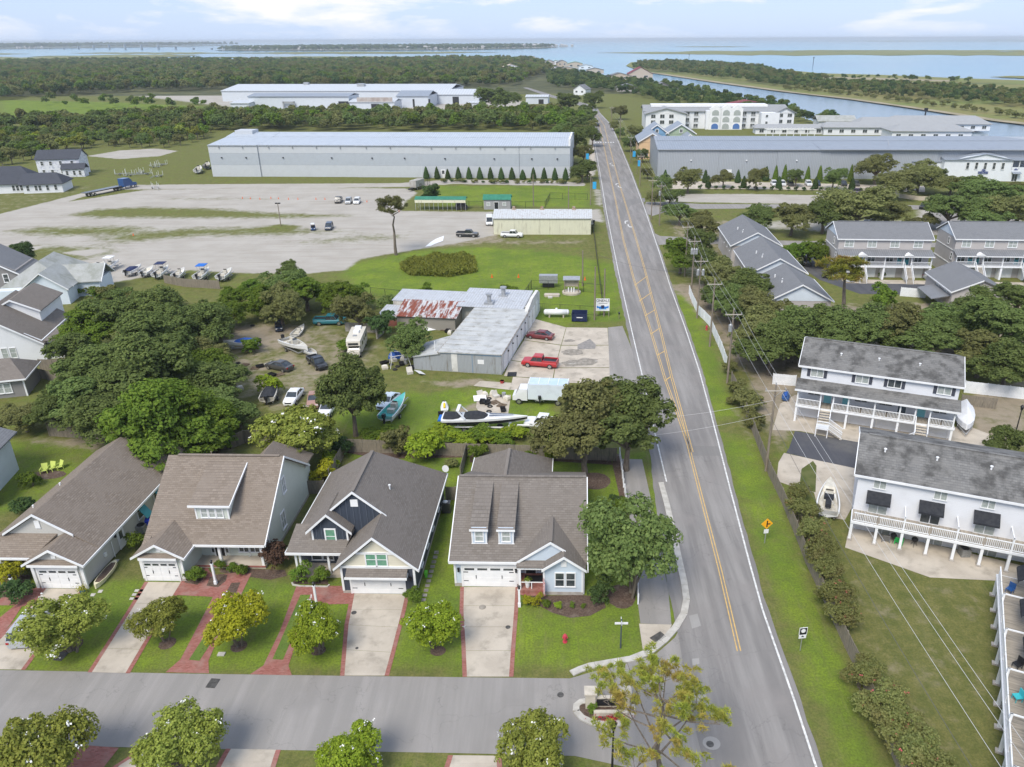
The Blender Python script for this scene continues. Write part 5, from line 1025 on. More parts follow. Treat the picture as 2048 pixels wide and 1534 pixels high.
def warehouse2():
 h = thing('warehouse', 'long grey metal boat warehouse right of the road', 'warehouse', (36.9,290.8), rad(-2.5))
 w = siding('grey_metal_wall', (0.36,0.385,0.42), (0.28,0.305,0.34), 0.6, True, rough=0.5, depth=0.06, dirt=(0.32,0.335,0.36)); rm = siding('grey_seam_roof', (0.235,0.265,0.31), (0.29,0.325,0.37), 0.9, True, rough=0.45, depth=0.05)
 part('wall', MB().box(0,62,0.6,42,0,10.2).box(62,160,0.6,42,0,10.2).exx([(0.6,10.2),(42,10.2),(21,12.6)],0,0.2), w, h)
 for x0, x1, z in ((0,22,0),(22,43,0.1),(43,62,0),(62,100,0.2)): part('wall_panel', MB().box(x0+0.02,x1-0.02,0.1+z,0.58,0,10.15), w, h)
 part('roof_panel', MB().slab([(-0.3,-0.2,10.35),(58,-0.2,10.35),(58,15,11.6),(-0.3,15,11.6)],0.15), rm, h); part('roof_panel', MB().slab([(58,-0.6,10.45),(152,-0.6,10.45),(140,15,11.6),(58,15,11.6)],0.15), rm, h)
 part('ridge_roof', MB().slab([(-0.3,15,11.75),(140,15,11.75),(130,22,12.6),(-0.3,22,12.6)],0.3).slab([(-0.3,22,12.6),(130,22,12.6),(130,43,10.3),(-0.3,43,10.3)],0.15), rm, h)
 part('gutter', MB().box(0,58,-0.5,-0.2,10.1,10.35).box(58,150,-0.9,-0.6,10.2,10.45), GALV, h)
 door(h, 26, 0.08, 0, 1.8, 3.2, 0, WHITE, False)
 for x in (12,32,50,75): part('wall_lamp', MB().cb((x,-0.1,6.5),(0.5,0.4,0.35)), WHITE, h)
 part('vent_pipe', MB().tube((83,-0.2,7),(84.5,9,12.8),0.12), GALV, h)
 o = thing('office_building', 'white two-storey marina office with arched front and upper porch', 'office', (136.0,283.5), rad(-5))
 wm_ = siding('white_metal_wall', (0.72,0.75,0.78), (0.66,0.69,0.72), 0.5, True)
 part('wall', MB().box(2,25,0,16,0,7.3).box(-8,2,3,16,0,6.2).exy([(6,7.3),(25,7.3),(22,8.4),(15.5,9.3),(9,8.4)],-0.1,0.2), wm_, o)
 part('roof', MB().slab([(1.6,-0.5,7.35),(25.5,-0.5,7.35),(25.5,14,9.2),(1.6,14,9.2)],0.2).slab([(-8.4,2.6,6.3),(2,2.6,6.3),(2,14,8.4),(-8.4,14,8.4)],0.2).slab([(5.8,-0.5,7.4),(15.5,-0.5,9.4),(15.5,14,9.6),(5.8,14,9.2)][::-1][::-1],0.15).slab([(15.5,-0.5,9.4),(25.3,-0.5,7.4),(25.3,14,9.2),(15.5,14,9.6)],0.15), rm, o)
 for x in (10,13,16,19,22): win(o, x, -0.13, 5.3, 0.9, 2.2, 0, GLASS, 1, 2, 0.12)
 for x in (-6,-2): win(o, x, 2.97, 5.0, 0.9, 2.0, 0, GLASS, 1, 2, 0.12)
 part('sign_board', MB().box(14,17.4,-0.25,-0.12,2.6,3.4).exy([(15.0,3.4),(16.4,3.4),(16.2,4.1),(15.7,4.3),(15.2,4.1)],-0.25,-0.12), mat('navy_sign',(0.03,0.05,0.16),(0.3,0.32,0.4),6,a=0.5,b_=0.6), o)
 part('upper_porch', MB().box(25,35,0,12,0,3.9).box(25,35,0,0.15,3.9,4.9).slab([(24.5,-0.5,7.4),(36,-0.5,7.4),(36,14,9.0),(24.5,14,9.0)],0.2,1), [wm_,rm], o)
 for x in (25.2,27.6,30,32.5,34.9): part('porch_column', MB().box(x-0.12,x+0.12,0,0.24,3.9,7.3), WHITE, o)
 win(o, 31.5, -0.02, 1.7, 2.4, 2.2, 0, GLASS, 3, 1, 0.1); win(o, 26.8, -0.02, 1.3, 1.8, 2.4, 0, GLASS, 2, 1, 0.1, sill=False)
 part('canopy', MB().slab([(25.4,-1.6,2.9),(28.4,-1.6,2.9),(28.4,0,3.4),(25.4,0,3.4)],0.1), rm, o)
 l_ = part('wall_emblem', MB().exy([(26.0,4.6-0.7),(27.4,4.6-0.7),(27.2,4.4-0.1),(26.7,4.55),(26.2,4.3)],-0.1,-0.02), bpy.data.materials['navy_sign'], o)
 return rm
RM2 = warehouse2()
# ------------------------------------------------------------------ far buildings
def factory():
 fw = siding('factory_white', (0.58,0.62,0.67), (0.5,0.54,0.59), 1.0, True); fr = siding('factory_roof', (0.5,0.53,0.56), (0.4,0.43,0.47), 2.2, True); dk = mat('dark_opening',(0.03,0.032,0.035),None); rb = mat('rusty_band',(0.34,0.28,0.25),(0.45,0.42,0.4),0.3,0.8)
 def shed(px0, px1, py, z, depth, rise, lab, openings=(), grey=False):
  a, b = G(px0,py), G(px1,py); Lh = b[0]-a[0]; o = thing('factory_hall', lab, 'factory', a, math.atan2(b[1]-a[1],b[0]-a[0]))
  part('wall', MB().box(0,Lh,0,depth,0,z), fw, o); part('roof', gab_x(MB(), -0.5, Lh+0.5, depth/2, -0.6, depth+0.6, z, z, z+rise, t=0.4), fr if not grey else RM2, o)
  for x, w, hh in openings: part('bay_door', MB().box(x,x+w,-0.15,0.1,0.1,hh), dk, o)
  return o
 o = shed(446,900,203,8.5,70,3.5,'long white factory hall with pale ribbed roof, farthest of the group'); part('roof_units', MB().box(60,64,30,34,11,13.5), GALV, o); part('roof_unit', MB().box(110,116,20,26,10,13), GALV, o)
 o = shed(500,700,220,9.5,26,1.5,'white factory block with one dark bay door in front of the long hall',((67,13,6),), True)
 part('roof_frame', MB().box(26,27,-2,-1,0,6).box(34,35,-2,-1,0,6).box(26,35,-2,-1,5,6), GALV, o)
 o = shed(463,500,222,5.5,30,1,'low white lean-to at the left end of the factory')
 o = shed(700,790,221,6.0,22,1.5,'low white factory wing with a rusty roof edge and dark doorway',((16,6,4.5),)); part('rust_band', MB().box(6,32,-0.4,-0.1,6.0,9.0), rb, o)
 o = shed(795,858,215,8.2,34,3.0,'grey-roofed white factory shed with two dark slits',((12,1.4,6),(24,1.4,6)), True)
 o = shed(866,958,208,7.2,32,3.2,'white factory shed with small roof lights and one wide dark door',((16,5,5.5),))
 o = shed(940,965,218,4.5,10,0.8,'tiny white kiosk block right of the factory'); o = shed(1052,1096,208,5.5,18,1.0,'derelict white flat-roofed building beside the road',((10,4,3.5),))
factory()
def hotel():
 h = thing('hotel', 'white three-storey hotel with arched balconies beyond the warehouse', 'hotel', (50,459), rad(-2)); rm = shingle('hotel_roof',(0.27,0.28,0.29),(0.33,0.34,0.35),(0.3,0.31,0.32)); wm_ = WHSID
 part('wall', MB().box(0,80,4,26,0,9.6).box(0,22,-6,4,0,9.0).box(64,74,-4,4,0,9.2).box(34,54,0,4,0,10), wm_, h)
 part('roof', gab_x(MB(), -1, 81, 15, 3, 27, 9.6, 9.6, 12.2, t=0.3), rm, h); part('flat_top', MB().box(4,70,10,20,11.3,12.5), WHITE, h)
 part('wing_roof', gab_y(MB(), -1, 23, 11, -7, 8, 9.0, 9.0, 12.0, t=0.3), rm, h); part('end_roof', gab_y(MB(), 71.5, 83.5, 77.5, -3, 10, 9.0, 9.0, 12, t=0.3), rm, h); part('end_tower', MB().box(72.5,82.5,-2,6,0,9.0).exy([(72.5,9),(82.5,9),(77.5,11.6)],-2.2,-1.8), wm_, h)
 part('wing_gable', MB().exy([(0,9.0),(22,9.0),(11,11.6)],-6.1,-5.8), WHITE, h)
 for i in range(3):
  x = 36+i*6; part('bay_gable', MB().box(x-0.2,x+6.2,-1.2,0.2,0,11).exy([(x-0.5,11),(x+6.5,11),(x+3,13.3)],-1.2,0.5), WHITE, h)
  for fl in range(3):
   a = MB(); a.exy([(x+1.1,fl*3.6+0.4)]+[(x+3-1.9*math.cos(k*math.pi/8),fl*3.6+1.8+1.5*math.sin(k*math.pi/8)) for k in range(9)]+[(x+4.9,fl*3.6+0.4)],-1.3,-1.15); part('arch_balcony', a, BLIND if fl or i == 1 else mat('blue_cloth_%d'%i,(0.08,0.17,0.4),None), h)
 for fl in range(3):
  for x in list(range(24,34,5))+list(range(56,71,5)):
   o = win(h, x, 3.9, fl*3.2+1.6, 2.4, 1.9, 0, GLASS, 2, 1, 0.25, sill=False); railing(h, (x-1.6,3.2), (x+1.6,3.2), fl*3.2+0.4, 1.0, 0.6)
 for fl in (1,2):
  for x in (4,9,14): win(h, x, -6.1, fl*3.1+1.4, 2.4, 1.9, 0, GLASS, 2, 1, 0.25, sill=False)
 for x in (75,80):
  for z in (4.5,7.7): win(h, x, -2.1, z, 2.4, 1.8, 0, GLASS, 2, 1, 0.2, sill=False)
 for fl in range(2): win(h, 67, -4.1, fl*3.5+4, 1.2, 1.2, 0, GLASS)
 p = thing('pergola', 'white pergola row in front of the hotel terrace', 'pergola', (110,425), rad(-2)); part('beam', MB().box(0,26,0,0.4,3,3.4).box(0,26,4,4.4,3,3.4), WHITE, p)
 for i in range(8): part('post', MB().box(i*3.6,i*3.6+0.3,0,0.3,0,3.0), WHITE, p)
 for i in range(13): part('rafter', MB().box(i*2,i*2+0.15,-0.5,5,3.4,3.6), WHITE, p)
hotel()
def cottage(px, py, w, d, z, rise, wallm, gablem, lab, axis='y'):
 a = G(px,py); h = thing('cottage', lab, 'cottage', (a[0]-w/2,a[1]), rad(-2)); part('wall', MB().box(0,w,0,d,0,z), wallm, h)
 part('roof', gab_y(MB(), -0.6, w+0.6, w/2, -0.6, d+0.6, z, z, z+rise, t=0.3), RM2, h); part('gable', MB().exy([(0,z-0.1),(w,z-0.1),(w/2,z+rise-0.3)],-0.1,0.2), gablem, h)
 f = beam(beam(MB(),(-0.6,-0.7,z-0.1),(w/2,-0.7,z+rise-0.1),0.1,0.5),(w/2,-0.7,z+rise-0.1),(w+0.6,-0.7,z-0.1),0.1,0.5); part('trim', f, WHITE, h)
 win(h, w*0.5, -0.14, z+rise*0.3, 1.2, 1.4, 0, GLASS, 2, 1, 0.2); win(h, w*0.3, -0.02, 1.8, 1.1, 1.5, 0, GLASS); win(h, w*0.7, -0.02, 1.8, 1.1, 1.5, 0, GLASS)
 if w > 8: part('upper_window_band', MB().box(-0.06,0,2,d-2,5,6.4), GLASS, h)
PEACH = siding('peach_siding',(0.72,0.5,0.3)); SKYB = siding('sky_blue_siding',(0.2,0.38,0.58)); SAGE = siding('sage_siding',(0.36,0.46,0.33)); CORAL = siding('coral_siding',(0.7,0.2,0.14))
cottage(1303,318,11,22,7.0,3.6,PEACH,PEACH,'peach cottage at the left end of the grey boat warehouse'); cottage(1312,300,10,16,7.2,4.0,SKYB,SKYB,'cottage with bright blue gable behind the peach one')
cottage(1360,300,13,16,7.2,4.2,SAGE,SAGE,'sage green cottage with white gable trim'); cottage(1378,309,9,12,5.0,3.6,CORAL,CORAL,'small cottage with coral red gable')
def roofs_far():
 def pav(px, py, w, d, z, rise, lab, rm, wm_=WHSID, hip=4, rz=-4):
  a = G(px,py); h = thing('waterfront_building', lab, 'building', (a[0]-w/2,a[1]), rad(rz)); part('wall', MB().box(0.8,w-0.8,0.8,d-0.8,0,z), wm_, h); part('roof', gab_x(MB(), 0, w, d/2, 0, d, z, z, z+rise, hip, hip, t=0.3), rm, h)
  for i in range(int(w/6)): win(h, 4+i*6, 0.78, z*0.5, 2.2, 1.6, 0, GLASS, 2, 1, 0.15)
  return h
 gm_ = shingle('dock_roof',(0.3,0.31,0.32),(0.36,0.37,0.38),(0.33,0.34,0.35))
 pav(1672,257,22,14,4,2.6,'white pavilion with pale roof beside the creek',SH_LG, hip=0)
 pav(1780,263,36,20,3.4,3.4,'grey-roofed waterfront restaurant, left wing with lattice front',gm_, hip=5); pav(1875,261,56,20,3.6,3.6,'grey-roofed waterfront restaurant, long right wing with roof lights',gm_,hip=6)
 pav(1860,281,40,18,4.6,2.6,'grey waterfront hall directly behind the boat warehouse roof',gm_,hip=7); pav(1605,268,52,10,3.2,1.6,'low grey-roofed arcade beside the hotel lawn',gm_,hip=2); pav(1720,270,40,12,4,2.2,'low grey-roofed shed between arcade and restaurant',gm_,hip=3)
 def cot(px, py, w, d, z, rise, wm_, rm, lab, rz=0):
  a = G(px,py); h = thing('distant_house', lab, 'house', (a[0]-w/2,a[1]), rad(rz)); part('wall', MB().box(0,w,0,d,0,z).exy([(0,z),(w,z),(w/2,z+rise*0.9)],0,0.3), wm_, h); part('roof', gab_y(MB(), -0.6, w+0.6, w/2, -0.6, d+0.6, z, z, z+rise, t=0.3), rm, h)
  for k in (0.25,0.72): win(h, w*k, -0.05, z*0.6, w*0.16, z*0.28, 0, GLASS, 1, 1, 0.15)
 red = shingle('maroon_roof',(0.2,0.05,0.06),(0.25,0.08,0.09),(0.22,0.07,0.08)); green = mat('green_roof',(0.25,0.4,0.3),None); tan = mat('tan_wall',(0.5,0.42,0.34),None)
 for a in ((1024,147,26,14,9,4,WHSID,tan,'big cream house above the woods beside the far road',15),(974,157,9,12,6,3,WHSID,SH_GR,'small white gabled house in the woods left of the far road',0),(1160,190,12,12,5,4,WHSID,SH_GR,'white gabled house by the far bend of the road',-25),(1281,160,30,24,7,8,tan,red,'building with maroon hip roof beside the water',0),(1240,161,30,16,5,4,tan,SH_GR,'grey roofed shed left of the maroon roof',5),(1255,183,20,14,4,3,GREYSID,SH_GR,'low grey house half hidden by trees',0),(1325,182,18,14,4,4,GREYSID2,SH_GR,'grey roofed cottage at the edge of the oak grove',0),(1495,222,26,12,4.5,2.5,tan,red,'low red-brown building behind the hotel trees',0),
  (1098,133,20,20,8,4,GREYSID,SH_GR,'grey two-storey house at the far waterfront, leftmost',0),(1112,131,16,18,7,3,WHSID,green,'white waterfront house with green roof',0),(1125,134,18,18,8,4,tan,SH_GR,'tan waterfront house with grey roof',10),(1150,138,26,20,9,3,tan,green,'wide tan waterfront block with pale green roof',0),(1172,139,24,16,5,3,WHSID,SH_LG,'low white waterfront shed at the tip',0),(1135,144,30,16,5,3,tan,SH_LG,'long tan shed on the far waterfront',-5),(1108,143,20,14,5,3,WHSID,SH_WG,'white shed left of the long tan shed',-20),(1075,140,26,14,5,3,GREYSID,SH_GR,'grey shed under the far wood edge',-15),(1190,147,26,14,5,3,tan,SH_GR,'brown shed near the water right of the tip',0),(1060,122,24,16,9,3,tan,SH_LG,'pale block peeping over the far trees',0),(725,163,14,10,4,3,tan,SH_TN,'small tan house deep in the woods',0)): cot(*a)
roofs_far()
# ------------------------------------------------------------------ vehicles
PAINTS = {}
def paint_(name, c, rough=0.3):
 if name not in PAINTS:
  m, t, b = newmat('paint_'+name); b.inputs['Base Color'].default_value = (*c,1); b.inputs['Roughness'].default_value = rough; b.inputs['Specular IOR Level'].default_value = 0.5; b.inputs['Coat Weight'].default_value = 0.4; b.inputs['Coat Roughness'].default_value = 0.12
  dn = mixc(t, ramp(t, noise(t, coords(t,'O'), 1.4, 4, 0.6), 0.45, 0.8), c, tuple(0.85*x+0.025 for x in c)); t.links.new(dn, b.inputs['Base Color']); PAINTS[name] = m
 return PAINTS[name]
CARGL = mat('car_glass', (0.02,0.025,0.03), (0.05,0.06,0.065), 0.8, 0.06, spec=0.8); LAMPW = mat('lamp_glass', (0.7,0.7,0.68), None, rough=0.15); LAMPR = mat('tail_lamp', (0.35,0.02,0.02), None, rough=0.2)
STY = { # length, width, shoulder stations (x fraction, shoulder z, width factor), cabin x0,x1 base, roof x0,x1, roof z, wheel r
 'sedan': (4.75,1.82,[(-.5,.72,.8),(-.485,.9,.9),(-.3,.96,1),(.1,.95,1),(.3,.9,.98),(.46,.78,.9),(.5,.6,.76)],(-.40,.22),(-.22,.04),1.43,.33),
 'suv': (4.7,1.88,[(-.5,.8,.86),(-.485,1.02,.94),(-.3,1.05,1),(.15,1.05,1),(.33,1.02,.98),(.47,.92,.92),(.5,.7,.8)],(-.485,.25),(-.42,.10),1.72,.37),
 'pickup': (5.7,1.98,[(-.5,1.02,.96),(-.49,1.1,1),(-.1,1.1,1),(.22,1.1,1),(.34,1.12,.99),(.47,1.05,.94),(.5,.8,.86)],(-.10,.26),(-.07,.16),1.86,.41),
 'van': (5.6,2.0,[(-.5,1.1,.96),(-.49,1.2,1),(0,1.2,1),(.3,1.18,1),(.42,1.05,.97),(.48,.92,.92),(.5,.7,.84)],(-.495,.40),(-.49,.27),2.25,.38),
 'cart': (2.5,1.25,[(-.5,.5,.9),(-.45,.72,1),(-.1,.72,1),(.1,.5,1),(.3,.6,1),(.46,.72,.9),(.5,.55,.8)],(-.3,.3),(-.32,.25),1.8,.24)}
def car_proto(sty):
 Lc, W, st, cb_, cr_, zr, wr = STY[sty]
 def build():
  b = MB(); rings = []; g = 0.26 if sty not in ('pickup','van') else 0.36
  for fx, zs, wf in st:
   w = W*wf/2; rings.append([(fx*Lc,-w*0.9,g),(fx*Lc,-w,g+0.22),(fx*Lc,-w,zs*0.82),(fx*Lc,-w*0.9,zs),(fx*Lc,w*0.9,zs),(fx*Lc,w,zs*0.82),(fx*Lc,w,g+0.22),(fx*Lc,w*0.9,g)])
  b.loft(rings)
  zb = max(z for f, z, _ in st if cb_[0] <= f <= cb_[1]) if sty != 'cart' else 0.72
  wb, wt = W*0.44, W*0.37
  if sty in ('van','pickup'): wt = W*0.41
  x0, x1, r0, r1 = cb_[0]*Lc, cb_[1]*Lc, cr_[0]*Lc, cr_[1]*Lc
  gl = MB().add([(x0,-wb,zb-0.04),(x1,-wb,zb-0.06),(x1,wb,zb-0.06),(x0,wb,zb-0.04),(r0,-wt,zr-0.05),(r1,-wt,zr-0.05),(r1,wt,zr-0.05),(r0,wt,zr-0.05)], [(0,1,5,4),(1,2,6,5),(2,3,7,6),(3,0,4,7)])
  rf = MB().slab([(r0-0.06,-wt-0.02,zr-0.02),(r0-0.06,wt+0.02,zr-0.02),(r1+0.05,wt+0.02,zr-0.02),(r1+0.05,-wt-0.02,zr-0.02)][::-1],0.07)
  rf.slab([(r0+0.1,-wt+0.1,zr+0.03),(r1-0.1,-wt+0.1,zr+0.03),(r1-0.1,wt-0.1,zr+0.03),(r0+0.1,wt-0.1,zr+0.03)],0.06)
  pl = MB()
  if sty != 'cart':
   for sy in (-1,1):
    beam(pl,(x0,sy*wb*1.0,zb-0.05),(r0,sy*wt,zr-0.04),0.08,0.1); beam(pl,(x1,sy*wb,zb-0.07),(r1,sy*wt,zr-0.04),0.07,0.08); m_ = (x0+x1)*0.5; mr = (r0+r1)*0.5; beam(pl,(m_,sy*(wb+0.005),zb-0.05),(mr,sy*(wt+0.005),zr-0.04),0.07,0.09)
    if sty == 'suv': m_ = x0*0.72+x1*0.28; mr = r0*0.72+r1*0.28; beam(pl,(m_,sy*(wb+0.005),zb-0.05),(mr,sy*(wt+0.005),zr-0.04),0.08,0.1)
    if sty == 'van': pl.add([(x0,sy*(wb+0.02),zb-0.1),(x0+Lc*0.55,sy*(wb+0.02),zb-0.1),(x0+Lc*0.55,sy*(wt+0.02),zr-0.04),(r0,sy*(wt+0.02),zr-0.04)], [(0,1,2,3)])
  else:
   for xx in (x0,x1):
    for sy in (-1,1): pl.tube((xx,sy*wb*0.95,zb),(r0 if xx == x0 else r1,sy*wt,zr-0.05),0.025,n=5)
  out = [('body',b.mesh('body',[WHITE])),('roof',rf.mesh('roof',[WHITE])),('pillars',pl.mesh('pillars',[WHITE]))]
  if sty != 'cart': out.append(('windows',gl.mesh('windows',[CARGL])))
  else: out.append(('seat',MB().box(-0.5,0.1,-0.5,0.5,0.72,0.85).box(-0.55,-0.45,-0.5,0.5,0.85,1.25).mesh('seat',[RUBBER])))
  if sty == 'pickup':
   bd = MB().box(-0.488*Lc,-0.11*Lc,-W*0.40,W*0.40,1.095,1.12); out.append(('bed_liner',bd.mesh('bed_liner',[BLACK])))
   out.append(('bed_rail',MB().box(-0.495*Lc,-0.105*Lc,-W*0.475,-W*0.41,1.08,1.3).box(-0.495*Lc,-0.105*Lc,W*0.41,W*0.475,1.08,1.3).box(-0.495*Lc,-0.475*Lc,-W*0.41,W*0.41,1.08,1.3).mesh('bed_rail',[WHITE])))
  out.append(('grille',MB().box(0.492*Lc,0.503*Lc,-W*0.25,W*0.25,0.5,0.68).mesh('grille',[BLACK])))
  return out
 return cached(('car',sty), build), wr
def wheel_meshes(r, w=0.22):
 return cached(('wh',r), lambda: (MB().tube((0,-w/2,0),(0,w/2,0),r,n=14).mesh('tyre',[RUBBER]), MB().tube((0,-w/2-0.012,0),(0,w/2+0.012,0),r*0.62,n=12).mesh('rim',[CHROME])))
def wheels(t, pos, r):
 tm, rm_ = wheel_meshes(r)
 for x, y in pos: w = part('wheel', tm, None, t, loc=(x,y,r)); part('rim', rm_, None, w)
def heading(p, q, h=0.6):
 a, b = G(p[0],p[1],h), G(q[0],q[1],h); return math.atan2(b[1]-a[1], b[0]-a[0])
def car(sty, col, px, ang, label, h=0.7, name=None, cat=None, roof=None, lights=True, scale=1.0):
 parts_, wr = car_proto(sty); g = G(px[0],px[1],h)
 t = thing(name or {'sedan':'parked_car','suv':'parked_suv','pickup':'pickup_truck','van':'parked_van','cart':'golf_cart'}[sty], label, cat or {'sedan':'car','suv':'car','pickup':'pickup truck','van':'van','cart':'golf cart'}[sty], (g[0],g[1],0), ang)
 t.scale = (scale,)*3; Lc, W = STY[sty][0], STY[sty][1]
 for nm, me_ in parts_:
  o = part(nm, me_, None, t)
  if nm in ('body','roof','pillars','bed_rail'): o.material_slots[0].link = 'OBJECT'; o.material_slots[0].material = roof if (roof and nm == 'roof') else col
 wheels(t, [(sx*Lc*0.31,sy*(W/2-0.1)) for sx in (-1,1) for sy in (-1,1)], wr)
 if lights:
  hl = cached(('hl',sty), lambda: MB().box(-0.05,0.03,-0.17,0.17,-0.07,0.07).mesh('headlight',[LAMPW])); tl = cached(('tl',sty), lambda: MB().box(-0.03,0.05,-0.12,0.12,-0.09,0.09).mesh('tail_light',[LAMPR]))
  for sy in (-1,1): part('headlight', hl, None, t, loc=(Lc*0.482,sy*W*0.32,0.68 if sty != 'pickup' else 0.85)); part('tail_light', tl, None, t, loc=(-Lc*0.499,sy*W*0.38,0.78 if sty != 'pickup' else 0.95))
 return t
RED = paint_('red',(0.42,0.015,0.02)); MAROON = paint_('maroon',(0.14,0.012,0.018)); GREYP = paint_('grey',(0.06,0.058,0.056)); BLKP = paint_('black',(0.014,0.015,0.018)); WHP = paint_('white',(0.72,0.73,0.74)); SILV = paint_('silver',(0.38,0.4,0.42)); TEALP = paint_('teal',(0.02,0.16,0.2)); NAVP = paint_('navy',(0.02,0.035,0.07)); BLUEP = paint_('blue',(0.015,0.07,0.22)); OLDW = paint_('old_white',(0.62,0.58,0.5),0.6); PUR_ = paint_('purple',(0.07,0.04,0.09)); PBL = paint_('pale_blue',(0.5,0.58,0.66))
car('suv',SILV,(62,1250),heading((22,1290),(95,1195)),'silver car parked on the drive half under the crape myrtle')
car('sedan',MAROON,(1080,669),heading((1106,671),(1052,665)),'dark red sedan on the repair shop forecourt')
car('pickup',RED,(1080,724),heading((1118,727),(1045,721)),'bright red pickup on the repair shop forecourt')
car('sedan',GREYP,(558,730),heading((588,736),(532,724)),'dark grey sedan in the junk yard')
car('pickup',BLKP,(634,724),heading((615,708),(652,738)),'black old pickup nose-down beside the big dark tree',scale=0.9)
car('sedan',WHP,(587,791),heading((600,776),(574,808)),'white sedan with black nose in the junk yard')
car('sedan',paint_('rusty',(0.35,0.2,0.16),0.7),(628,797),heading((632,780),(625,810)),'red and white wrecked car half under the big tree')
car('sedan',PBL,(776,800),heading((792,787),(760,815)),'pale blue old car behind the aqua skiff')
car('sedan',WHP,(655,815),heading((665,800),(645,830)),'white car under the branches of the big dark tree')
car('pickup',TEALP,(660,641),heading((632,642),(692,641)),'teal pickup parked by the thicket')
car('cart',NAVP,(557,653),heading((556,645),(559,662)),'small dark utility cart in the junk yard')
car('pickup',BLKP,(935,468),heading((915,468),(955,469)),'black pickup beside the cream metal shed')
car('pickup',WHP,(1024,469),heading((1003,469),(1045,470)),'white pickup parked along the cream metal shed')
car('van',WHP,(979,443),heading((979,430),(978,452)),'white truck nose-on at the left end of the cream shed')
car('cart',BLUEP,(626,455),heading((627,448),(625,462)),'blue golf cart with white roof on the gravel yard',roof=WHP)
car('suv',NAVP,(658,453),heading((663,446),(654,460)),'dark blue SUV beside the golf cart on the gravel yard')
car('pickup',GREYP,(677,400),heading((682,393),(673,407)),'dark pickup, left of three parked on the gravel yard'); car('suv',SILV,(697,402),heading((701,396),(693,409)),'grey car, middle of three parked on the gravel yard'); car('suv',WHP,(714,402),heading((719,396),(709,409)),'white car, right of three parked on the gravel yard')
car('suv',WHP,(1696,553),heading((1700,560),(1690,545)),'white SUV on the concrete in front of the grey townhouses'); car('suv',GREYP,(1614,522),heading((1612,512),(1616,534)),'dark SUV on the black asphalt drive by the grey units')
car('sedan',SILV,(1870,551),heading((1855,552),(1885,550)),'silver sedan between the two grey townhouse rows')
car('sedan',WHP,(1648,386),heading((1662,388),(1634,384)),'white car on the gravel strip of the side street')
for i, (x, col, lab) in enumerate(((1548,WHP,'white SUV at the left end of the boat warehouse car park row'),(1565,WHP,'second white car from the left in the boat warehouse car park row'),(1581,GREYP,'dark car left of the gap in the boat warehouse car park row'),(1617,WHP,'white pickup in the middle of the boat warehouse car park row'),(1634,NAVP,'navy car right of the white pickup in the car park row'),(1687,BLKP,'black car near the right end of the boat warehouse car park row'),(1712,GREYP,'dark car at the right end of the boat warehouse car park row'))): car('suv',col,(x,367),rad(-95),lab)
car('pickup',PUR_,(1715,384),heading((1735,386),(1700,383)),'dark purple pickup under the oaks by the side street'); car('pickup',BLKP,(1850,412),heading((1862,406),(1838,418)),'black pickup with white bed lid on the side street')
car('suv',SILV,(1191,221.5),rad(-93),'silver SUV driving on the far stretch of road'); car('suv',BLKP,(1196,250),rad(88),'dark car driving away past the crosswalk')
car('pickup',WHP,(1090,845),heading((1125,848),(1060,842)),'white pickup hitched to the black and white speedboat',scale=0.95)
car('suv',SILV,(1975,430),heading((1960,432),(1990,428)),'silver car half hidden by the oaks at the right edge'); car('suv',WHP,(1735,446),heading((1745,444),(1725,448)),'white car behind the grey townhouse ridge')
g = G(1085,800); t = thing('box_truck', 'white box truck between the junk pad and the big oaks', 'truck', (g[0]-0.5,g[1]-0.6), heading((1130,802),(1030,798)))
part('cargo_box', MB().box(-4.2,1.4,-1.2,1.2,0.9,3.2), paint_('box_white',(0.66,0.72,0.78),0.5), t); part('roof_skin', MB().box(-4.15,1.35,-1.15,1.15,3.2,3.24), mat('translucent_roof',(0.42,0.55,0.68),(0.5,0.6,0.7),1.0,0.6), t)
for i in range(5): part('roof_rib', MB().box(-4.2+i*1.36,-4.1+i*1.36,-1.2,1.2,3.24,3.28), WHP, t)
part('cab', MB().add([(1.5,-1.05,0.6),(3.6,-1.0,0.6),(3.6,1.0,0.6),(1.5,1.05,0.6),(1.5,-1.05,2.3),(2.7,-0.95,2.3),(2.7,0.95,2.3),(1.5,1.05,2.3),(3.2,-1.0,1.4),(3.2,1.0,1.4),(3.6,-1.0,1.25),(3.6,1.0,1.25)], [(4,5,6,7),(5,8,9,6),(8,10,11,9),(10,1,2,11),(0,4,7,3),(0,1,10,8,5,4),(3,7,6,9,11,2)]), WHP, t)
part('windscreen', MB().add([(2.75,-0.85,2.25),(3.2,-0.9,1.48),(3.2,0.9,1.48),(2.75,0.85,2.25)],[(0,1,2,3)]), CARGL, t); wheels(t, [(-2.8,-1),(-2.8,1),(2.7,-1),(2.7,1)], 0.42)
g = G(715,685,1.2); t = thing('motorhome', 'old beige motorhome with roof air unit in the junk yard', 'motorhome', (g[0],g[1]-0.5), heading((722,668),(706,705)))
part('body', MB().box(-3.6,2.2,-1.2,1.2,0.6,2.9).add([(2.2,-1.2,1.9),(3.2,-1.1,2.0),(3.2,1.1,2.0),(2.2,1.2,1.9),(2.2,-1.2,2.9),(3.1,-1.1,2.75),(3.1,1.1,2.75),(2.2,1.2,2.9)],[(0,3,2,1),(4,5,6,7),(0,1,5,4),(1,2,6,5),(2,3,7,6)]), OLDW, t)
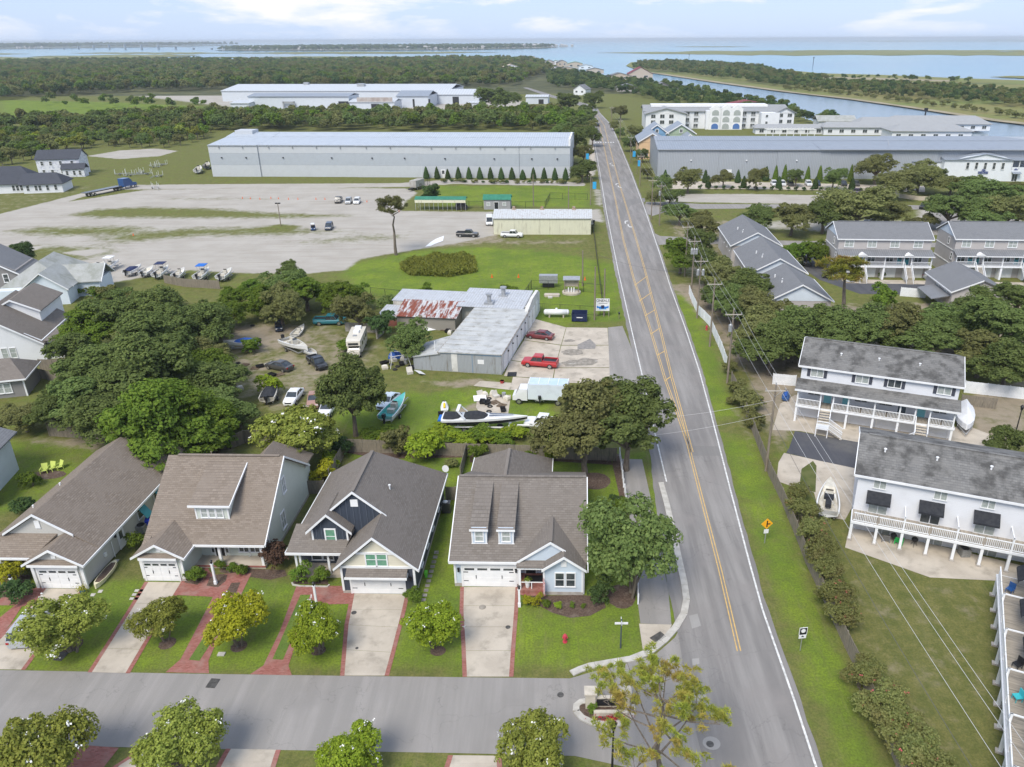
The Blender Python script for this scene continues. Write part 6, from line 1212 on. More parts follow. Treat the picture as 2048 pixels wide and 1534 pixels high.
part('cab', MB().box(2.2,3.9,-1.0,1.0,0.5,1.25).add([(2.2,-0.95,1.25),(3.0,-0.9,1.25),(3.0,0.9,1.25),(2.2,0.95,1.25),(2.2,-0.9,1.9),(2.5,-0.85,1.9),(2.5,0.85,1.9),(2.2,0.9,1.9)],[(0,1,5,4),(1,2,6,5),(2,3,7,6)]), OLDW, t); part('windscreen', MB().add([(2.55,-0.8,1.88),(3.02,-0.85,1.28),(3.02,0.85,1.28),(2.55,0.8,1.88)],[(0,1,2,3)]), CARGL, t); part('overcab_window', MB().box(3.2,3.23,-0.8,0.8,2.15,2.5), CARGL, t)
part('air_unit', MB().box(-1.4,-0.3,-0.45,0.45,2.9,3.2), WHITE, t); part('roof_pod', MB().box(-3.2,-2.2,-0.5,0.5,2.9,3.25), WHITE, t); part('roof_hatch', MB().box(0.6,1.2,-0.3,0.3,2.9,3.0), GALV, t)
for x in (-2.6,-0.8,0.9): part('side_window', MB().box(x,x+0.9,-1.22,-1.2,1.6,2.2).box(x,x+0.9,1.2,1.22,1.6,2.2), CARGL, t)
wheels(t, [(-2.2,-1.05),(-2.2,1.05),(2.9,-0.95),(2.9,0.95)], 0.38)
g = G(258,370,1.0); a_ = heading((165,392),(262,372),1.0); t = thing('semi_truck', 'blue tractor unit hauling an empty flatbed on the gravel road', 'truck', (g[0],g[1]), a_)
part('sleeper_cab', MB().box(-3.2,-0.4,-1.2,1.2,0.9,3.6).add([(-0.4,-1.15,0.9),(2.6,-1.0,0.9),(2.6,1.0,0.9),(-0.4,1.15,0.9),(-0.4,-1.1,3.4),(0.4,-1.0,3.0),(0.4,1.0,3.0),(-0.4,1.1,3.4),(0.9,-1.0,1.95),(0.9,1.0,1.95),(2.5,-0.9,1.75),(2.5,0.9,1.75)],[(4,5,6,7),(5,8,9,6),(8,10,11,9),(10,1,2,11),(0,1,10,8,5,4),(3,7,6,9,11,2)]), BLUEP, t); part('windscreen', MB().add([(0.42,-0.9,2.95),(0.92,-0.9,2.0),(0.92,0.9,2.0),(0.42,0.9,2.95)],[(0,1,2,3)]), CARGL, t); part('chassis', MB().box(-6,2.2,-0.5,0.5,0.7,1.0), BLACK, t); part('fuel_tank', MB().tube((-2.6,-1.0,0.8),(-0.8,-1.0,0.8),0.32), CHROME, t)
fb = part('flatbed', MB().box(-18.5,-4.2,-1.3,1.3,1.25,1.45), GREYP, t); part('bed_rails', MB().box(-17,-5,-0.4,0.4,0.95,1.25), BLACK, fb)
wheels(t, [(x,s_) for x in (-16.5,-15.2,-5.4,-4.2,1.7) for s_ in (-1.05,1.05)], 0.5)
g = G(835,378); t = thing('dump_trailer', 'old grey tank trailer by the chain fence gate', 'trailer', g, rad(70)); part('body', MB().box(-3,3,-1.2,1.2,1.0,3.2), mat('old_grey_metal',(0.42,0.41,0.38),(0.3,0.28,0.25),0.8), t); part('frame', MB().box(-5.5,3,-0.5,0.5,0.6,1.0), BLACK, t); wheels(t, [(-2,-1),(-2,1),(2,-1),(2,1)], 0.5)
# ------------------------------------------------------------------ boats
def hull_mb(Lb, B, H, floor=0.35, fore=0.62, sharp=2.4, n=14):
 rings = []
 for i in range(n+1):
  f = i/n; b = B/2*(1-f**sharp*0.985)*(0.94+0.06*math.sin(min(f*3,1)*1.57)); sh = H*(0.82+0.3*f*f); kz = 0.42*H*max(0,(f-0.55)/0.45)**2; ch = 0.32*H+0.36*H*f*f
  fl = max(kz+0.12, H*floor) if f < fore else sh-0.04*H; x = f*Lb
  rings.append([(x,-b,sh),(x,-b*0.9,ch),(x,0,kz),(x,b*0.9,ch),(x,b,sh),(x,b*0.88,sh+0.015),(x,b*0.84,fl),(x,-b*0.84,fl),(x,-b*0.88,sh+0.015)])
 hull, inn = MB(), MB(); k = 9
 for j in range(n):
  for i in range(k):
   a, b, c, d = rings[j][i], rings[j][(i+1)%k], rings[j+1][(i+1)%k], rings[j+1][i]; (inn if i in (5,6,7) else hull).add([a,b,c,d],[(0,1,2,3)])
 hull.add(rings[0][:5],[(4,3,2,1,0)]); inn.add([rings[0][5],rings[0][6],rings[0][7],rings[0][8]],[(0,1,2,3)])
 return hull, inn
def boat(px, ang, label, Lb=6.0, B=2.2, H=1.0, hull=None, inner=None, z=0.55, console=True, top=None, motor=True, trailer=True, cover=None, fore=0.62, windscreen=False, name='boat', h=1.0, extra=None):
 hull = hull or WHP; inner = inner or GELIN; g = G(px[0],px[1],h); dx_ = math.cos(ang)*Lb/2; dy_ = math.sin(ang)*Lb/2
 t = thing(name, label, 'boat', (g[0]-dx_,g[1]-dy_,0), ang)
 hm, im = cached(('hull',Lb,B,H,fore), lambda: tuple(m.mesh(nm,[WHITE]) for m, nm in zip(hull_mb(Lb,B,H,fore=fore),('hull','deck'))))
 for nm, me_, m in (('hull',hm,hull),('deck',im,inner)):
  o = part(nm, me_, None, t, loc=(0,0,z)); o.material_slots[0].link = 'OBJECT'; o.material_slots[0].material = m
 if console: part('console', MB().box(Lb*0.4,Lb*0.5,-B*0.17,B*0.17,z+H*0.35,z+H*1.25).add([(Lb*0.43,-B*0.17,z+H*1.25),(Lb*0.5,-B*0.17,z+H*1.2),(Lb*0.47,-B*0.15,z+H*1.5),(Lb*0.47,B*0.15,z+H*1.5),(Lb*0.5,B*0.17,z+H*1.2)],[(1,4,3,2)],1), [GELIN,CARGL], t); part('seat', MB().box(Lb*0.25,Lb*0.33,-B*0.2,B*0.2,z+H*0.35,z+H*0.9), GELIN, t)
 if windscreen: part('windscreen', MB().add([(Lb*0.6,-B*0.38,z+H),(Lb*0.68,0,z+H),(Lb*0.6,B*0.38,z+H),(Lb*0.54,-B*0.34,z+H*1.4),(Lb*0.62,0,z+H*1.4),(Lb*0.54,B*0.34,z+H*1.4)],[(0,1,4,3),(1,2,5,4)]), CARGL, t)
 if top:
  c = part('canopy', MB().slab([(Lb*0.3,-B*0.4,z+H+1.35),(Lb*0.62,-B*0.4,z+H+1.4),(Lb*0.62,B*0.4,z+H+1.4),(Lb*0.3,B*0.4,z+H+1.35)],0.09), top, t); p = MB()
  for xx in (0.36,0.54):
   for sy in (-1,1): part('canopy_pole', MB().tube((Lb*xx,sy*B*0.3,z+H*0.5),(Lb*xx,sy*B*0.34,z+H+1.35),0.03,n=5), CHROME, c)
 if motor: part('outboard', MB().box(-0.55,-0.08,-0.2,0.2,z+H*0.75,z+H*1.25).box(-0.45,-0.2,-0.1,0.1,z-0.1,z+H*0.8), BLACK, t)
 if cover: part('cover', MB().loft([[(Lb*f,-B*0.42*w,z+H*0.9),(Lb*f,-B*0.2*w,z+H*(0.95+u)),(Lb*f,B*0.2*w,z+H*(0.95+u)),(Lb*f,B*0.42*w,z+H*0.9)] for f, w, u in ((0.02,0.98,0.05),(0.2,1.0,0.3),(0.4,1.0,0.4),(0.55,0.9,0.2),(0.66,0.75,0.05))]), cover, t)
 if trailer:
  tr = part('trailer_frame', beam(beam(beam(MB(),(0.2,-B*0.3,z-0.08),(Lb*0.75,-B*0.3,z-0.08),0.1,0.12),(0.2,B*0.3,z-0.08),(Lb*0.75,B*0.3,z-0.08),0.1,0.12),(Lb*0.7,0,z-0.08),(Lb*1.12,0,z-0.12),0.1,0.12).box(Lb*0.3,Lb*0.34,-B*0.45,B*0.45,z-0.2,z-0.1).box(Lb*0.73,Lb*0.77,-B*0.32,B*0.32,z-0.14,z-0.02), GALV, t); wheels(t, [(Lb*0.32,-B*0.46),(Lb*0.32,B*0.46)], 0.32)
 return t
GELIN = mat('gelcoat_deck', (0.6,0.58,0.52), (0.5,0.47,0.4), 2, 0.5, c3=(0.35,0.32,0.27), s3=1.2, a3=0.55, b3=0.8); DIRTYH = paint_('dirty_hull',(0.55,0.52,0.46),0.6); AQH = mat('aqua_deck',(0.12,0.5,0.45),(0.1,0.42,0.4),2,0.5); BLUC = mat('blue_canvas',(0.02,0.08,0.32),(0.03,0.1,0.38),2,0.8); NAVC = mat('navy_canvas',(0.015,0.025,0.08),(0.03,0.04,0.1),2,0.8); BRBL = mat('bright_blue_canvas',(0.02,0.14,0.5),None,rough=0.8); WCAN = mat('white_wrap',(0.76,0.77,0.79),(0.7,0.71,0.73),1.5,0.6,bmp=0.2)
boat((172,532),heading((150,536),(194,528)),'low white skiff at the left end of the yard boat row',5.0,2.0,0.8,motor=False,console=False); boat((198,532),heading((182,540),(214,524)),'small open white skiff between the two leftmost yard boats',5.2,2.0,0.9,top=None); boat((296,541),heading((284,549),(310,533)),'plain white hull right of the navy-covered boat',5.4,2.1,0.9,console=False); boat((222,530),heading((205,538),(240,522)),'white boat with small white top in the yard boat row',6.2,2.3,1.0,top=WCAN)
boat((268,539),heading((254,545),(284,531)),'white boat with navy cover over the stern in the yard row',5.8,2.2,1.0,cover=NAVC,console=False); boat((325,543),heading((308,554),(344,530)),'white boat with navy blue canopy in the yard row',6.8,2.4,1.1,top=NAVC)
boat((360,546),heading((348,556),(374,536)),'open white work boat beside the navy canopy boat',5.6,2.2,1.0,top=None,inner=DIRTYH); boat((407,547),heading((390,559),(427,533)),'white boat with bright blue canopy in the yard row',6.8,2.4,1.1,top=BRBL); boat((452,548),heading((436,560),(468,538)),'white boat with black outboards at the right end of the yard row',6.4,2.3,1.1)
boat((482,687),heading((500,688),(464,689)),'white runabout with blue cover at the edge of the wood',5.6,2.1,1.0,cover=BLUC,console=False); boat((598,654),heading((588,664),(610,642)),'flat white skiff on the bare ground of the junk yard',5.0,1.8,0.6,z=0.1,trailer=False,motor=False)
boat((592,692),heading((570,682),(616,702)),'white centre-console boat on its trailer beside the black pickup',7.2,2.5,1.2,windscreen=False); boat((624,702),heading((612,696),(634,708)),'small dinghy tucked behind the centre-console boat',3.2,1.5,0.7,trailer=False,console=False,z=0.3,inner=DIRTYH)
boat((542,782),heading((534,800),(552,762)),'white skiff with black tarp in the junk yard',6.2,2.3,1.0,hull=DIRTYH,cover=CANVAS,console=False); boat((791,814),heading((776,830),(808,795)),'aqua-decked white skiff beside the pale blue car',7.2,2.4,1.0,inner=AQH)
boat((1080,783),heading((1080,792),(1081,772)),'small grey aluminium boat behind the box truck',4.8,1.8,0.8,inner=mat('grey_deck',(0.25,0.25,0.24),(0.4,0.4,0.38),3,0.6),console=False); boat((1168,445),heading((1184,447),(1152,444)),'small white cabin boat on a trailer beside the cream shed',5.2,2.0,1.1,windscreen=True,console=False)
boat((398,340),heading((388,352),(412,330)),'white sport boat with black outboards at the end of the warehouse',9.5,2.9,1.5); boat((415,332),heading((410,340),(425,325)),'navy boat half hidden behind the warehouse corner',8.0,2.8,1.5,hull=NAVP); boat((1548+10,1),0.0,'x') if False else None
boat((1657,995),heading((1655,1028),(1660,965)),'white runabout with black seats on the concrete beside the crape myrtles',6.8,2.5,1.1,fore=0.7,motor=False,windscreen=False,cover=None); boat((2015,352),heading((2005,356),(2028,348)),'white boat at the marina office corner',8,2.6,1.3)
part('seat_cover', MB().box(2.0,3.0,-0.5,0.5,1.35,1.9).box(0.8,2.0,-0.3,0.3,1.3,1.7), CANVAS, [o for o in COL.objects if o.get('label','').startswith('white runabout with black seats')][0])
g = G(1929,838,0.8); a_ = heading((1925,818),(1932,868)); t = thing('wrapped_boat', 'boat shrink-wrapped in white plastic beside the white townhouses', 'boat', (g[0]-math.cos(a_)*3.2,g[1]-math.sin(a_)*3.2), a_)
part('wrap', MB().loft([[(x,-w,0.75),(x,-w*1.02,1.5),(x,0,zt),(x,w*1.02,1.5),(x,w,0.75)] for x, w, zt in ((0,1.0,2.1),(1.2,1.15,2.9),(3.0,1.15,2.7),(4.6,0.95,2.2),(5.8,0.5,1.9),(6.5,0.06,1.6))]), WCAN, t, smooth=False); part('trailer_frame', beam(beam(MB().box(0.5,5,-0.9,-0.8,0.45,0.6).box(0.5,5,0.8,0.9,0.45,0.6),(4.8,0.8,0.5),(7.4,0,0.5),0.1,0.12),(4.8,-0.8,0.5),(7.4,0,0.5),0.1,0.12).box(0.5,5,-0.5,0.5,0.5,0.75), GALV, t); wheels(t, [(1.8,-1.05),(1.8,1.05)], 0.33)
def jetski(px, ang, lab, col, top):
 g = G(px[0],px[1],0.5); t = thing('jet_ski', lab, 'jet ski', g, ang); part('hull', MB().loft([[(x,-w,0.55),(x,-w*0.6,0.25),(x,w*0.6,0.25),(x,w,0.55),(x,w*0.5,zt),(x,-w*0.5,zt)] for x, w, zt in ((-1.4,0.5,0.6),(-0.4,0.55,0.85),(0.2,0.5,1.05),(0.8,0.42,0.85),(1.5,0.08,0.6))]), col, t); part('seat', MB().loft([[(x,-0.16,0.8),(x,0.16,0.8),(x,0.13,z_),(x,-0.13,z_)] for x, z_ in ((-1.2,0.9),(-0.5,1.08),(0.0,1.0))]), top, t); part('handlebar', MB().tube((0.3,-0.35,1.2),(0.3,0.35,1.2),0.03).tube((0.3,0,0.9),(0.3,0,1.2),0.04), BLACK, t)
jetski((889,812),heading((889,822),(889,800)),'black and yellow jet ski on the grass behind the speedboat',WHP,mat('yellow_seat',(0.7,0.5,0.02),None)); jetski((1572,790),heading((1570,805),(1576,775)),'blue covered jet ski on a trailer left of the white townhouses',BLUEP,BLUC)
g = G(212,1148,0.3); a_ = heading((200,1163),(226,1132),0.3); t = thing('canoe_planter', 'cream canoe filled with soil beside the grey house', 'planter', g, a_)
part('hull', MB().loft([[(x,-w,0.45+0.12*abs(x)/1.9),(x,-w*0.7,0.05),(x,w*0.7,0.05),(x,w,0.45+0.12*abs(x)/1.9),(x,w*0.82,0.45+0.1*abs(x)/1.9),(x,-w*0.82,0.45+0.1*abs(x)/1.9)] for x, w in ((-1.9,0.08),(-1.5,0.3),(-0.7,0.44),(0.7,0.44),(1.5,0.3),(1.9,0.08))]), mat('cream_paint',(0.72,0.66,0.46),None), t); part('soil', MB().prism([(-1.5,-0.22),(-0.7,-0.35),(0.7,-0.35),(1.5,-0.22),(1.5,0.22),(0.7,0.35),(-0.7,0.35),(-1.5,0.22)],0.4,0.53), MULCH, t)
a_ = heading((885,846),(1040,848),1.2); g = G(886,838,1.2); t = thing('speedboat', 'long black and white speedboat with black covers on a trailer', 'boat', (g[0],g[1]-0.3), a_); Lb = 11.2
def ring(f): b = 1.3*(1-f**2.2*0.98); sh = 1.75+0.25*f; kz = 0.75+0.65*max(0,(f-0.5)/0.5)**2; return f*Lb, b, sh, kz
bands = [MB(),MB(),MB()]; prev = None
for i in range(19):
 x, b, sh, kz = ring(i/18); r = [[(x,s_*0.02,kz),(x,s_*b*0.93,kz+(sh-kz)*0.34),(x,s_*b*0.99,kz+(sh-kz)*0.72),(x,s_*b,sh),(x,s_*b*0.5,sh+0.16*(1-i/22)),(x,0,sh+0.22*(1-i/22))] for s_ in (-1,1)]
 if prev:
  for k in (0,1):
   for q in range(5): bands[1 if q == 1 else 2 if q >= 3 else 0].add([prev[k][q],prev[k][q+1],r[k][q+1],r[k][q]],[(0,1,2,3)])
 else: bands[0].add(r[0]+r[1][::-1],[tuple(range(12))])
 prev = r
part('hull', bands[0], WHP, t); part('stripe', bands[1], BLKP, t); part('deck', bands[2], WHP, t)
def cov(x0, x1, wd, hgt): return MB().loft([[(x0+(x1-x0)*f,-wd*u,1.93),(x0+(x1-x0)*f,-wd*0.5*u,1.98+hgt*v),(x0+(x1-x0)*f,wd*0.5*u,1.98+hgt*v),(x0+(x1-x0)*f,wd*u,1.93)] for f, u, v in ((0,0.92,0.3),(0.2,1,0.8),(0.55,1,1),(0.85,0.8,0.6),(1,0.4,0.1))])
part('engine_cover', cov(0.2,2.6,1.15,0.12), CANVAS, t); part('cockpit_cover', cov(2.9,6.0,1.12,0.42), CANVAS, t)
part('arch', beam(beam(beam(MB(),(3.2,-1.2,1.9),(2.2,-0.95,3.0),0.3,0.12),(3.2,1.2,1.9),(2.2,0.95,3.0),0.3,0.12),(2.2,-1.0,3.0),(2.2,1.0,3.0),0.4,0.1), WHP, t)
for s_ in (-0.3,0.3): part('deck_stripe', MB().add([(6.2,s_-0.12,2.12),(9.4,s_*0.5-0.05,2.19),(9.4,s_*0.5+0.05,2.19),(6.2,s_+0.12,2.12)],[(0,1,2,3)]), NAVP, t)
part('swim_tarp', MB().box(-0.5,0.1,-0.8,0.8,1.2,1.6), BRBL, t); part('drive', MB().box(-0.6,0,-0.6,-0.2,0.8,1.3).box(-0.6,0,0.2,0.6,0.8,1.3), BLACK, t)
part('trailer_frame', MB().box(0.5,9,-0.85,-0.73,0.55,0.7).box(0.5,9,0.73,0.85,0.55,0.7).box(8.8,12.8,-0.1,0.1,0.5,0.68).box(8.7,9,-0.85,0.85,0.52,0.66).box(2,2.2,-0.8,0.8,0.6,0.85).box(6,6.2,-0.8,0.8,0.6,0.95), WHITE, t); wheels(t, [(x,s_) for x in (3.0,3.9,4.8) for s_ in (-1.15,1.15)], 0.34)
# ------------------------------------------------------------------ vegetation
def leaf_mesh(name, pts, nrm, size, mats, seed, aspect=0.62, shade=None):
 """many small leaf-sized faces; attribute 'leaf' carries each leaf's own tint"""
 r = np.random.default_rng(seed); n = len(pts)
 nrm = nrm/np.maximum(np.linalg.norm(nrm, axis=1, keepdims=True), 1e-6)
 a = r.normal(size=(n,3)); t1 = np.cross(nrm, a); t1 /= np.maximum(np.linalg.norm(t1, axis=1, keepdims=True), 1e-6); t2 = np.cross(nrm, t1)
 s_ = size*r.uniform(0.6, 1.35, (n,1))
 v = np.stack([pts-t1*s_*0.5, pts-t2*s_*aspect*0.5+nrm*s_*0.12, pts+t1*s_*0.5, pts+t2*s_*aspect*0.5+nrm*s_*0.12], 1).reshape(-1,3)
 me = bpy.data.meshes.new(name); me.vertices.add(n*4); me.vertices.foreach_set('co', v.astype(np.float32).ravel())
 me.loops.add(n*4); me.loops.foreach_set('vertex_index', np.arange(n*4, dtype=np.int32))
 me.polygons.add(n); me.polygons.foreach_set('loop_start', np.arange(0, n*4, 4, dtype=np.int32)); me.polygons.foreach_set('loop_total', np.full(n, 4, dtype=np.int32))
 at = me.attributes.new('leaf', 'FLOAT', 'POINT'); at.data.foreach_set('value', np.repeat(np.clip(r.beta(1.6,1.6,n) if shade is None else shade, 0, 1), 4).astype(np.float32))
 for m in mats: me.materials.append(m)
 me.update(); return me
def clump_points(blobs, n, seed, k_per=26, rsub=0.3, up=0.35, flat_=0.8):
 """leaves on sub-clumps that sit on the shells of the big lobes"""
 r = np.random.default_rng(seed); P_, N_ = [], []
 vol = np.array([b[1][0]*b[1][1]+b[1][1]*b[1][2]+b[1][0]*b[1][2] for b in blobs]); vol = vol/vol.sum()
 for (c, rd), w in zip(blobs, vol):
  c = np.array(c); rd = np.array(rd); nk = max(5, int(k_per*w*len(blobs)))
  d = r.normal(size=(nk,3)); d /= np.linalg.norm(d, axis=1, keepdims=True); d[:,2] = np.where(d[:,2] < -0.45, -d[:,2], d[:,2])
  cc = c+d*rd*r.uniform(0.62,1.0,(nk,1)); rs = rsub*rd.mean()*r.uniform(0.55,1.3,nk)
  m = int(n*w/nk)+1
  for j in range(nk):
   q = r.normal(size=(m,3)); q /= np.linalg.norm(q, axis=1, keepdims=True); q[:,2] = np.where((q[:,2] < -0.3) & (r.random(m) < 0.7), -q[:,2], q[:,2])
   rr_ = rs[j]*r.uniform(0.55,1.06,(m,1))**0.6
   P_.append(cc[j]+q*rr_*np.array([1,1,flat_])); N_.append(q*0.7+d[j]*0.35+r.normal(size=(m,3))*0.45+np.array([0,0,up]))
 return np.concatenate(P_), np.concatenate(N_)
def trunk_mb(h, r0, limbs, seed, stems=1, lean=0.12, spread=0.0):
 rd = random.Random(seed); m = MB()
 for s_ in range(stems):
  a = rd.uniform(0,6.28); bx, by = (spread*math.cos(a), spread*math.sin(a)) if stems > 1 else (0,0)
  p = Vector((bx*0.35,by*0.35,-0.1)); q = Vector((bx+rd.uniform(-lean,lean)*h, by+rd.uniform(-lean,lean)*h, h)); mid = p.lerp(q,0.5)+Vector((rd.uniform(-.06,.06)*h,rd.uniform(-.06,.06)*h,0))
  m.path([p,mid,q], [r0*1.25,r0,r0*0.8], 7)
  for l_ in limbs:
   e = Vector(l_); k = q.lerp(e,0.5)+Vector((0,0,0.12*(e-q).length)); m.path([q,k,e], [r0*0.62,r0*0.4,r0*0.14], 5)
 return m
F_OAK = foliage('oak_leaves', (0.058,0.09,0.032), (0.138,0.18,0.066), (0.09,0.125,0.046))
F_OLV = foliage('olive_leaves', (0.085,0.1,0.04), (0.175,0.185,0.08), (0.12,0.13,0.06))
F_GRN = foliage('green_leaves', (0.055,0.1,0.018), (0.135,0.19,0.035), (0.075,0.12,0.024))
F_LIM = foliage('lime_leaves', (0.1,0.16,0.02), (0.22,0.28,0.035), (0.15,0.2,0.02))
F_YEL = foliage('yellow_leaves', (0.16,0.18,0.018), (0.31,0.32,0.03), (0.22,0.23,0.03))
F_DRK = foliage('dark_evergreen', (0.032,0.062,0.026), (0.075,0.115,0.045), (0.045,0.08,0.032))
F_MYR = foliage('myrtle_leaves', (0.105,0.135,0.03), (0.23,0.255,0.065), (0.145,0.165,0.035))
F_PUR = foliage('purple_leaves', (0.05,0.032,0.028), (0.12,0.08,0.06), (0.075,0.05,0.04))
F_PIN = foliage('pine_needles', (0.085,0.115,0.022), (0.22,0.23,0.045), (0.2,0.145,0.05), 0.2)
F_RED = foliage('rust_tipped_leaves', (0.08,0.1,0.035), (0.17,0.18,0.075), (0.13,0.12,0.055))
M_FLW = mat('white_blossom', (0.78,0.78,0.74), None, rough=0.8); M_PNK = mat('pink_blossom', (0.6,0.12,0.14), None, rough=0.8); M_GLD = mat('golden_blossom', (0.55,0.4,0.02), None, rough=0.8)
def lobes(seed, n, R, H, z0, spread=0.55):
 r = random.Random(seed); out = [((r.uniform(-.12,.12)*R,r.uniform(-.12,.12)*R,z0+H*0.5),(R*0.52,R*0.52,H*0.42))]
 for i in range(n):
  a = i*6.283/n+r.uniform(-0.4,0.4); d = R*spread*r.uniform(0.7,1.3); s_ = R*r.uniform(0.24,0.52)
  out.append(((d*math.cos(a), d*math.sin(a), z0+H*r.uniform(0.22,0.82)), (s_,s_,s_*r.uniform(0.62,0.85)*min(1.2,H/R))))
 return out
KIND = {}
def make_kind(name, R, H, trunk, nl, ls, n_leaf, n_lobe, seeds, fl=None, k_per=30, rsub=0.3, stems=1, tr=0.2, spread=0.0):
 """unit trees: crown radius R, crown height H above a trunk"""
 lst = []
 for sd in seeds:
  bl = lobes(sd, n_lobe, R, H, trunk); p, nn = clump_points(bl, n_leaf, sd, k_per, rsub)
  cm_ = leaf_mesh('crown', p, nn, ls, [nl], sd)
  lim = [(b[0][0]*0.9,b[0][1]*0.9,b[0][2]) for b in bl]; tm = trunk_mb(trunk*1.05+H*0.12, tr, lim, sd, stems, 0.06, spread).mesh('trunk', [BARK])
  fm = None
  if fl:
   rr_ = np.random.default_rng(sd+5); top = p[:,2] > trunk+H*0.3; out = np.hypot(p[:,0],p[:,1]) > R*0.45; cand = np.where(top | out)[0]
   seedp = p[rr_.choice(cand, fl[1])]; q = np.repeat(seedp, fl[3], 0)+rr_.normal(size=(fl[1]*fl[3],3))*fl[2]*0.8; q += (q-np.array([0,0,trunk+H*0.4]))*0.05
   fm = leaf_mesh('blossom', q, rr_.normal(size=q.shape)+[0,0,1], fl[2]*1.1, [fl[0]], sd, 0.9)
  lst.append((cm_, tm, fm))
 KIND[name] = (lst, R, H, trunk)
make_kind('oak', 4.6, 6.2, 1.5, F_OAK, 0.29, 21000, 9, (1,2,3,4), k_per=44, rsub=0.27, tr=0.28)
make_kind('tall', 3.8, 8.2, 1.3, F_OAK, 0.29, 22000, 8, (11,12,13), k_per=44, rsub=0.3, tr=0.24)
make_kind('bush', 2.2, 2.9, 0.2, F_OAK, 0.3, 4200, 6, (21,22,23), k_per=26, rsub=0.34, tr=0.07, stems=3, spread=0.5)
make_kind('myrtle', 1.95, 2.5, 0.75, F_MYR, 0.15, 14000, 9, (31,32,33,34), fl=(M_FLW,30,0.085,9), k_per=60, rsub=0.3, tr=0.055, stems=4, spread=0.45)
make_kind('pinkmyrtle', 1.6, 2.6, 0.5, F_RED, 0.15, 5000, 9, (41,42,43), fl=(M_PNK,9,0.07,7), k_per=70, rsub=0.24, tr=0.05, stems=5, spread=0.5)
make_kind('shrub', 0.62, 1.05, 0.02, F_GRN, 0.09, 2600, 6, (51,52,53), k_per=22, rsub=0.42, tr=0.03)
make_kind('wood', 4.2, 6.5, 1.4, F_OAK, 0.85, 1500, 7, (61,62,63,64,65), k_per=26, rsub=0.34, tr=0.22)
make_kind('scrub', 2.6, 2.6, 0.2, F_OLV, 0.6, 700, 6, (71,72,73), k_per=18, rsub=0.4, tr=0.1)
def cone_kind(name, R, H, n, ls, nl, seeds):
 lst = []
 for sd in seeds:
  r = np.random.default_rng(sd); z = H*(1-np.sqrt(r.random(n)))*1.0; a = r.uniform(0,6.283,n); prof = R*np.clip((1-z/H),0,1)**0.62*(1-np.exp(-z*6))*(0.86+0.14*np.sin(a*7+z*5)); rr_ = prof*r.uniform(0.82,1.03,n)
  p = np.stack([rr_*np.cos(a),rr_*np.sin(a),z+0.05],1); nn = np.stack([np.cos(a),np.sin(a),0.5+0*a],1)+r.normal(size=(n,3))*0.4
  lst.append((leaf_mesh('crown', p, nn, ls, [nl], sd), MB().tube((0,0,-0.1),(0,0,H*0.6),0.09,0.04,6).mesh('trunk',[BARK]), None))
 KIND[name] = (lst, R, H, 0)
cone_kind('cone', 1.15, 4.6, 2600, 0.3, F_DRK, (81,82,83))
def pine_kind(name, seeds, H, R, ntuft, ls, per, trunk_r, base=0.35, nl=None):
 lst = []
 for sd in seeds:
  r = random.Random(sd); nr = np.random.default_rng(sd); m = MB(); p0 = Vector((0,0,-0.1)); pts = [p0]; k = 7
  for i in range(1,k+1): pts.append(Vector((r.uniform(-.05,.05)*H*i/k, r.uniform(-.05,.05)*H*i/k, H*0.92*i/k)))
  m.path(pts, [trunk_r*(1-0.85*i/k) for i in range(k+1)], 8); C_, Nn = [], []
  for i in range(ntuft):
   f = base+(1-base)*(i+0.5)/ntuft; s_ = f*k; j = min(int(s_),k-1); o = pts[j].lerp(pts[j+1], s_-j); a = i*2.4+r.uniform(-.4,.4)
   ln = R*(1.05-0.7*max(0,(f-base)/(1-base))**1.5)*r.uniform(0.55,1.1); e = o+Vector((ln*math.cos(a),ln*math.sin(a),ln*r.uniform(0.1,0.5))); mid = o.lerp(e,0.5)-Vector((0,0,0.06*ln))
   m.path([o,mid,e], [trunk_r*0.32,trunk_r*0.2,trunk_r*0.07], 5)
   for q in range(4):
    b = mid.lerp(e, 0.35+0.22*q); e2 = b+Vector((r.uniform(-1,1),r.uniform(-1,1),r.uniform(0.0,0.7)))*ln*0.26
    m.tube(b, e2, trunk_r*0.09, trunk_r*0.03, 4)
    for w in range(3):
     c = np.array(e2)+nr.normal(size=3)*np.array([0.16,0.16,0.1])*R*0.45; d = nr.normal(size=(per,3)); d[:,2] = np.abs(d[:,2])*0.8+0.1; d /= np.linalg.norm(d,axis=1,keepdims=True)
     C_.append(c+d*ls*0.45); Nn.append(np.cross(d, nr.normal(size=(per,3))));
  C_ = np.concatenate(C_); Nn = np.concatenate(Nn)
  lst.append((leaf_mesh('crown', C_, Nn, ls, [nl or F_PIN], sd, 0.11), m.mesh('trunk',[BARK]), None))
 KIND[name] = (lst, R, H, 0)
pine_kind('pine', (91,), 8.2, 4.2, 19, 0.42, 48, 0.2, 0.28)
pine_kind('tallpine', (93,94), 10, 2.6, 15, 0.6, 30, 0.3, 0.72)
_tcount = {}
TSEQ = [0]
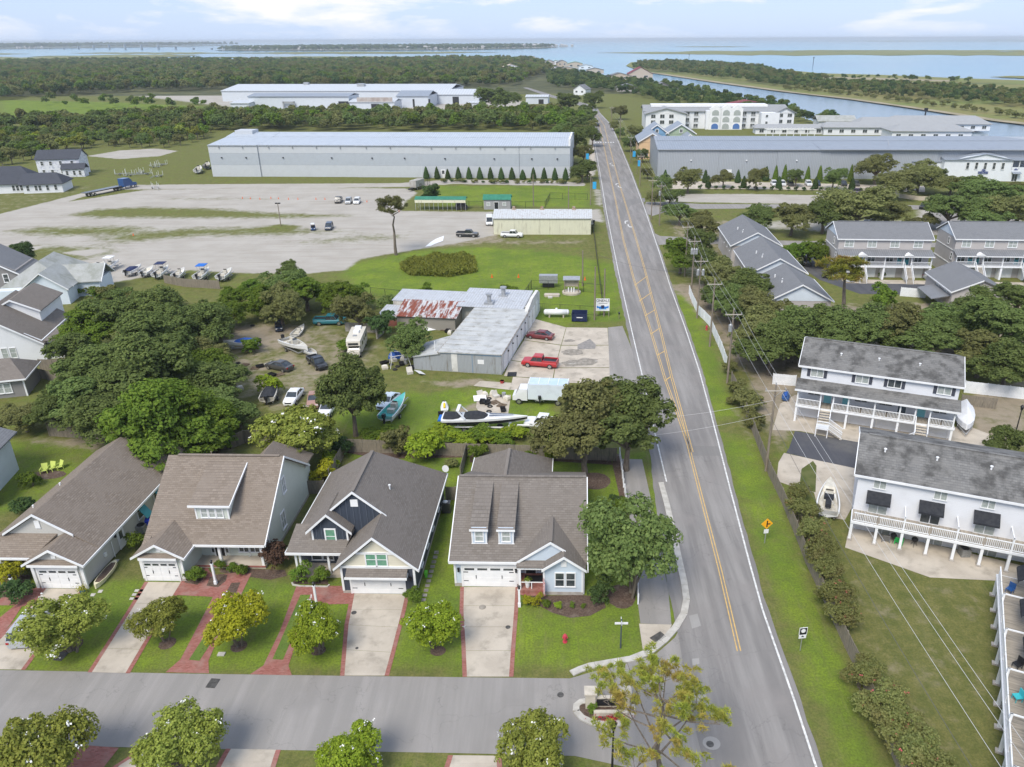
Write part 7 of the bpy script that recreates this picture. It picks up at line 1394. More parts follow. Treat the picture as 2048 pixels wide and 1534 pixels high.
def tree(kind, px, py, wpx, label, group=None, fol=None, sy=1.0, cat='tree', name=None, ground=False, w_m=None, bl=True):
 """stand a tree so that its crown centre falls at the picture point and its crown is wpx picture points wide"""
 lst, R, H, tk = KIND[kind]; s_ = 1.0
 for _ in range(6):
  zc = 0 if ground else (tk+H*0.5)*s_*sy; g = G(px, py, zc); dep = g[1]*_cp+(CAMH-zc)*_sp; s_ = (w_m or (1.0 if kind in ('myrtle','pinkmyrtle','pine') else 1.1)*wpx*dep/1550)/(2*R)
 TSEQ[0] += 1; i = TSEQ[0]; cm_, tm, fm = lst[i % len(lst)]; rd = random.Random(i*7)
 t = thing(name or {'oak':'oak_tree','tall':'leafy_tree','bush':'bush','myrtle':'crape_myrtle','pinkmyrtle':'crape_myrtle','shrub':'shrub','wood':'woodland_tree','scrub':'scrub_bush','cone':'conical_evergreen','pine':'pine_tree','tallpine':'pine_tree'}[kind], label, cat, (g[0],g[1],0), rd.uniform(0,6.28), group)
 qx = rd.uniform(0.86,1.16); t.scale = (s_*qx,s_/qx,s_*sy)
 c = part('crown', cm_, None, t); part('trunk', tm, None, t)
 if fm and bl: part('blossom', fm, None, t)
 if fol: c.material_slots[0].link = 'OBJECT'; c.material_slots[0].material = fol
 return t
for a in (('myrtle',128,1252,150,'dark crape myrtle overhanging the parked silver car',None,F_MYR,0.9),('myrtle',322,1240,100,'small crape myrtle on the lawn between the concrete drive and the brick path',None,F_MYR,1.0),('myrtle',470,1240,125,'bright yellow-green crape myrtle in front of the pale green house',None,F_YEL,1.0),('myrtle',632,1256,118,'yellow-green crape myrtle in front of the navy house porch',None,F_LIM,1.0),('myrtle',866,1250,110,'white-flowering crape myrtle on the lawn between the two double drives',None,F_LIM,1.0),
   ('myrtle',80,1490,190,'large crape myrtle in the bottom left corner of the picture',None,F_MYR,1.0),('myrtle',355,1488,165,'crape myrtle with white blossom at the bottom edge, second from left',None,F_MYR,1.0),('myrtle',708,1502,125,'yellow-green crape myrtle at the bottom edge, third from left',None,F_LIM,1.0),('myrtle',1072,1500,155,'green crape myrtle with white blossom at the bottom edge left of the pine',None,F_MYR,1.05),
   ('tall',1172,842,175,'left stem of the big brownish oak pair at the back fence',None,F_OLV,0.9),('tall',1256,842,165,'right stem of the big brownish oak pair beside the road',None,F_OAK,0.88),
   ('myrtle',588,870,190,'wide white-flowering crape myrtle behind the pale green house',None,F_MYR,0.72)): tree(*a)
tree('myrtle', 1264, 1098, 196, 'broad dense tree beside the asphalt path at the pale blue house', None, F_OAK, 1.15, name='leafy_tree', bl=False)
tree('pine', 1322, 1480, 320, 'scraggly yellow-green pine in front of the median at the bottom right', None, F_PIN)
tree('myrtle', 1243, 1010, 40, 'small white-flowering bush at the gap in the white picket fence', None, F_GRN)
for a in (('shrub',603,1148,40,'left of two round shrubs in front of the navy house porch'),('shrub',640,1148,38,'right of two round shrubs in front of the navy house porch'),('shrub',825,1190,36,'round shrub at the right corner of the navy house garage'),('shrub',1205,1185,52,'dark shrub at the right corner of the pale blue house'),('shrub',390,1147,38,'low green shrub row beside the brick path'),('shrub',440,1128,24,'small shrub at the left end of the porch bed'),('shrub',462,1135,22,'low shrub left of centre in front of the porch with rocking chairs'),('shrub',482,1138,26,'low shrub right of centre in front of the porch with rocking chairs'),('shrub',1055,1201,24,'left yellow shrub under the pale blue house entrance'),('shrub',1075,1202,24,'right yellow shrub under the pale blue house entrance'),('shrub',1093,1206,18,'green shrub next to the yellow pair'),('shrub',1116,1210,17,'small lime shrub in the middle of the mulch bed'),('shrub',1146,1210,12,'tiny shrub in the mulch bed, second from right'),('shrub',1166,1211,10,'tiniest shrub in the mulch bed near the lawn edge'),
   ('shrub',25,1140,62,'variegated yellow shrub at the grey house entrance'),('shrub',35,1178,52,'dark green shrub under the yellow one'),('shrub',1183,1413,22,'shrub at the left end of the entrance median'),('shrub',268,1082,40,'shrub beside the air conditioner of the grey house'),('shrub',230,955,60,'dark bush behind the long grey house')):
 tree(*a, cat='shrub', fol={6:None}.get(0) or (F_YEL if 'yellow shrub' in a[4] or 'variegated' in a[4] else F_DRK if 'dark' in a[4] else F_LIM if 'lime' in a[4] else F_GRN))
tree('bush', 545, 1105, 68, 'dark purple-leaved bush at the right end of the porch', None, F_PUR, cat='shrub')
for a in ((645,945,48,'golden yellow shrub between the pale green and navy houses',F_YEL),(660,920,38,'lime green shrub behind the golden one',F_LIM),(850,888,78,'pale lime willow-like shrub at the back fence',F_LIM),(800,880,70,'grey-green rounded shrub at the back fence',F_OLV),(955,905,40,'spiky green bush at the fence corner behind the pale blue house',F_GRN),(1100,910,30,'lime shrub in the bed under the back fence',F_LIM),(1062,908,24,'low shrub in the back bed left of the lime one',F_GRN),(1030,900,22,'pale low shrub in the back bed',F_LIM),(680,890,50,'dark green bush beside the big flowering myrtle',F_DRK),(430,870,90,'bright green bush at the back fence of the grey house',F_GRN),(250,900,60,'bush on the right edge of the long back lawn',F_DRK),(905,925,26,'thin sapling on the navy house back lawn',F_OLV),(1235,1000,26,'dark shrub against the white picket fence',F_DRK),(60,960,36,'leafy sapling on the long back lawn',F_GRN),(50,1010,48,'dark shrubs beside the porch at the left edge',F_DRK),(300,905,40,'dark shrub below the wooden fence',F_DRK)):
 tree('bush', a[0], a[1], a[2], a[3], None, a[4], cat='shrub')
for i, x in enumerate((755,775,795,880,905,930,955,980,1005,1030)): tree('bush', x, 868+(i % 3)*5-(i > 2)*2, 52, ORD[i]+' vine-covered shrub from the left along the far side of the back fence', 'wild shrubs along the back fence', F_LIM if i % 2 else F_GRN, 0.6, 'shrub')
LW = [(45,832,80),(110,812,90),(170,800,120),(230,810,170),(310,830,180),(380,830,150),(440,820,130),(205,735,140),(280,740,160),(350,740,170),(420,760,120),(180,650,120),(250,640,130),(320,620,140),(300,690,150),(380,660,130),(400,710,100),(150,700,90),(475,830,80),(360,880,70),(280,862,90),(190,845,80)]
rl = random.Random(5)
for i, (x, y, w) in enumerate(LW):
 tree('tall' if i % 3 else 'oak', x, y, w*1.12, 'tree in the wood between left-hand houses and junk yard', 'wood behind the left-hand houses', rl.choice([F_OAK,F_OAK,F_OLV,F_GRN]), rl.uniform(0.55,0.78))
for i, (x, y, w) in enumerate([(478,592,70),(515,605,85),(560,572,95),(610,582,115),(680,592,95),(560,610,95),(715,590,70),(500,572,50),(580,545,60),(450,625,70),(410,625,70),(430,655,60)]):
 tree('oak', x, y, w, 'tree in the thicket behind the junk yard', 'thicket north of the junk yard', rl.choice([F_OAK,F_GRN,F_GRN,F_OLV]), rl.uniform(0.65,0.9))
for a in (('tall',700,775,140,'big dark tree standing among the cars of the junk yard',F_OAK),('oak',820,678,82,'round tree in front of the rusty roofed shed',F_OAK),('oak',716,622,86,'tree beside the teal pickup',F_OLV),('bush',500,690,40,'low bush by the dark sedan',F_GRN),('bush',540,770,46,'tall weeds beside the black-covered skiff',F_LIM),('bush',690,690,36,'weeds beside the old camper',F_GRN),('bush',850,580,30,'young pine sapling by the chain fence',F_GRN),('bush',1020,585,36,'sapling behind the shop roof vents',F_GRN),('bush',780,605,46,'bush at the left end of the shop store',F_OAK),('bush',860,385,44,'dark bush beside the green-roofed trailer shed',F_DRK),('bush',760,650,60,'low bush against the concrete wall of the yard',F_DRK)):
 tree(a[0], a[1], a[2], a[3], a[4], None, a[5])
tree('tallpine', 787, 452, 56, 'lone tall pine with a bare lower trunk at the edge of the green field', None, F_OLV)
for i in range(26): tree('bush', 70+i*11+rl.uniform(-5,5), 566+i*1.4+rl.uniform(-2,4), 26+rl.uniform(0,12), 'bush in the hedge behind the row of boats', 'hedge behind the boats', rl.choice([F_OAK,F_GRN,F_OLV]), 0.8, 'shrub')
tree('oak', 20, 520, 80, 'dark tree at the left edge by the boat yard', None, F_DRK)
def reeds():
 r = np.random.default_rng(3); w = np.array(poly_px([(800,540),(830,522),(900,515),(950,520),(955,545),(900,555),(820,552)])); n = 9000; c = w.mean(0); k = r.integers(0,len(w),n); u = r.random((n,2)); u = np.where(u.sum(1,keepdims=True) > 1, 1-u, u)
 p2 = c+u[:,:1]*(w[k]-c)+u[:,1:]*(w[(k+1)%len(w)]-c); z = r.uniform(0.2,1.9,n)*(0.5+0.5*np.sin(p2[:,0]*0.5)**2); p = np.column_stack([p2,z]); a = r.uniform(0,6.28,n)
 o = bpy.data.objects.new('reeds', leaf_mesh('reeds', p, np.stack([np.cos(a),np.sin(a),0.1+0*a],1), 0.75, [F_LIM], 3, 0.4)); link(o); tag(o, 'tall reeds and weeds in the hollow of the green field', 'reeds', kind='stuff')
 o.material_slots[0].link = 'OBJECT'; o.material_slots[0].material = F_MYR
reeds()
for i in range(14): tree('cone', 853+i*21.4, 357.6+i*0.2, 13, ORD[i]+' clipped conical evergreen from the left along the long warehouse', 'evergreens along the warehouse', None, 0.85 if i not in (2,9) else 0.7, ground=True, w_m=2.6)
for i, (x, y, s_) in enumerate(((1330,363,0.8),(1410,366,0.9),(1475,366,0.9),(1531,362,1.0),(1550,363,1.1),(1568,363,1.15),(1614,363,1.05),(1638,363,1.1),(1700,363,1.15),(1416,375,0.8),(1487,376,0.8),(1557,377,0.8),(1630,378,0.8),(1703,380,0.8))): tree('cone', x, y, 13, ORD[i]+' conical evergreen along the grey boat warehouse, counting back row then front row', 'evergreens along the boat warehouse', F_GRN if 4 <= i <= 8 else F_DRK, s_, ground=True, w_m=2.6)
for i in range(26): tree('shrub', 1400+i*16, 378.5+i*0.25, 8, 'clipped ball shrub along the boat warehouse car park', 'ball shrubs along the car park', F_DRK, 1.0, 'shrub', ground=True, w_m=1.7)
for i, (k, x, y, w, f) in enumerate((('oak',1325,366,44,F_OAK),('oak',1340,392,52,F_OAK),('oak',1360,424,66,F_OAK),('oak',1405,450,86,F_OLV),('tall',1362,505,72,F_GRN),('tall',1412,525,84,F_OAK),('tall',1440,550,90,F_OLV),('tall',1490,575,96,F_OAK),('tall',1432,590,56,F_OAK),('tall',1465,600,90,F_OAK),('tall',1482,628,70,F_OAK),('tall',1400,480,60,F_OAK),('tall',1520,655,110,F_OLV),('tall',1545,690,120,F_OAK),('tall',1525,620,100,F_OLV))):
 tree(k, x, y, w, 'tree between the road poles and grey gabled units', 'tree belt right of the road', f, rl.uniform(0.62,0.85))
for i, (x, y, w, f) in enumerate(((1590,655,130,F_OAK),(1640,650,110,F_OAK),(1690,670,120,F_OAK),(1745,650,120,F_OAK),(1800,650,130,F_OLV),(1850,680,110,F_OAK),(1880,640,110,F_OAK),(1955,610,100,F_OAK),(2000,650,140,F_OAK),(2020,720,130,F_OAK),(1965,700,110,F_OLV),(2040,600,90,F_OAK),(1920,660,90,F_OAK),(1780,690,90,F_OAK))):
 tree('tall', x, y, w, 'tree in the grove behind the white townhouse row', 'grove behind the white townhouses', f, rl.uniform(0.6,0.75))
tree('tallpine', 1690, 590, 95, 'flat-topped pine rising above the grove behind the white townhouse', None, F_PIN, 0.8); tree('bush', 1770, 595, 56, 'palm-like bright bush beside the townhouse drive', None, F_GRN)
tree('oak', 2015, 885, 95, 'oak at the right edge behind the weathered roof', None, F_OAK); tree('bush', 1765, 548, 16, 'small palm in front of the grey townhouse', None, F_GRN, cat='shrub')
tree('bush', 1652, 548, 20, 'ornamental grass at the grey townhouse corner', None, F_OLV, cat='shrub')
for i, (x, y, w) in enumerate(((1590,505,56),(1615,502,56),(1637,507,50))): tree('oak', x, y, w, ORD[i]+' rounded tree from the left by the parked dark SUV', 'rounded trees by the SUV', F_GRN)
for i, (x, y, w, sy) in enumerate(((1377,357,56,1),(1448,354,40,1),(1513,354,46,1.1),(1593,354,36,1),(1668,354,48,1),(1755,332,78,0.9),(1790,365,90,0.75),(1840,352,90,0.7),(1880,350,36,1),(1905,368,80,0.6),(1945,378,100,0.6),(1990,390,110,0.6),(1510,436,70,0.9),(1585,432,84,0.9),(1650,425,90,0.9),(1720,415,130,0.75),(1775,425,80,0.8),(1900,418,110,0.75),(1960,420,110,0.7),(2020,425,110,0.7),(1990,452,90,0.8),(1855,440,50,0.7),(2035,378,60,0.7),(1835,505,16,1))):
 tree('oak', x, y, w, 'oak around the side street and warehouse car park', 'oaks around the side street', rl.choice([F_OAK,F_OAK,F_OLV]), sy*0.95)
for i, (x, y, w) in enumerate(((1596,985,56),(1605,1020,70),(1625,1055,76),(1640,1100,84),(1655,1140,80),(1672,1185,90),(1690,1230,80),(1730,1345,90),(1760,1400,100),(1790,1450,110),(1830,1500,120),(1860,1550,120))):
 tree('pinkmyrtle', x, y, w, ORD[i]+' pink-flowering crape myrtle from the top along the wooden fence', 'pink crape myrtles along the fence', None, 0.85)
for i, (x, y, w) in enumerate(((1473,775,40),(1500,800,60),(1510,840,50),(1458,735,30),(1462,800,22))): tree('bush', x, y, w, 'scrubby bush behind the end of the white fence', 'scrub at the fence ends', F_OLV, 0.9, 'shrub')
for i, (x, y, w) in enumerate(((1168,305,46),(1175,335,48),(1165,345,40),(1150,275,60),(1125,265,60),(1185,270,46),(1272,268,40),(1262,285,36),(1290,282,36),(1240,265,26),(1285,310,30),(1295,345,26),(1242,222,34),(1228,250,24),(1310,395,30))): tree('oak', x, y, w, 'tree on the verge of the far stretch of road', 'verge trees by the far road', rl.choice([F_OAK,F_OLV]), 0.9)
for i, (x, y, w) in enumerate(((985,195,60),(1010,197,55),(1138,203,54),(1190,198,40))): tree('oak', x, y, w, ORD[i]+' big spreading oak from the left near the factory and the road bend', 'oaks near the factory', F_OAK, 0.8)
# ------------------------------------------------------------------ woods
def scatter(pts, spacing, seed, inset=0):
 w = np.array(poly_px(pts)); r = np.random.default_rng(seed); x0, y0 = w.min(0); x1, y1 = w.max(0)
 gx, gy = np.meshgrid(np.arange(x0,x1,spacing), np.arange(y0,y1,spacing)); q = np.column_stack([gx.ravel(),gy.ravel()])+r.uniform(-0.45,0.45,(gx.size,2))*spacing
 ins = np.zeros(len(q), bool); n = len(w)
 for i in range(n):
  a, b = w[i], w[(i+1)%n]; c = (a[1] > q[:,1]) != (b[1] > q[:,1])
  with np.errstate(divide='ignore', invalid='ignore'): ins ^= c & (q[:,0] < a[0]+(q[:,1]-a[1])*(b[0]-a[0])/(b[1]-a[1]))
 return q[ins]
protos = {}
def proto_col(kind, fols, tag_):
 c = bpy.data.collections.new('protos_'+tag_)
 for i, (cm_, tm, fm) in enumerate(KIND[kind][0]):
  for j, f in enumerate(fols):
   o = bpy.data.objects.new('crown_%s_%d_%d' % (tag_,i,j), cm_); c.objects.link(o); o.material_slots[0].link = 'OBJECT'; o.material_slots[0].material = f
 return c
def wood(name, q, kind, fols, label, smin, smax, seed, z=0.0):
 r = np.random.default_rng(seed); me = bpy.data.meshes.new(name); me.vertices.add(len(q)); me.vertices.foreach_set('co', np.column_stack([q,np.full(len(q),z)]).astype(np.float32).ravel())
 o = bpy.data.objects.new(name, me); link(o); tag(o, label, 'wood', kind='stuff')
 g = bpy.data.node_groups.new(name+'_scatter','GeometryNodeTree'); g.interface.new_socket('Geometry', in_out='INPUT', socket_type='NodeSocketGeometry'); g.interface.new_socket('Geometry', in_out='OUTPUT', socket_type='NodeSocketGeometry')
 n = g.nodes.new; gi, go_ = n('NodeGroupInput'), n('NodeGroupOutput'); ip = n('GeometryNodeInstanceOnPoints'); ci = n('GeometryNodeCollectionInfo'); ci.inputs['Collection'].default_value = proto_col(kind, fols, name+str(seed)); ci.inputs['Separate Children'].default_value = True; ci.inputs['Reset Children'].default_value = True
 mp = n('GeometryNodeMeshToPoints'); rs = n('FunctionNodeRandomValue'); rs.data_type = 'FLOAT'; rs.inputs[2].default_value = smin; rs.inputs[3].default_value = smax; rr_ = n('FunctionNodeRandomValue'); rr_.data_type = 'FLOAT_VECTOR'; rr_.inputs[0].default_value = (0,0,0); rr_.inputs[1].default_value = (0.1,0.1,6.28)
 ip.inputs['Pick Instance'].default_value = True; lk = g.links.new
 lk(gi.outputs[0], mp.inputs[0]); lk(mp.outputs[0], ip.inputs['Points']); lk(ci.outputs[0], ip.inputs['Instance']); lk(rs.outputs[1], ip.inputs['Scale']); lk(rr_.outputs[0], ip.inputs['Rotation']); lk(ip.outputs[0], go_.inputs[0])
 md = o.modifiers.new('scatter','NODES'); md.node_group = g; return o
F1 = scatter([(-120,345),(30,330),(75,318),(170,300),(350,296),(425,276),(440,262),(1185,262),(1192,242),(1150,238),(1000,236),(700,240),(440,240),(330,238),(200,250),(60,250),(-120,265)], 7.5, 1)
order = np.argsort(F1[:,1]); near = F1[order[:230]]; rest = F1[order[230:]]
for i, p in enumerate(near):
 lst = KIND['wood'][0]; cm_, tm, fm = lst[i % 5]; s_ = rl.uniform(0.7,1.25)*(0.75 if p[0] < -100 else 1.0)
 t = thing('woodland_tree', 'tree at the near edge of the wood behind the long warehouse and new houses', 'tree', (p[0],p[1],0), rl.uniform(0,6.28), 'near edge of the wood'); t.scale = (s_*0.95,s_*0.95,s_*rl.uniform(0.75,1.0))
 c = part('crown', cm_, None, t); part('trunk', tm, None, t); f = rl.choice([F_OAK,F_OAK,F_OLV,F_GRN,F_MYR]); c.material_slots[0].link = 'OBJECT'; c.material_slots[0].material = f
wood('woodland', rest, 'wood', [F_OAK,F_OAK,F_OLV,F_GRN], 'mixed wood behind the long warehouse', 0.7, 1.3, 5)
wood('far_woodland', scatter([(-300,206),(0,202),(60,196),(230,186),(440,180),(780,178),(1030,172),(1060,160),(1095,146),(1112,140),(1090,131),(1060,122),(900,120),(620,126),(300,123),(0,128),(-300,138)], 11, 2), 'wood', [F_OAK,F_OLV,F_OLV,F_DRK,F_GRN], 'dark mass of woods in front of the sound', 0.65, 1.6, 6)
wood('oak_grove', scatter([(1090,148),(1120,143),(1180,152),(1230,163),(1300,168),(1385,180),(1480,205),(1545,208),(1600,232),(1690,252),(1660,256),(1570,246),(1550,236),(1490,226),(1400,214),(1330,213),(1300,200),(1250,190),(1200,182),(1150,182),(1100,174)], 10, 3), 'wood', [F_OAK,F_DRK], 'dark oak grove along the creek behind the hotel', 0.55, 1.0, 7)
wood('island_woodland', scatter([(1262,139),(1280,128),(1340,126),(1440,130),(1520,137),(1560,150),(1640,158),(1660,163),(1600,168),(1500,163),(1440,158),(1330,144)], 11, 4), 'wood', [F_OAK,F_DRK,F_OLV], 'low dark wood covering the tip of the marsh island', 0.7, 1.15, 8)
wood('island_scrub', scatter([(1470,160),(1600,166),(1660,166),(1800,170),(1960,182),(2100,192),(2200,240),(2048,216),(1960,208),(1800,196),(1680,186),(1560,174)], 8, 5), 'wood', [F_OAK,F_OLV,F_DRK], 'scrubby trees along the far bank of the creek', 0.45, 0.95, 9)
wood('bank_scrub', scatter([(1560,178),(1700,192),(1850,210),(2000,232),(2100,246),(2100,236),(1980,222),(1850,204),(1700,188),(1580,175)], 9, 6), 'scrub', [F_OLV], 'pale dry scrub on the creek bank', 0.6, 1.3, 10)
wood('marsh_scrub', scatter([(1640,152),(1800,155),(1960,162),(1960,166),(1800,160),(1650,156)], 22, 7), 'scrub', [F_OAK,F_DRK], 'dotted bushes on the marsh island', 0.8, 1.8, 11)
wood('field_scrub', scatter([(40,262),(330,243),(440,238),(440,250),(350,262),(200,280),(60,300)], 9, 8), 'scrub', [F_LIM,F_GRN,F_OLV], 'bright scrub at the left field edge', 0.7, 1.6, 12)
wood('hedge_row', scatter([(885,363.5),(1165,366),(1165,368.5),(885,366.5)], 2.2, 19), 'scrub', [F_OLV,F_DRK,F_OLV], 'low ragged hedge in front of the warehouse evergreens', 0.25, 0.5, 19)
wood('factory_scrub', scatter([(60,202),(250,195),(440,212),(400,222),(250,216),(60,215)], 26, 9), 'wood', [F_GRN,F_OAK], 'scattered trees on the meadow left of the factory', 0.5, 1.0, 13)
def scatter_w(poly, spacing, seed):
 r = np.random.default_rng(seed); w = np.array(poly); x0, y0 = w.min(0); x1, y1 = w.max(0); gx, gy = np.meshgrid(np.arange(x0,x1,spacing), np.arange(y0,y1,spacing)); q = np.column_stack([gx.ravel(),gy.ravel()])+r.uniform(-0.45,0.45,(gx.size,2))*spacing
 ins = np.zeros(len(q), bool); n = len(w)
 for i in range(n):
  a, b = w[i], w[(i+1)%n]; c = (a[1] > q[:,1]) != (b[1] > q[:,1])
  with np.errstate(divide='ignore', invalid='ignore'): ins ^= c & (q[:,0] < a[0]+(q[:,1]-a[1])*(b[0]-a[0])/(b[1]-a[1]))
 return q[ins]
wood('far_shore_woodland', scatter_w(FAR_A, 75, 10), 'wood', [F_OAK,F_DRK], 'wooded mainland across the sound at far left', 2.6, 4.6, 14)
wood('far_shore_woodland', scatter_w(FAR_B, 42, 11), 'wood', [F_OAK,F_DRK], 'wooded barrier island across the sound', 1.5, 2.8, 15)
def relabel(group):
 os_ = [o for o in COL.objects if o.get('group') == group and o.parent is None]
 os_.sort(key=lambda o: o.location.x/(o.location.y*_cp+CAMH*_sp))
 for i, o in enumerate(os_):
  if i < len(ORD): o['label'] = ORD[i]+' from the left, '+o['label']
for g_ in ('oaks around the side street','tree belt right of the road','grove behind the white townhouses','hedge behind the boats','wood behind the left-hand houses','thicket north of the junk yard','verge trees by the far road','ball shrubs along the car park','scrub at the fence ends'): relabel(g_)
# ------------------------------------------------------------------ utility poles and wires
POLES = []
def pole(x, y, h, label, trans=0, lean=0.0, arm=2.4, dark=False, armz=0.7):
 t = thing('utility_pole', label, 'utility pole', (x,y,0)); part('pole', MB().tube((0,0,-0.3),(lean,0,h),0.17,0.11,10), POLEW, t)
 if arm:
  c = part('crossarm', beam(MB(),(-arm/2+lean,-0.12,h-armz),(arm/2+lean,-0.12,h-armz),0.1,0.13), mat('arm_wood',(0.42,0.38,0.32),None) if 'arm_wood' not in bpy.data.materials else bpy.data.materials['arm_wood'], t)
  part('brace', beam(beam(MB(),(lean,-0.14,h-armz-0.7),(-0.7+lean,-0.14,h-armz-0.02),0.03,0.05),(lean,-0.14,h-armz-0.7),(0.7+lean,-0.14,h-armz-0.02),0.03,0.05), GALV, t)
  for sx in (-arm/2+0.1,arm/2-0.1): part('insulator', MB().tube((sx+lean,-0.12,h-armz+0.06),(sx+lean,-0.12,h-armz+0.3),0.05,0.07,8), GALV, c)
  part('insulator', MB().tube((lean,0,h),(lean,0,h+0.25),0.05,0.07,8), GALV, t)
 for k in range(trans):
  sx = (-0.45,0.45,0)[k] if trans > 1 else -0.35
  part('transformer', MB().tube((sx+lean,-0.3,h-3.2),(sx+lean,-0.3,h-2.2),0.27,0.27,12).tube((sx+lean,-0.3,h-2.2),(sx+lean,-0.3,h-2.05),0.2,0.1,12).tube((sx+lean,-0.3,h-2.05),(sx+lean,-0.3,h-1.85),0.04,0.04,6), GALV, t)
 POLES.append((x+lean,y,h)); return t
pole(25.2,24.0,11.3,'utility pole just outside the bottom right of the picture')
pole(24.7,79.9,11.2,'pale utility pole beside the wooden fence, nearest the camera')
pole(25.3,105.6,11.5,'utility pole at the junction of the white and wooden fences',1)
pole(25.4,120.6,11.5,'utility pole beside the red hydrant on the right verge')
pole(25.7,135.1,11.4,'utility pole with two white transformers',2)
pole(27.0,150.0,11.4,'utility pole rising out of the trees with three transformers',3)
pole(27.6,162.5,11.4,'utility pole between the trees near the side road')
pole(28.2,212.5,11.4,'utility pole on the right verge at the side street corner',1); pole(26.8,220.0,11.6,'leaning pole with double crossarm at the side street',0)
pole(29.0,275.0,10.8,'utility pole on the right verge beside the boat warehouse'); pole(30.5,330.0,10.8,'utility pole by the peach cottage'); pole(31.5,400.0,10.8,'utility pole beyond the crosswalk'); pole(32.5,480.0,10.8,'utility pole near the hotel')
WIRE = mat('wire',(0.5,0.5,0.5),None,rough=0.5); WIRED = mat('dark_wire',(0.09,0.09,0.09),None,rough=0.6)
def wire(a, b, sag, label, r=0.014, m=None, grp='overhead wires'):
 pts = []
 for i in range(15): f = i/14; p = Vector(a).lerp(Vector(b), f); p.z -= sag*4*f*(1-f); pts.append(p)
 return solo('overhead_wire', label, 'wire', MB().path(pts, r, 4), m or WIRE, group=grp)
order_ = [0,1,2,3,4,5,6,7,9,10,11,12]
for i in range(len(order_)-1):
 a, b = POLES[order_[i]], POLES[order_[i+1]]
 w = ('nearest the camera','second span from the camera','third span from the camera','fourth span from the camera','fifth span from the camera','sixth span from the camera','seventh span from the camera','eighth span from the camera','ninth span from the camera','tenth span from the camera','farthest span')[i]
 sg = 0.012*abs(a[1]-b[1])
 for off, dz, nm in ((-1.1,-0.35,'left'),(0,0.25,'middle'),(1.1,-0.35,'right')): wire((a[0]+off,a[1],a[2]+dz), (b[0]+off,b[1],b[2]+dz), sg, nm+' high power wire along the road, '+w, 0.016 if i == 0 else 0.013)
 wire((a[0]-0.2,a[1],7.2), (b[0]-0.2,b[1],7.2), sg*1.3, 'low telephone cable along the road poles, '+w, 0.022, WIRED)
wire((24.7,79.9,9.3),(7.0,81.5,6.0),0.5,'upper service wire crossing the road to the big oaks',0.014); wire((24.7,79.9,7.6),(6.5,78.5,5.2),0.5,'lower service wire crossing the road to the big oaks',0.014)
wire((25.7,135.1,8.5),(7.9,148.0,8.6),0.9,'service wire crossing the road to the pole behind the shop sign',0.016,WIRED)
for (px, py, h, lab) in ((1189,640,10,'bare wooden pole left of the shop sign'),(1208,632,9.0,'wooden pole behind the shop sign'),(1165,572,7.5,'short pole with lamp inside the fenced plot'),(1067,412,9.5,'pole standing behind the cream shed'),(1137,440,9.5,'pole at the right end of the cream shed'),(1181,410,9.5,'verge pole with blue banner left of the road, nearest')):
 g = G(px,py); pole(g[0],g[1],h,lab,0,0.0,0)
g = G(562,452); t = thing('lamp_post', 'tall wooden lamp post standing on the gravel yard', 'lamp post', g); part('post', MB().tube((0,0,0),(0,0,6.3),0.14,0.1), POLEW, t); part('lamp_head', MB().box(-0.7,-0.1,-0.2,0.2,6.1,6.4).box(0.1,0.7,-0.2,0.2,6.1,6.4), BLACK, t)
BANN = mat('blue_banner',(0.02,0.3,0.6),(0.05,0.4,0.7),3,0.7)
for px, py, lab in ((1171,335,'blue banner pole at the warehouse corner'),(1184,398,'blue banner on the near left verge'),(1274,350,'blue banner pole at the boat warehouse corner, lower'),(1264,330,'blue banner pole on the right verge, upper')):
 g = G(px,py); t = thing('banner_pole', lab, 'banner', g); part('pole', MB().tube((0,0,0),(0,0,6.5),0.1,0.08), POLEW, t); part('banner', MB().box(0.15,1.3,-0.03,0.03,3.2,5.4), BANN, t)
t = thing('cable_line', 'black sagging cable and wire fence line along the verge left of the road', 'fence', (0,0,0)); a, b = G(1184,440), G(1208,632)
part('silt_fence', beam(MB(),(a[0],a[1],0.35),(b[0],b[1],0.35),0.05,0.7), BLACK, t)
for k in range(14): p = lerp(a,b,k/13); part('stake', MB().box(p[0]-0.03,p[0]+0.03,p[1]-0.03,p[1]+0.03,0,0.95), POLEW, t)
# ------------------------------------------------------------------ fences
def fence(px, h, label, m, panel=2.4, pick=0.15, z=0.0, name='fence', postm=None, gap=0.012, world=False):
 t = thing(name, label, 'fence', (0,0,0)); pts = px if world else [G(*p) for p in px]; pts = dense(pts, panel); rd = random.Random(len(px)*7)
 for i, p in enumerate(pts): part('post', MB().box(p[0]-0.06,p[0]+0.06,p[1]-0.06,p[1]+0.06,0,h+0.06), postm or m, t)
 for i in range(len(pts)-1):
  a, b = Vector(pts[i]), Vector(pts[i+1]); n = max(2, int((b-a).length/pick)); q = MB(); d = (b-a)/n; ang = math.atan2(d.y,d.x); w = d.length/2-gap/2
  for k in range(n): c = a+d*(k+0.5); q.cb((c.x,c.y,z+(h-z)/2+rd.uniform(-0.02,0.02)),(w*2,0.03+rd.uniform(0,0.012),h-z),ang)
  pn = part('fence_panel', beam(beam(MB(),(a.x,a.y,h*0.25),(b.x,b.y,h*0.25),0.06,0.09),(a.x,a.y,h*0.8),(b.x,b.y,h*0.8),0.06,0.09), m, t); part('pickets', q, m, pn, kind='stuff')
 return t
fence([(1462,765),(1475,790),(1490,826),(1507,870),(1538,952),(1563,1004),(1590,1070),(1612,1127),(1635,1175),(1660,1230),(1690,1295),(1720,1355),(1750,1430),(1793,1534),(1840,1660)], 1.75, 'long weathered wooden fence along the right verge', WOODF)
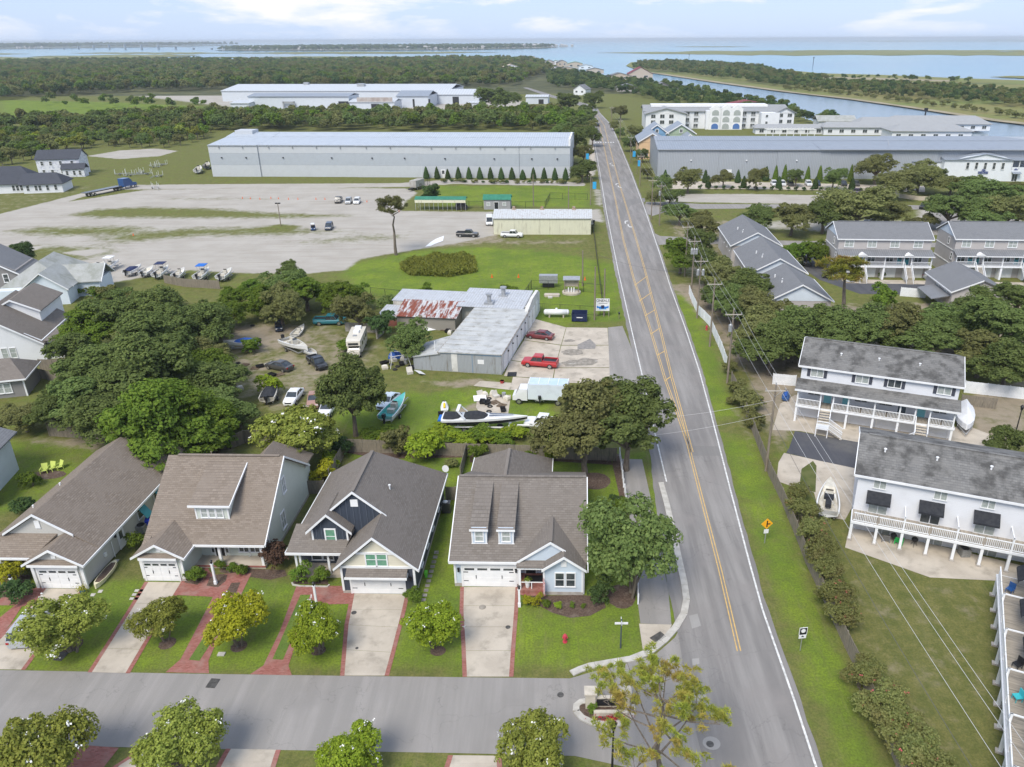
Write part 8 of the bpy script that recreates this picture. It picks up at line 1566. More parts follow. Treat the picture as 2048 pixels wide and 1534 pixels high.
fence([(1378,588),(1384,605),(1395,628),(1408,640),(1419,652),(1432,682),(1442,705),(1452,735)], 1.8, 'white vinyl fence beside the utility poles', VINYL, 2.4, 0.2)
fence([(690,903),(760,906),(830,908),(930,913),(1020,915),(1110,918),(1232,922)], 1.8, 'weathered wooden fence behind the navy and pale blue houses', WOODF)
fence([(462,898),(490,886),(540,884)], 1.8, 'wooden fence corner beside the big flowering myrtle', WOODF); fence([(100,872),(210,880),(330,890),(462,898)], 1.8, 'wooden fence below the left wood, partly hidden by the grey roof', WOODF)
fence([(693,903),(676,935),(660,965)], 1.8, 'side fence between the golden shrub and the navy house', WOODF); fence([(607,988),(650,987)], 1.7, 'short wooden gate fence between the pale green and navy houses', WOODF); fence([(934,912),(928,935),(922,960)], 1.8, 'pale side fence left of the pale blue house', WOODF); fence([(893,1000),(912,1000)], 1.7, 'short wooden fence between the navy and pale blue houses', WOODF)
fence([(82,740),(120,740),(160,735)], 1.8, 'wooden fence in front of the screened porch', WOODF); fence([(75,755),(105,762),(135,768)], 1.6, 'low wooden fence beside the small grey bungalow', WOODF); fence([(330,566),(370,574),(440,578)], 1.8, 'wooden fence behind the row of boats', WOODF); fence([(0,918),(12,905)], 1.4, 'short fence at the left edge of the back lawn', WOODF)
fence([(1239,912),(1243,940),(1247,975)], 1.1, 'upper white picket fence beside the asphalt path', VINYL, 1.8, 0.14); fence([(1274,1165),(1276,1208)], 1.1, 'lower white picket fence under the broad tree', VINYL, 1.4, 0.14); fence([(1249,985),(1252,1005)], 1.1, 'middle white picket fence piece by the white-flowering bush', VINYL, 1.4, 0.14)
fence([(1545,768),(1590,772)], 1.7, 'pale vinyl fence at the left end of the white townhouses', VINYL, 2.4, 0.2); fence([(1928,785),(2060,800)], 1.8, 'pale vinyl fence behind the shrink-wrapped boat', VINYL, 2.4, 0.2); fence([(1921,810),(1990,818)], 1.6, 'brown board fence with blue tarp beside the townhouse end', WOODF); fence([(1800,592),(1850,596)], 1.8, 'white fence beside the small metal porch roof', VINYL, 2.4, 0.2)
fence([(1776,388),(1800,396),(1840,401),(1880,400)], 1.3, 'post-and-rail fence curving along the side street', mat('pale_rail',(0.55,0.48,0.38),None), 3.0, 1.5)
def chain(px, h, label, posts=3.0):
 t = thing('chain_link_fence', label, 'fence', (0,0,0)); pts = dense([G(*p) for p in px], posts)
 for p in pts: part('post', MB().tube((p[0],p[1],0),(p[0],p[1],h),0.05,n=6), BLACK, t)
 for i in range(len(pts)-1):
  a, b = pts[i], pts[i+1]; q = beam(beam(MB(),(*a,h),(*b,h),0.04,0.05),(*a,0.15),(*b,0.15),0.03,0.03); n = 14
  for k in range(1,n): c = lerp(a,b,k/n); q.tube((*c,0.1),(*c,h),0.011,n=3)
  part('mesh_panel', q, BLACK, t, kind='stuff')
chain([(742,592),(800,598),(860,605),(965,612),(1045,610)], 1.8, 'black chain-link fence between the green field and the shop'); chain([(1044,608),(1063,578),(1130,580),(1204,588)], 1.9, 'black chain-link fence round the small utility plot'); chain([(1066,625),(1120,627),(1200,632)], 1.8, 'black chain-link fence behind the propane tank')
chain([(840,380),(860,368)], 2.0, 'short dark fence gate by the warehouse track'); chain([(912,415),(965,416)], 2.0, 'fence between the trailer shed and the small grey shed',4); chain([(1012,417),(1090,416),(1100,398),(1175,400)], 2.0, 'fence round the grass plot behind the cream shed',4)
# ------------------------------------------------------------------ sheds and plant around the shop
def sheds():
 cr = siding('cream_metal',(0.66,0.65,0.5),(0.58,0.57,0.43),0.35,True,dirt=(0.42,0.4,0.3)); t = thing('metal_shed','cream metal shed with pale rusty-vented roof left of the road','shed',G(988,469),rad(-1.5)); Lh = 25.5
 part('wall', MB().box(0,Lh,0,11,0,4.3), cr, t); part('roof', gab_x(MB(),-0.3,Lh+0.3,5.5,-0.3,11.3,4.35,4.35,5.6), siding('pale_tin',(0.5,0.52,0.53),(0.42,0.44,0.46),0.6,True,dirt=(0.3,0.24,0.2)), t)
 for x in (5,12.5,21): part('roof_vent', MB().tube((x,5.4,5.4),(x,5.4,6.3),0.4,0.4,10).box(x-0.6,x+0.6,5.0,5.8,5.3,5.7), mat('rust_vent',(0.3,0.16,0.08),(0.4,0.36,0.3),2) if 'rust_vent' not in bpy.data.materials else bpy.data.materials['rust_vent'], t)
 grn = mat('green_tin',(0.03,0.16,0.1),(0.04,0.2,0.13),1,0.5); t = thing('trailer_shed','open trailer shed with green roof and cream side on the gravel yard','shed',G(830,421),rad(-2)); part('roof', gab_x(MB(),0,15.5,2.0,0,4,3.2,3.2,3.9,t=0.1), grn, t); part('side_panel', MB().box(0.1,15.4,0.0,0.1,2.3,3.2), cr, t)
 for i in range(12): part('post', MB().box(0.2+i*1.37,0.3+i*1.37,0.05,0.15,0,2.3), GALV, t)
 for i in range(2): part('rear_post', MB().box(0.2+i*15,0.3+i*15,3.8,3.9,0,3.2), GALV, t)
 part('tractor', MB().box(12.2,15.2,0.8,2.6,0.8,1.8).tube((12.8,0.6,0.7),(12.8,2.8,0.7),0.7,n=12).tube((15.0,0.6,0.6),(15.0,2.8,0.6),0.6,n=12), RUBBER, t)
 t = thing('small_shed','small grey shed with green roof beside the grass plot','shed',G(968,419),rad(-2)); part('wall', MB().box(0,8,0,4,0,3.0), siding('shed_grey',(0.33,0.33,0.34)), t); part('roof', gab_x(MB(),-0.3,8.3,2,-0.3,4.3,3.0,3.0,4.2,t=0.1), grn, t); door(t,3.8,-0.02,0,1.2,2.2,0,BLACK,False); win(t,1.4,-0.02,1.6,0.9,0.9); win(t,6.2,-0.02,1.6,0.9,0.9)
 t = thing('propane_tank','long white propane tank behind the forecourt','tank',G(1113,634),rad(-3)); part('tank', MB().tube((-2.0,0,0.95),(2.0,0,0.95),0.55,n=16).ball((-2.0,0,0.95),(0.4,0.55,0.55),12,6).ball((2.0,0,0.95),(0.4,0.55,0.55),12,6), WHP, t, smooth=True); part('dome', MB().tube((0,0,1.45),(0,0,1.72),0.2,n=10), WHITE, t)
 for x in (-1.3,1.3): part('saddle', MB().box(x-0.12,x+0.12,-0.45,0.45,0,0.5), CONC, t)
 t = thing('dumpster','navy blue dumpster with open top beside the propane tank','dumpster',G(1159,641),rad(-4)); bl = mat('navy_steel',(0.012,0.02,0.06),(0.02,0.03,0.08),2,0.5); part('bin', MB().box(-1.4,1.4,-0.9,-0.82,0.15,1.5).box(-1.4,1.4,0.82,0.9,0.15,1.75).box(-1.4,-1.32,-0.82,0.82,0.15,1.6).box(1.32,1.4,-0.82,0.82,0.15,1.6).box(-1.32,1.32,-0.82,0.82,0.15,0.22), bl, t); part('lettering_bar', MB().box(-0.5,0.6,-0.93,-0.9,0.8,0.95), WHITE, t); part('rib', MB().box(-1.44,1.44,-0.95,-0.9,1.42,1.52).box(-1.44,1.44,-0.95,-0.9,0.15,0.25), bl, t)
 t = thing('generator','grey roofed generator unit on a black stand in the fenced plot','generator',G(1097,574),rad(-2)); part('housing', MB().box(-1.9,1.9,-0.7,0.7,1.0,2.6), GALV, t)
 for i in range(9): part('louvre', MB().box(-1.8+i*0.4,-1.72+i*0.4,-0.74,-0.7,1.05,2.55), GALV, t)
 part('stand', MB().box(-1.2,1.2,-0.6,0.6,0.1,1.0), BLACK, t)
 t = thing('pump_shelter','small metal-roofed pump shelter on a round concrete base','shelter',G(1143,586),rad(-2)); part('base', MB().tube((0,0,0),(0,0,0.35),1.9,n=20), CONC, t); part('roof', MB().slab([(-1.7,-0.8,3.0),(1.7,-0.8,3.0),(1.7,0.9,3.3),(-1.7,0.9,3.3)],0.15), GALV, t)
 for x in (-1.4,1.4):
  for y in (-0.6,0.6): part('post', MB().box(x-0.08,x+0.08,y-0.08,y+0.08,0.3,3.0), POLEW, t)
 part('panel', MB().box(-1.3,1.3,-0.1,0.1,1.4,2.6), mat('panel_tan',(0.4,0.35,0.28),(0.3,0.27,0.22),3), t)
 for x in (-0.6,0,0.5): part('pump', MB().tube((x,-0.5,0.35),(x,-0.5,1.3),0.12,n=8), WHITE, t)
 t = thing('well_cover','rounded concrete well cover in the fenced plot','well',G(1104,592)); part('rim', MB().prism([(-1.4,-0.7),(1.4,-0.7),(1.6,0),(1.4,0.7),(-1.4,0.7),(-1.6,0)],0,0.4), CONC, t); part('hatch', MB().box(-0.8,0.1,-1.6,-0.8,0,0.25), KERB, t)
sheds()
def shop_sign():
 g = G(1205,633); t = thing('shop_sign','white roadside sign reading ONEALS with a blue crab emblem','sign',(g[0],g[1]),rad(-2)); part('board', MB().box(-1.25,1.25,-0.05,0.05,1.1,3.45), WHITE, t)
 for x in (-1.05,0.2,1.15): part('leg', MB().box(x-0.06,x+0.06,0.05,0.17,0,3.2), POLEW, t)
 tx = bpy.data.curves.new('sign_text','FONT'); tx.body = 'ONEALS'; tx.size = 0.72; tx.align_x = 'CENTER'; tx.extrude = 0.012; o = bpy.data.objects.new('tmp', tx); COL.objects.link(o); dg = bpy.context.evaluated_depsgraph_get(); me_ = bpy.data.meshes.new_from_object(o.evaluated_get(dg)); bpy.data.objects.remove(o)
 me_.transform(Matrix.Translation((0,-0.06,2.85)) @ Matrix.Rotation(math.pi/2,4,'X') @ Matrix.Diagonal((0.9,1,1,1))); me_.materials.clear(); me_.materials.append(BLACK); part('lettering', me_, None, t)
 crab = mat('crab_blue',(0.02,0.2,0.62),None); part('emblem', MB().exy([(0.75*math.cos(k/16*6.283),1.7+0.34*math.sin(k/16*6.283)) for k in range(16)],-0.065,-0.05), crab, t)
 for s_ in (-1,1): part('claw', MB().exy([(s_*0.6,1.75),(s_*1.02,1.6),(s_*1.12,1.9),(s_*0.98,2.15),(s_*0.82,1.95),(s_*0.6,2.0)][::s_],-0.063,-0.05), crab, t)
 part('emblem_centre', MB().box(-0.28,0.28,-0.075,-0.066,1.55,2.2), NAVC, t); part('strip', MB().box(-0.7,0.7,-0.075,-0.067,1.35,1.5), mat('pale_blue_strip',(0.4,0.6,0.8),None), t); part('line', MB().box(-0.75,0.85,-0.063,-0.05,2.5,2.62), mat('grey_print',(0.3,0.3,0.32),None), t)
shop_sign()
# ------------------------------------------------------------------ road signs and small street furniture
def text_mesh(s_, size, m):
 tx = bpy.data.curves.new('txt','FONT'); tx.body = s_; tx.size = size; tx.align_x = 'CENTER'; tx.align_y = 'CENTER'; o = bpy.data.objects.new('tmp', tx); COL.objects.link(o); me_ = bpy.data.meshes.new_from_object(o.evaluated_get(bpy.context.evaluated_depsgraph_get())); bpy.data.objects.remove(o); me_.transform(Matrix.Rotation(math.pi/2,4,'X')); me_.materials.clear(); me_.materials.append(m); return me_
g = G(1529,1086); t = thing('junction_sign','yellow diamond side-road warning sign on the right verge','sign',g,rad(8)); part('post', MB().box(-0.04,0.04,-0.03,0.03,0,2.6), GALV, t); YEL = mat('sign_yellow',(0.85,0.4,0.02),None,rough=0.5)
part('diamond', MB().exy([(0,1.75),(0.62,2.37),(0,2.99),(-0.62,2.37)],-0.06,-0.03), YEL, t); part('symbol', MB().exy([(-0.06,1.98),(0.06,1.98),(0.06,2.72),(-0.06,2.72)],-0.075,-0.061).exy([(0.06,2.28),(0.34,2.28),(0.34,2.4),(0.06,2.4)],-0.075,-0.061), BLACK, t); part('plate', MB().box(-0.24,0.24,-0.06,-0.03,1.22,1.68), WHITE, t)
g = G(1600,1301); t = thing('route_sign','small black and white route sign on the right verge','sign',g,rad(8)); part('post', MB().tube((0,0,0),(0,0,2.5),0.035), GALV, t); part('plate', MB().box(-0.32,0.32,-0.05,-0.02,1.75,2.45), BLACK, t); part('border', MB().box(-0.35,-0.31,-0.055,-0.02,1.72,2.48).box(0.31,0.35,-0.055,-0.02,1.72,2.48).box(-0.31,0.31,-0.055,-0.02,2.44,2.48), WHITE, t); part('lower_plate', MB().box(-0.32,0.32,-0.05,-0.02,1.35,1.72), WHITE, t); part('symbol', MB().exy([(0.2*math.cos(k/10*6.283),2.15+0.2*math.sin(k/10*6.283)) for k in range(10)],-0.06,-0.051), WHITE, t); part('arrow', MB().exy([(-0.14,1.5),(0.14,1.5),(0,1.66)],-0.06,-0.051), BLACK, t)
g = G(1241,1296); t = thing('street_name_sign','white street name sign on a dark post at the corner lawn','sign',g); part('post', MB().tube((0,0,0),(0,0,2.9),0.07,0.05).ball((0,0,3.0),0.09), mat('slate_paint',(0.06,0.075,0.09),None), t); part('blade', MB().box(-0.55,0.55,-0.02,0.02,2.55,2.75), WHITE, t); part('cross_blade', MB().box(-0.02,0.02,-0.45,0.45,2.78,2.96), WHITE, t)
def hydrant(px, lab, m):
 g = G(*px); t = thing('fire_hydrant', lab, 'hydrant', g); part('barrel', MB().tube((0,0,0),(0,0,0.1),0.2,n=12).tube((0,0,0.1),(0,0,0.65),0.13,n=12).tube((0,0,0.62),(0,0,0.7),0.19,n=12), m, t); part('bonnet', MB().ball((0,0,0.7),(0.15,0.15,0.16),10,6).tube((0,0,0.84),(0,0,0.92),0.04), m, t)
 for a in (0,math.pi,-math.pi/2): part('outlet', MB().tube((0,0,0.48),(0.24*math.cos(a),0.24*math.sin(a),0.48),0.07,n=8), m, t)
hydrant((1130,1284),'pinkish red fire hydrant on the corner lawn',mat('hydrant_red',(0.5,0.05,0.08),None,rough=0.5)); hydrant((1413,660),'red fire hydrant by the white fence',bpy.data.materials['hydrant_red'])
def lamp_post(px, lab, h=2.3):
 g = G(*px); t = thing('garden_lamp_post', lab, 'lamp post', g); part('post', MB().box(-0.09,0.09,-0.09,0.09,0,h).box(-0.13,0.13,-0.13,0.13,0,0.4).box(-0.12,0.12,-0.12,0.12,h,h+0.05), VINYL, t); part('lantern', MB().tube((0,0,h+0.05),(0,0,h+0.35),0.08,0.13,6).tube((0,0,h+0.35),(0,0,h+0.48),0.16,0.03,6), BLACK, t)
lamp_post((432,1168),'white garden lamp post in the mulch bed of the pale green house'); lamp_post((634,1213),'white garden lamp post behind the yellow-green myrtle'); lamp_post((1039,1213),'white garden lamp post at the top of the pale blue house drive',1.9); lamp_post((32,1188),'white garden lamp post in front of the variegated shrub',1.8)
for px, lab, h in (((1224,1545),'black street lamp at the bottom edge below the pine',4.2),((2030,870),'black street lamp at the right edge by the wrapped boat',3.6)):
 g = G(*px); t = thing('street_lamp', lab, 'street lamp', g); part('post', MB().tube((0,0,0),(0,0,h),0.09,0.06), BLACK, t); part('lantern', MB().tube((0,0,h),(0,0,h+0.45),0.14,0.22,8).tube((0,0,h+0.45),(0,0,h+0.75),0.26,0.03,8), BLACK, t)
g = G(1238,638); t = thing('mailbox','black mailbox on a post by the shop','mailbox',g); part('post', MB().box(-0.05,0.05,-0.05,0.05,0,1.0), POLEW, t); part('box', MB().box(-0.15,0.15,-0.35,0.25,1.0,1.3), BLACK, t)
g = G(1200,1424); t = thing('entrance_sign','low cream stone entrance sign on the median','sign',(g[0],g[1])); STN = mat('cast_stone',(0.55,0.5,0.42),(0.45,0.41,0.34),2,0.85); part('pillar', MB().box(-1.1,-0.35,0.2,0.9,0.1,1.5).box(-1.2,-0.25,0.1,1.0,1.5,1.65), STN, t); part('pillar', MB().box(1.6,2.3,0.2,0.9,0.1,1.5).box(1.5,2.4,0.1,1.0,1.5,1.65), STN, t); part('wall', MB().box(-0.35,1.6,0.4,0.7,0.1,1.0), STN, t); part('plaque', MB().box(-0.25,1.5,0.36,0.4,0.25,0.9), BLACK, t); part('ledge', MB().box(-0.5,2.2,-0.5,-0.2,0.1,0.45), STN, t)
g = G(1213,1440,0.2); r_ = np.random.default_rng(4); q_ = np.column_stack([r_.normal(g[0]+0.5,0.7,220),r_.normal(g[1]+0.1,0.2,220),r_.uniform(0.15,0.4,220)]); o = bpy.data.objects.new('red_flowers', leaf_mesh('red_flowers', q_, r_.normal(size=(220,3))+[0,0,1], 0.11, [mat('red_bloom',(0.35,0.02,0.03),None)], 4, 0.9)); link(o); tag(o,'bed of small red flowers on the median','flowers',kind='stuff')
def disc(px, r, m, nm, lab, z=0.05): g = G(*px); o = solo(nm, lab, nm.replace('_',' '), MB().tube((0,0,0.0),(0,0,z),r,n=18), m, g)
DKI = mat('cast_iron',(0.06,0.058,0.055),(0.1,0.095,0.09),4,0.7); disc((965,1215),0.32,STAIN,'manhole_cover','round cover in the middle of the pale blue house drive',0.06); disc((1016,1255),0.22,DKI,'access_cover','small oval cover at the right edge of the pale blue house drive',0.06); disc((708,1226),0.24,DKI,'access_cover','dark cover at the left edge of the navy house drive',0.06); disc((714,1297),0.13,DKI,'access_cover','tiny dark cover low on the navy house drive',0.06); disc((1121,1390),0.26,DKI,'manhole_cover','dark manhole cover in the street near the median'); disc((1420,1489),0.28,DKI,'manhole_cover','manhole cover in a pale ring at the junction',0.06)
flat('pale_repair_ring', [(G(1423,1487)[0]+0.65*math.cos(k/16*6.283), G(1423,1487)[1]+0.6*math.sin(k/16*6.283)) for k in range(16)], PALE, 0.042, px=False)
g = G(1317,1276); o = solo('drain_grate','black drain grate set in the concrete corner pad','grate',MB().cb((0,0,0.07),(1.25,0.85,0.06)), DKI, g, rad(38));
for i in range(9): part('bar', MB().cb((-0.5+i*0.125,0,0.11),(0.04,0.75,0.03)), DKI, o)
for px, lab, c in (((122,1313),'rusty rectangular drain grate on the lawn','rust'),((426,1367),'dark rectangular grate in the street','dark')):
 g = G(*px); o = solo('street_grate',lab,'grate',MB().cb((0,0,0.03),(0.75,0.95,0.05)),DKI,g,rad(-6))
 for i in range(6): part('bar', MB().cb((-0.28+i*0.11,0,0.06),(0.04,0.85,0.02)), DKI, o)
g = G(443,1309); solo('utility_box','small pale utility box lid on the lawn','utility box',MB().cb((0,0,0.05),(0.6,0.4,0.1)),KERB,g)
ORG = mat('cone_orange',(0.7,0.12,0.02),None,rough=0.6)
def cone(px, lab, grp, s_=1.0): g = G(*px); t = thing('traffic_cone', lab, 'cone', g, 0, grp); t.scale = (s_,)*3; part('cone', cached('cone_m', lambda: MB().tube((0,0,0.04),(0,0,0.75),0.17,0.03,10).mesh('cone',[ORG])), None, t); part('base', cached('cone_b', lambda: MB().box(-0.2,0.2,-0.2,0.2,0,0.05).mesh('base',[ORG])), None, t)
for i, p in enumerate(((984,555),(1037,555),(1087,557),(1140,560),(1170,560))): cone(p, ORD[i]+' orange cone from the left along the utility plot fence', 'cones by the utility plot', 1.1)
for i, p in enumerate(((485,397),(501,398),(520,399),(542,397),(557,398),(577,399),(596,399),(632,399),(650,399),(734,404),(798,424),(267,471))): cone(p, ORD[i]+' orange marker cone from the left across the gravel yard', 'cones on the gravel yard', 0.9)
# ------------------------------------------------------------------ yard things of the houses
def rocker(px, rz, lab):
 g = G(px[0],px[1],0.8); t = thing('rocking_chair', lab, 'chair', (g[0],g[1],0.35), rz); part('seat', MB().box(-0.28,0.28,-0.28,0.28,0.4,0.45), WHITE, t); part('backrest', MB().add([(-0.28,0.24,0.45),(0.28,0.24,0.45),(0.28,0.42,1.15),(-0.28,0.42,1.15),(-0.28,0.28,0.45),(0.28,0.28,0.45),(0.28,0.46,1.15),(-0.28,0.46,1.15)],[(0,1,2,3),(7,6,5,4),(0,3,7,4),(1,5,6,2),(3,2,6,7)]), WHITE, t)
 for s_ in (-0.27,0.27): part('rocker', MB().path([(s_,-0.45,0.06),(s_,0,0.0),(s_,0.5,0.08)],0.025), WHITE, t); part('leg', MB().box(s_-0.03,s_+0.03,-0.26,-0.2,0,0.65), WHITE, t); part('leg', MB().box(s_-0.03,s_+0.03,0.2,0.26,0,0.45), WHITE, t); part('armrest', MB().box(s_-0.04,s_+0.04,-0.32,0.3,0.62,0.66), WHITE, t)
rocker((471,1098),0.1,'left white rocking chair on the pale green house porch'); rocker((500,1100),-0.5,'right white rocking chair on the pale green house porch')
g = G(487,1105,0.6); t = thing('side_table','small round white table between the rocking chairs','table',(g[0],g[1],0.35)); part('top', MB().tube((0,0,0.5),(0,0,0.54),0.28,n=14), WHITE, t); part('leg', MB().tube((0,0,0),(0,0,0.5),0.05), WHITE, t)
g = G(299,1046,0.6); t = thing('wheelie_bin','blue wheelie bin beside the grey house','bin',(g[0],g[1]),rad(20)); BIN = mat('bin_blue',(0.01,0.03,0.35),None,rough=0.5); part('body', MB().add([(-0.25,-0.28,0.05),(0.25,-0.28,0.05),(0.25,0.28,0.05),(-0.25,0.28,0.05),(-0.33,-0.38,1.05),(0.33,-0.38,1.05),(0.33,0.38,1.05),(-0.33,0.38,1.05)],[(0,1,5,4),(1,2,6,5),(2,3,7,6),(3,0,4,7),(4,5,6,7)]), BIN, t); part('lid', MB().box(-0.36,0.36,-0.42,0.4,1.05,1.13), BIN, t)
def acunit(px, lab): g = G(*px); t = thing('air_conditioner', lab, 'air conditioner', g); part('casing', MB().box(-0.45,0.45,-0.45,0.45,0.05,0.85), mat('ac_grey',(0.2,0.2,0.19),(0.26,0.26,0.25),8) if 'ac_grey' not in bpy.data.materials else bpy.data.materials['ac_grey'], t); part('fan_grille', MB().tube((0,0,0.85),(0,0,0.88),0.38,n=16), BLACK, t)
acunit((285,1063),'air conditioner beside the long grey house'); acunit((1927,1110),'round air conditioner under the white townhouse balcony')
g = G(893,1015,0.5); t = thing('dark_bin','dark bin with white lid beside the navy house','bin',(g[0],g[1])); part('body', MB().box(-0.45,0.45,-0.4,0.4,0,1.2), GREYP, t); part('lid', MB().ball((-0.1,0,1.25),(0.3,0.3,0.12),10,5), WHITE, t)
g = G(852,1147,0.4); solo('green_hose_reel','bright green hose reel on the navy house side wall','hose',MB().tube((-0.12,0,0.5),(0.12,0,0.5),0.25,n=12).box(-0.1,0.1,-0.1,0.1,0,0.4),mat('lime_plastic',(0.15,0.6,0.05),None),(g[0],g[1]))
g = G(1055,1165,0.9); t = thing('planter','white planter with green plant on the pale blue house step','planter',(g[0],g[1],0.36)); part('pot', MB().tube((0,0,0),(0,0,0.7),0.16,0.26,10), WHITE, t); rr_ = np.random.default_rng(9); q_ = rr_.normal(size=(160,3))*[0.16,0.16,0.12]+[0,0,0.85]; part('plant', leaf_mesh('plant', q_, rr_.normal(size=(160,3))+[0,0,1], 0.11, [F_LIM], 9), None, t)
g = G(165,1184,0.2); t = thing('planter','blue pot with green plant at the grey house garage','planter',(g[0],g[1],0.0)); part('pot', MB().tube((0,0,0),(0,0,0.4),0.18,0.26,10), mat('blue_glaze',(0.1,0.2,0.26),None), t); q_ = rr_.normal(size=(260,3))*[0.24,0.24,0.14]+[0,0,0.6]; part('plant', leaf_mesh('plant', q_, rr_.normal(size=(260,3))+[0,0,1], 0.12, [F_YEL], 10), None, t)
g = G(652,1105,0.6); t = thing('porch_bench','orange-brown wooden porch chairs on the navy house porch','chair',(g[0]-1.0,g[1],0.35)); WD = mat('teak',(0.36,0.14,0.05),(0.28,0.11,0.04),3); part('seat', MB().box(-0.5,0.3,-0.3,0.3,0.35,0.42), WD, t); part('backrest', MB().box(-0.5,0.3,0.25,0.32,0.42,0.95), WD, t)
for s_ in (-0.48,0.24): part('leg', MB().box(s_,s_+0.06,-0.3,-0.24,0,0.55), WD, t); part('leg', MB().box(s_,s_+0.06,0.24,0.3,0,0.42), WD, t)
def adir(px, rz, col, lab):
 g = G(*px); t = thing('lawn_chair', lab, 'chair', g, rz); part('seat', MB().slab([(-0.3,-0.35,0.4),(0.3,-0.35,0.4),(0.3,0.25,0.28),(-0.3,0.25,0.28)],0.04), col, t); part('backrest', MB().slab([(-0.3,0.2,0.28),(0.3,0.2,0.28),(0.34,0.55,1.0),(-0.34,0.55,1.0)],0.05), col, t)
 for s_ in (-0.36,0.36): part('armrest', MB().box(s_-0.06,s_+0.06,-0.4,0.35,0.55,0.59), col, t); part('leg', MB().box(s_-0.04,s_+0.04,-0.38,-0.3,0,0.55), col, t); part('leg', MB().box(s_-0.04,s_+0.04,0.25,0.33,0,0.55), col, t)
LIMEC = mat('lime_paint',(0.5,0.58,0.14),None); adir((90,945),0.3,LIMEC,'left lime green lawn chair on the mulch island'); adir((104,941),-0.1,LIMEC,'middle lime green lawn chair on the mulch island'); adir((119,938),-0.5,LIMEC,'right lime green lawn chair on the mulch island')
GRNP = mat('green_plastic',(0.03,0.42,0.1),None); adir((1797,1087),2.6,GRNP,'green plastic chair under the white townhouse balcony'); adir((1770,1082),2.9,mat('grey_plastic',(0.2,0.2,0.2),None),'grey plastic chair under the white townhouse balcony')
for px, lab in (((1785,1084),'black kettle grill next to the green chair'),((1827,1092),'black kettle grill on the patio right of the green chair')):
 g = G(*px); t = thing('kettle_grill', lab, 'grill', g); part('bowl', MB().ball((0,0,0.8),(0.32,0.32,0.28),12,6), BLACK, t)
 for a in (0,2.1,4.2): part('leg', MB().tube((0.1*math.cos(a),0.1*math.sin(a),0.6),(0.35*math.cos(a),0.35*math.sin(a),0),0.02), BLACK, t)
TURQ = mat('turquoise_plastic',(0.05,0.45,0.5),None)
for px, rz, m, lab in (((2035,1395),-1.5,TURQ,'turquoise chair on the right-edge balcony'),((2020,1180),-1.0,BLUEP,'blue folding chair at the top of the right-edge balcony'),((2035,1330),-1.2,BLACK,'black round chair on the right-edge balcony')):
 g = G(px[0],px[1],2.6); t = thing('balcony_chair', lab, 'chair', (g[0],g[1],2.32), rz); part('seat', MB().box(-0.28,0.28,-0.28,0.28,0.38,0.43), m, t); part('backrest', MB().box(-0.28,0.28,0.24,0.3,0.43,0.95), m, t)
 for sx in (-0.26,0.22):
  for sy in (-0.26,0.22): part('leg', MB().box(sx,sx+0.04,sy,sy+0.04,0,0.38), m, t)
# ------------------------------------------------------------------ junk around the repair shop
jr = random.Random(21); JM = [BLACK,RUBBER,DIRTYH,OLDW,GALV,WHITE,mat('brown_junk',(0.12,0.08,0.05),(0.2,0.15,0.1),3),BLUC,mat('red_junk',(0.35,0.04,0.04),None)]
flat('junk_pad', [(955,792),(1022,790),(1015,838),(965,835),(952,815)], CONC, 0.03)
JNAMES = {0:('plastic_tub','black plastic tub'),1:('old_tyre','old tyre'),2:('salvaged_bench','dirty white boat bench'),3:('engine_cowl','old engine cowl'),4:('metal_drum','grey metal drum'),5:('white_panel','white board panel'),6:('wooden_pallet','brown wooden pallet')}
def junk(px, k, lab, z=0.0):
 g = G(*px); rz = jr.uniform(0,3); nm = JNAMES[k][0]; t = None
 if k == 1: mb = MB(); n = 14; mb.loft([[((0.3+0.1*math.cos(b))*math.cos(a),(0.3+0.1*math.cos(b))*math.sin(a),0.1+0.1*math.sin(b)) for b in [j*6.283/6 for j in range(6)]] for a in [i*6.283/n for i in range(n+1)]], cap=False); solo(nm, lab, 'tyre', mb, RUBBER, (g[0],g[1],z), rz)
 elif k == 4: solo(nm, lab, 'drum', MB().tube((0,0,0),(0,0,0.85),0.29,n=14).tube((0,0,0.27),(0,0,0.31),0.31,n=14).tube((0,0,0.56),(0,0,0.6),0.31,n=14), GALV, (g[0],g[1],z), rz)
 elif k == 5: solo(nm, lab, 'panel', MB().slab([(-0.9,-0.5,0.15),(0.9,-0.5,0.12),(0.9,0.5,0.5),(-0.9,0.5,0.55)],0.05), WHITE, (g[0],g[1],z), rz)
 elif k == 6:
  t = thing(nm, lab, 'pallet', (g[0],g[1],z), rz); [part('slat', MB().box(-0.6,0.6,-0.5+i*0.2,-0.38+i*0.2,0.12,0.15), JM[6], t) for i in range(6)]; [part('bearer', MB().box(x-0.05,x+0.05,-0.5,0.6,0,0.12), JM[6], t) for x in (-0.5,0,0.5)]
 elif k == 3: solo(nm, lab, 'engine cowl', MB().loft([[(-w*0.6,-w*0.4,z_),(w*0.6,-w*0.4,z_),(w*0.6,w*0.4,z_),(-w*0.6,w*0.4,z_)] for w, z_ in ((0.75,0),(0.85,0.3),(0.7,0.6),(0.3,0.72))]), OLDW, (g[0],g[1],z), rz)
 elif k == 2: solo(nm, lab, 'bench', MB().box(-0.45,0.45,-0.4,0.35,0,0.4).slab([(-0.45,0.25,0.4),(0.45,0.25,0.4),(0.45,0.5,0.95),(-0.45,0.5,0.95)],0.14), DIRTYH, (g[0],g[1],z), rz)
 else: solo(nm, lab, 'tub', MB().loft([[(-w,-w*0.6,z_),(w,-w*0.6,z_),(w,w*0.6,z_),(-w,w*0.6,z_)] for w, z_ in ((0.5,0),(0.62,0.45),(0.56,0.45),(0.46,0.08))]), BLACK, (g[0],g[1],z), rz)
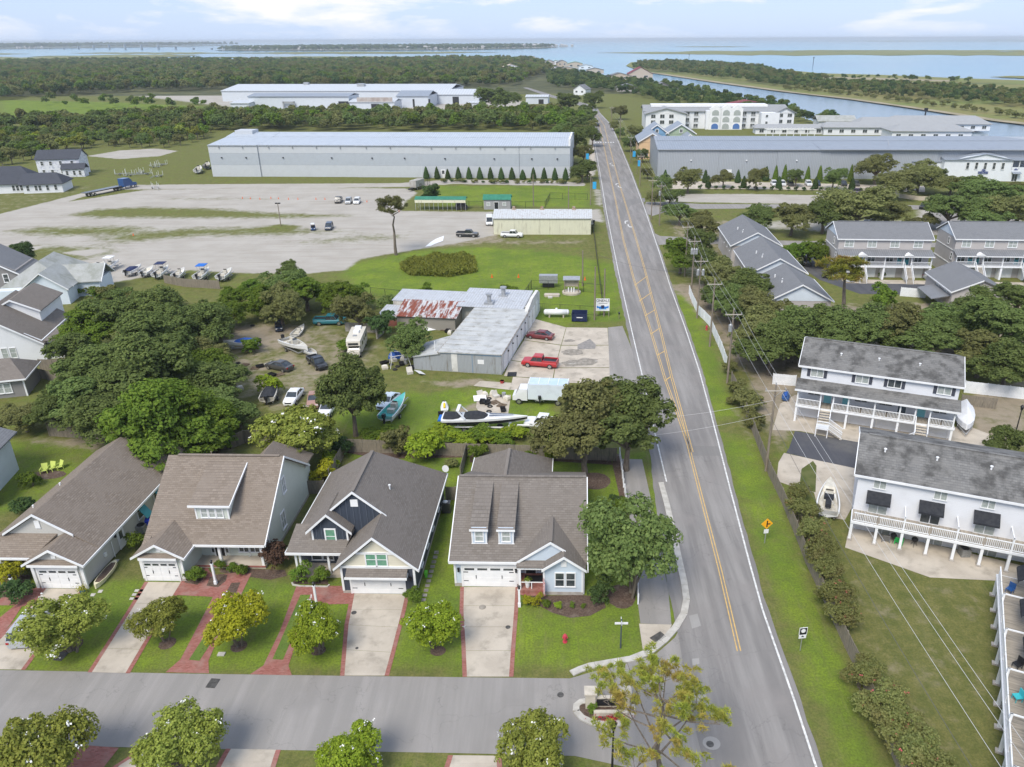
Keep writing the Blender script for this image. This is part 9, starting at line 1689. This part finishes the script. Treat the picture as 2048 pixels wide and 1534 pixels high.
spots = {'on the concrete junk pad':[(962,795,2),(970,792,3),(978,798,1),(985,790,3),(992,795,2),(1000,793,1),(1008,796,4),(965,806,0),(975,808,0),(980,814,1),(978,824,1),(1004,812,6),(1006,822,0),(960,800,5),(1014,800,3),(990,806,6)],
 'in the junk heap left of the shop annex':[(768,728,0),(775,724,1),(782,730,1),(788,722,2),(795,734,1),(803,730,0),(812,728,4),(820,733,1),(806,720,3),(770,738,3),(790,740,1),(825,738,0)],
 'along the front of the rusty shed':[(862,660,5),(870,655,0),(880,658,1),(890,660,6),(895,664,0),(905,662,1),(855,655,4),(900,668,3)],
 'on the bare ground of the junk yard':[(520,735,0),(510,737,6),(545,752,0),(560,750,6),(476,727,1),(480,780,3),(600,818,5),(612,820,3),(640,772,6),(888,826,1),(882,832,0),(840,748,5),(820,747,2),(700,705,6),(505,652,1),(1000,852,1),(490,730,6)]}
for where, lst in spots.items():
 cnt = {}; tot = {}
 for x, y, k in lst: tot[k] = tot.get(k,0)+1
 for x, y, k in lst: cnt[k] = cnt.get(k,0)+1; junk((x,y), k, (('%s %s from the left ' % (JNAMES[k][1], ORD[cnt[k]-1])) if tot[k] > 1 else JNAMES[k][1]+' ')+where)
g = G(800,730); t = thing('canopy_frame','bent white canopy frame over the junk heap','frame',g,0.3)
for i, (a, b) in enumerate((((-1.6,-1.2,0),(-1.2,-0.9,1.9)),((1.6,-1.2,0),(1.2,-0.9,2.0)),((-1.5,1.2,0),(-1.1,0.9,2.1)),((1.5,1.3,0),(1.1,0.9,1.8)),((-1.2,-0.9,1.9),(1.2,-0.9,2.0)),((-1.1,0.9,2.1),(1.1,0.9,1.8)),((-1.2,-0.9,1.9),(-1.1,0.9,2.1)),((1.2,-0.9,2.0),(1.1,0.9,1.8)))): part('tube', MB().tube(a,b,0.04,n=6), WHITE, t)
g = G(790,715); o = solo('blue_tarp','crumpled blue tarp on the junk heap','tarp',MB().loft([[(-0.9*w,-0.6*w,z_),(0.2*w,-0.8*w,z_*1.1),(1.0*w,-0.4*w,z_*0.8),(0.9*w,0.6*w,z_),(-0.2*w,0.9*w,z_*1.2),(-1.0*w,0.4*w,z_*0.9)] for w, z_ in ((1.1,0.0),(1.0,0.5),(0.6,0.95),(0.1,1.1))]),BLUC,g)
g = G(860,505-20); flat('white_tarp', [(850,494),(862,484),(872,478),(888,472),(886,482),(870,488),(862,492)], mat('white_sheet',(0.75,0.76,0.78),None), 0.06)
g = G(1022,778,0.4); solo('red_bucket','red tub on the concrete by the shop corner','bucket',MB().tube((0,0,0),(0,0,0.45),0.25,0.32,12).tube((0,0,0.42),(0,0,0.45),0.34,0.34,12),JM[8],(g[0]-1.5,g[1]+3.0)); g = G(1009,745); solo('rubber_mat','black mat at the shop door','mat',MB().box(-0.7,0.7,-0.8,0.8,0,0.05),BLACK,(g[0]+1.2,g[1]-0.8,0.03))
g = G(740,665); solo('concrete_wall','low concrete wall beside the yard trees','wall',MB().box(-4.5,2.5,0,0.25,0,1.6).box(2.25,2.5,-3,0,0,2.0),FOUND,g,rad(-8))
for i, (x, y) in enumerate(((245,350),(262,352),(282,347),(310,335),(322,331),(290,350),(315,355),(312,378))):
 g = G(x,y); t = thing('boat_trailer', ORD[i]+' empty metal boat trailer from the left on the grass beyond the yard', 'trailer', g, 0.4+i*0.7, 'empty boat trailers'); part('frame', MB().box(-2.5,2.5,-0.9,-0.8,0.5,0.62).box(-2.5,2.5,0.8,0.9,0.5,0.62).box(-2.5,-2.4,-0.8,0.8,0.5,0.62).box(0,0.1,-0.8,0.8,0.5,0.62).box(2.4,4.5,-0.08,0.08,0.5,0.62), GALV, t)
 for sx in (-2.4,1.2):
  for sy in (-0.85,0.85): part('guide_post', MB().tube((sx,sy,0.6),(sx,sy,2.2),0.05,n=6), WHITE, t)
 wheels(t, [(-0.8,-1.05),(-0.8,1.05)], 0.33)
# ------------------------------------------------------------------ far things over the water
bs, be = (-3450.0,5600.0), (-1850.0,4800.0); t = thing('bridge','long low bridge across the sound between the far shores','bridge',(bs[0],bs[1],0),math.atan2(be[1]-bs[1],be[0]-bs[0])); Lb_ = math.hypot(be[0]-bs[0],be[1]-bs[1]); BRC = mat('bridge_concrete',(0.3,0.32,0.34),None)
def arch_z(f): return 8+22*max(0,math.sin(math.pi*min(1,max(0,(f-0.15)/0.7))))
for i in range(24): f0, f1 = i/24, (i+1)/24; part('deck_span', beam(MB(),(f0*Lb_,0,arch_z(f0)),(f1*Lb_,0,arch_z(f1)),9,1.6), BRC, t); i % 2 or part('pier', MB().box(f0*Lb_-3,f0*Lb_+3,-6,6,-1,arch_z(f0)-1.5), BRC, t)
hw = mat('beach_house_wall',(0.5,0.48,0.46),(0.3,0.29,0.28),0.3,0.8,kind='W'); hm_ = MB(); hm_.box(-7,7,-6,6,0,9); gab_x(hm_,-7.6,7.6,0,-6.6,6.6,9,9,12.5,t=0.4); hme = hm_.mesh('beach_house',[hw]); hr = random.Random(8)
for i in range(95):
 f = hr.random(); x = -1700+f*1800; y = (4130 if f < 0.75 else 4500+(f-0.75)*2200)+hr.uniform(0,260)+70; s_ = hr.uniform(0.6,1.3)
 o = bpy.data.objects.new('beach_house', hme); link(o); o.location = (x,y,1); o.scale = (s_,s_,s_*hr.uniform(0.9,1.4)); o.rotation_euler = (0,0,hr.uniform(0,3)); tag(o,'tiny pale beach house on the far barrier island','house','beach houses on the barrier island')
for i in range(26):
 o = bpy.data.objects.new('beach_house', hme); link(o); cx = hr.choice([-4350,-4150,-3980,-3750]); o.location = (cx+hr.uniform(-70,70),5380+hr.uniform(0,200)+max(0,(cx+4600)*0.62),1); s_ = hr.uniform(0.8,1.5); o.scale = (s_,)*3; tag(o,'tiny pale house on the wooded mainland shore at far left','house','houses on the far left shore')
for px, py, h in ((1626,130,14),(1378,116,10),(1850,232,5)): g = G(px,py); solo('channel_marker','dark channel marker post in the water at '+{1626:'the open sound',1378:'the left of the sound',1850:'the restaurant dock'}[px],'marker',MB().tube((0,0,-1),(0,0,h),0.5,n=6).box(-1.2,1.2,-0.2,0.2,h-2,h),BLACK,g)
g = G(2040,335); t = thing('boat_lift','black steel boat-lift frame at the right edge beyond the office','lift',(g[0]-4,g[1]),0.3)
for x in (-5,5):
 for y in (-6,6): part('leg', MB().box(x-0.5,x+0.5,y-0.5,y+0.5,0,9), BLACK, t)
part('beam', MB().box(-5.5,5.5,-6.5,-5.5,8.5,9.5).box(-5.5,5.5,5.5,6.5,8.5,9.5).box(-5.5,-4.5,-5.5,5.5,8.5,9.5), BLACK, t)
# ------------------------------------------------------------------ sea air
hz_o = part('haze', MB().box(-52000,52000,-400,40500,-4,56), None if False else bpy.data.materials.new('haze_air')); hz_o['kind'] = 'stuff'; hz_o['label'] = 'pale sea haze over the whole scene'
hmx = hz_o.data.materials[0]; hmx.use_nodes = True; ht = hmx.node_tree; ht.nodes.clear(); ho = ht.nodes.new('ShaderNodeOutputMaterial'); hv = ht.nodes.new('ShaderNodeVolumePrincipled'); hv.inputs['Color'].default_value = (0.84,0.92,1,1); hv.inputs['Density'].default_value = 0.00009; hv.inputs['Anisotropy'].default_value = 0.1; ht.links.new(hv.outputs[0], ho.inputs['Volume'])
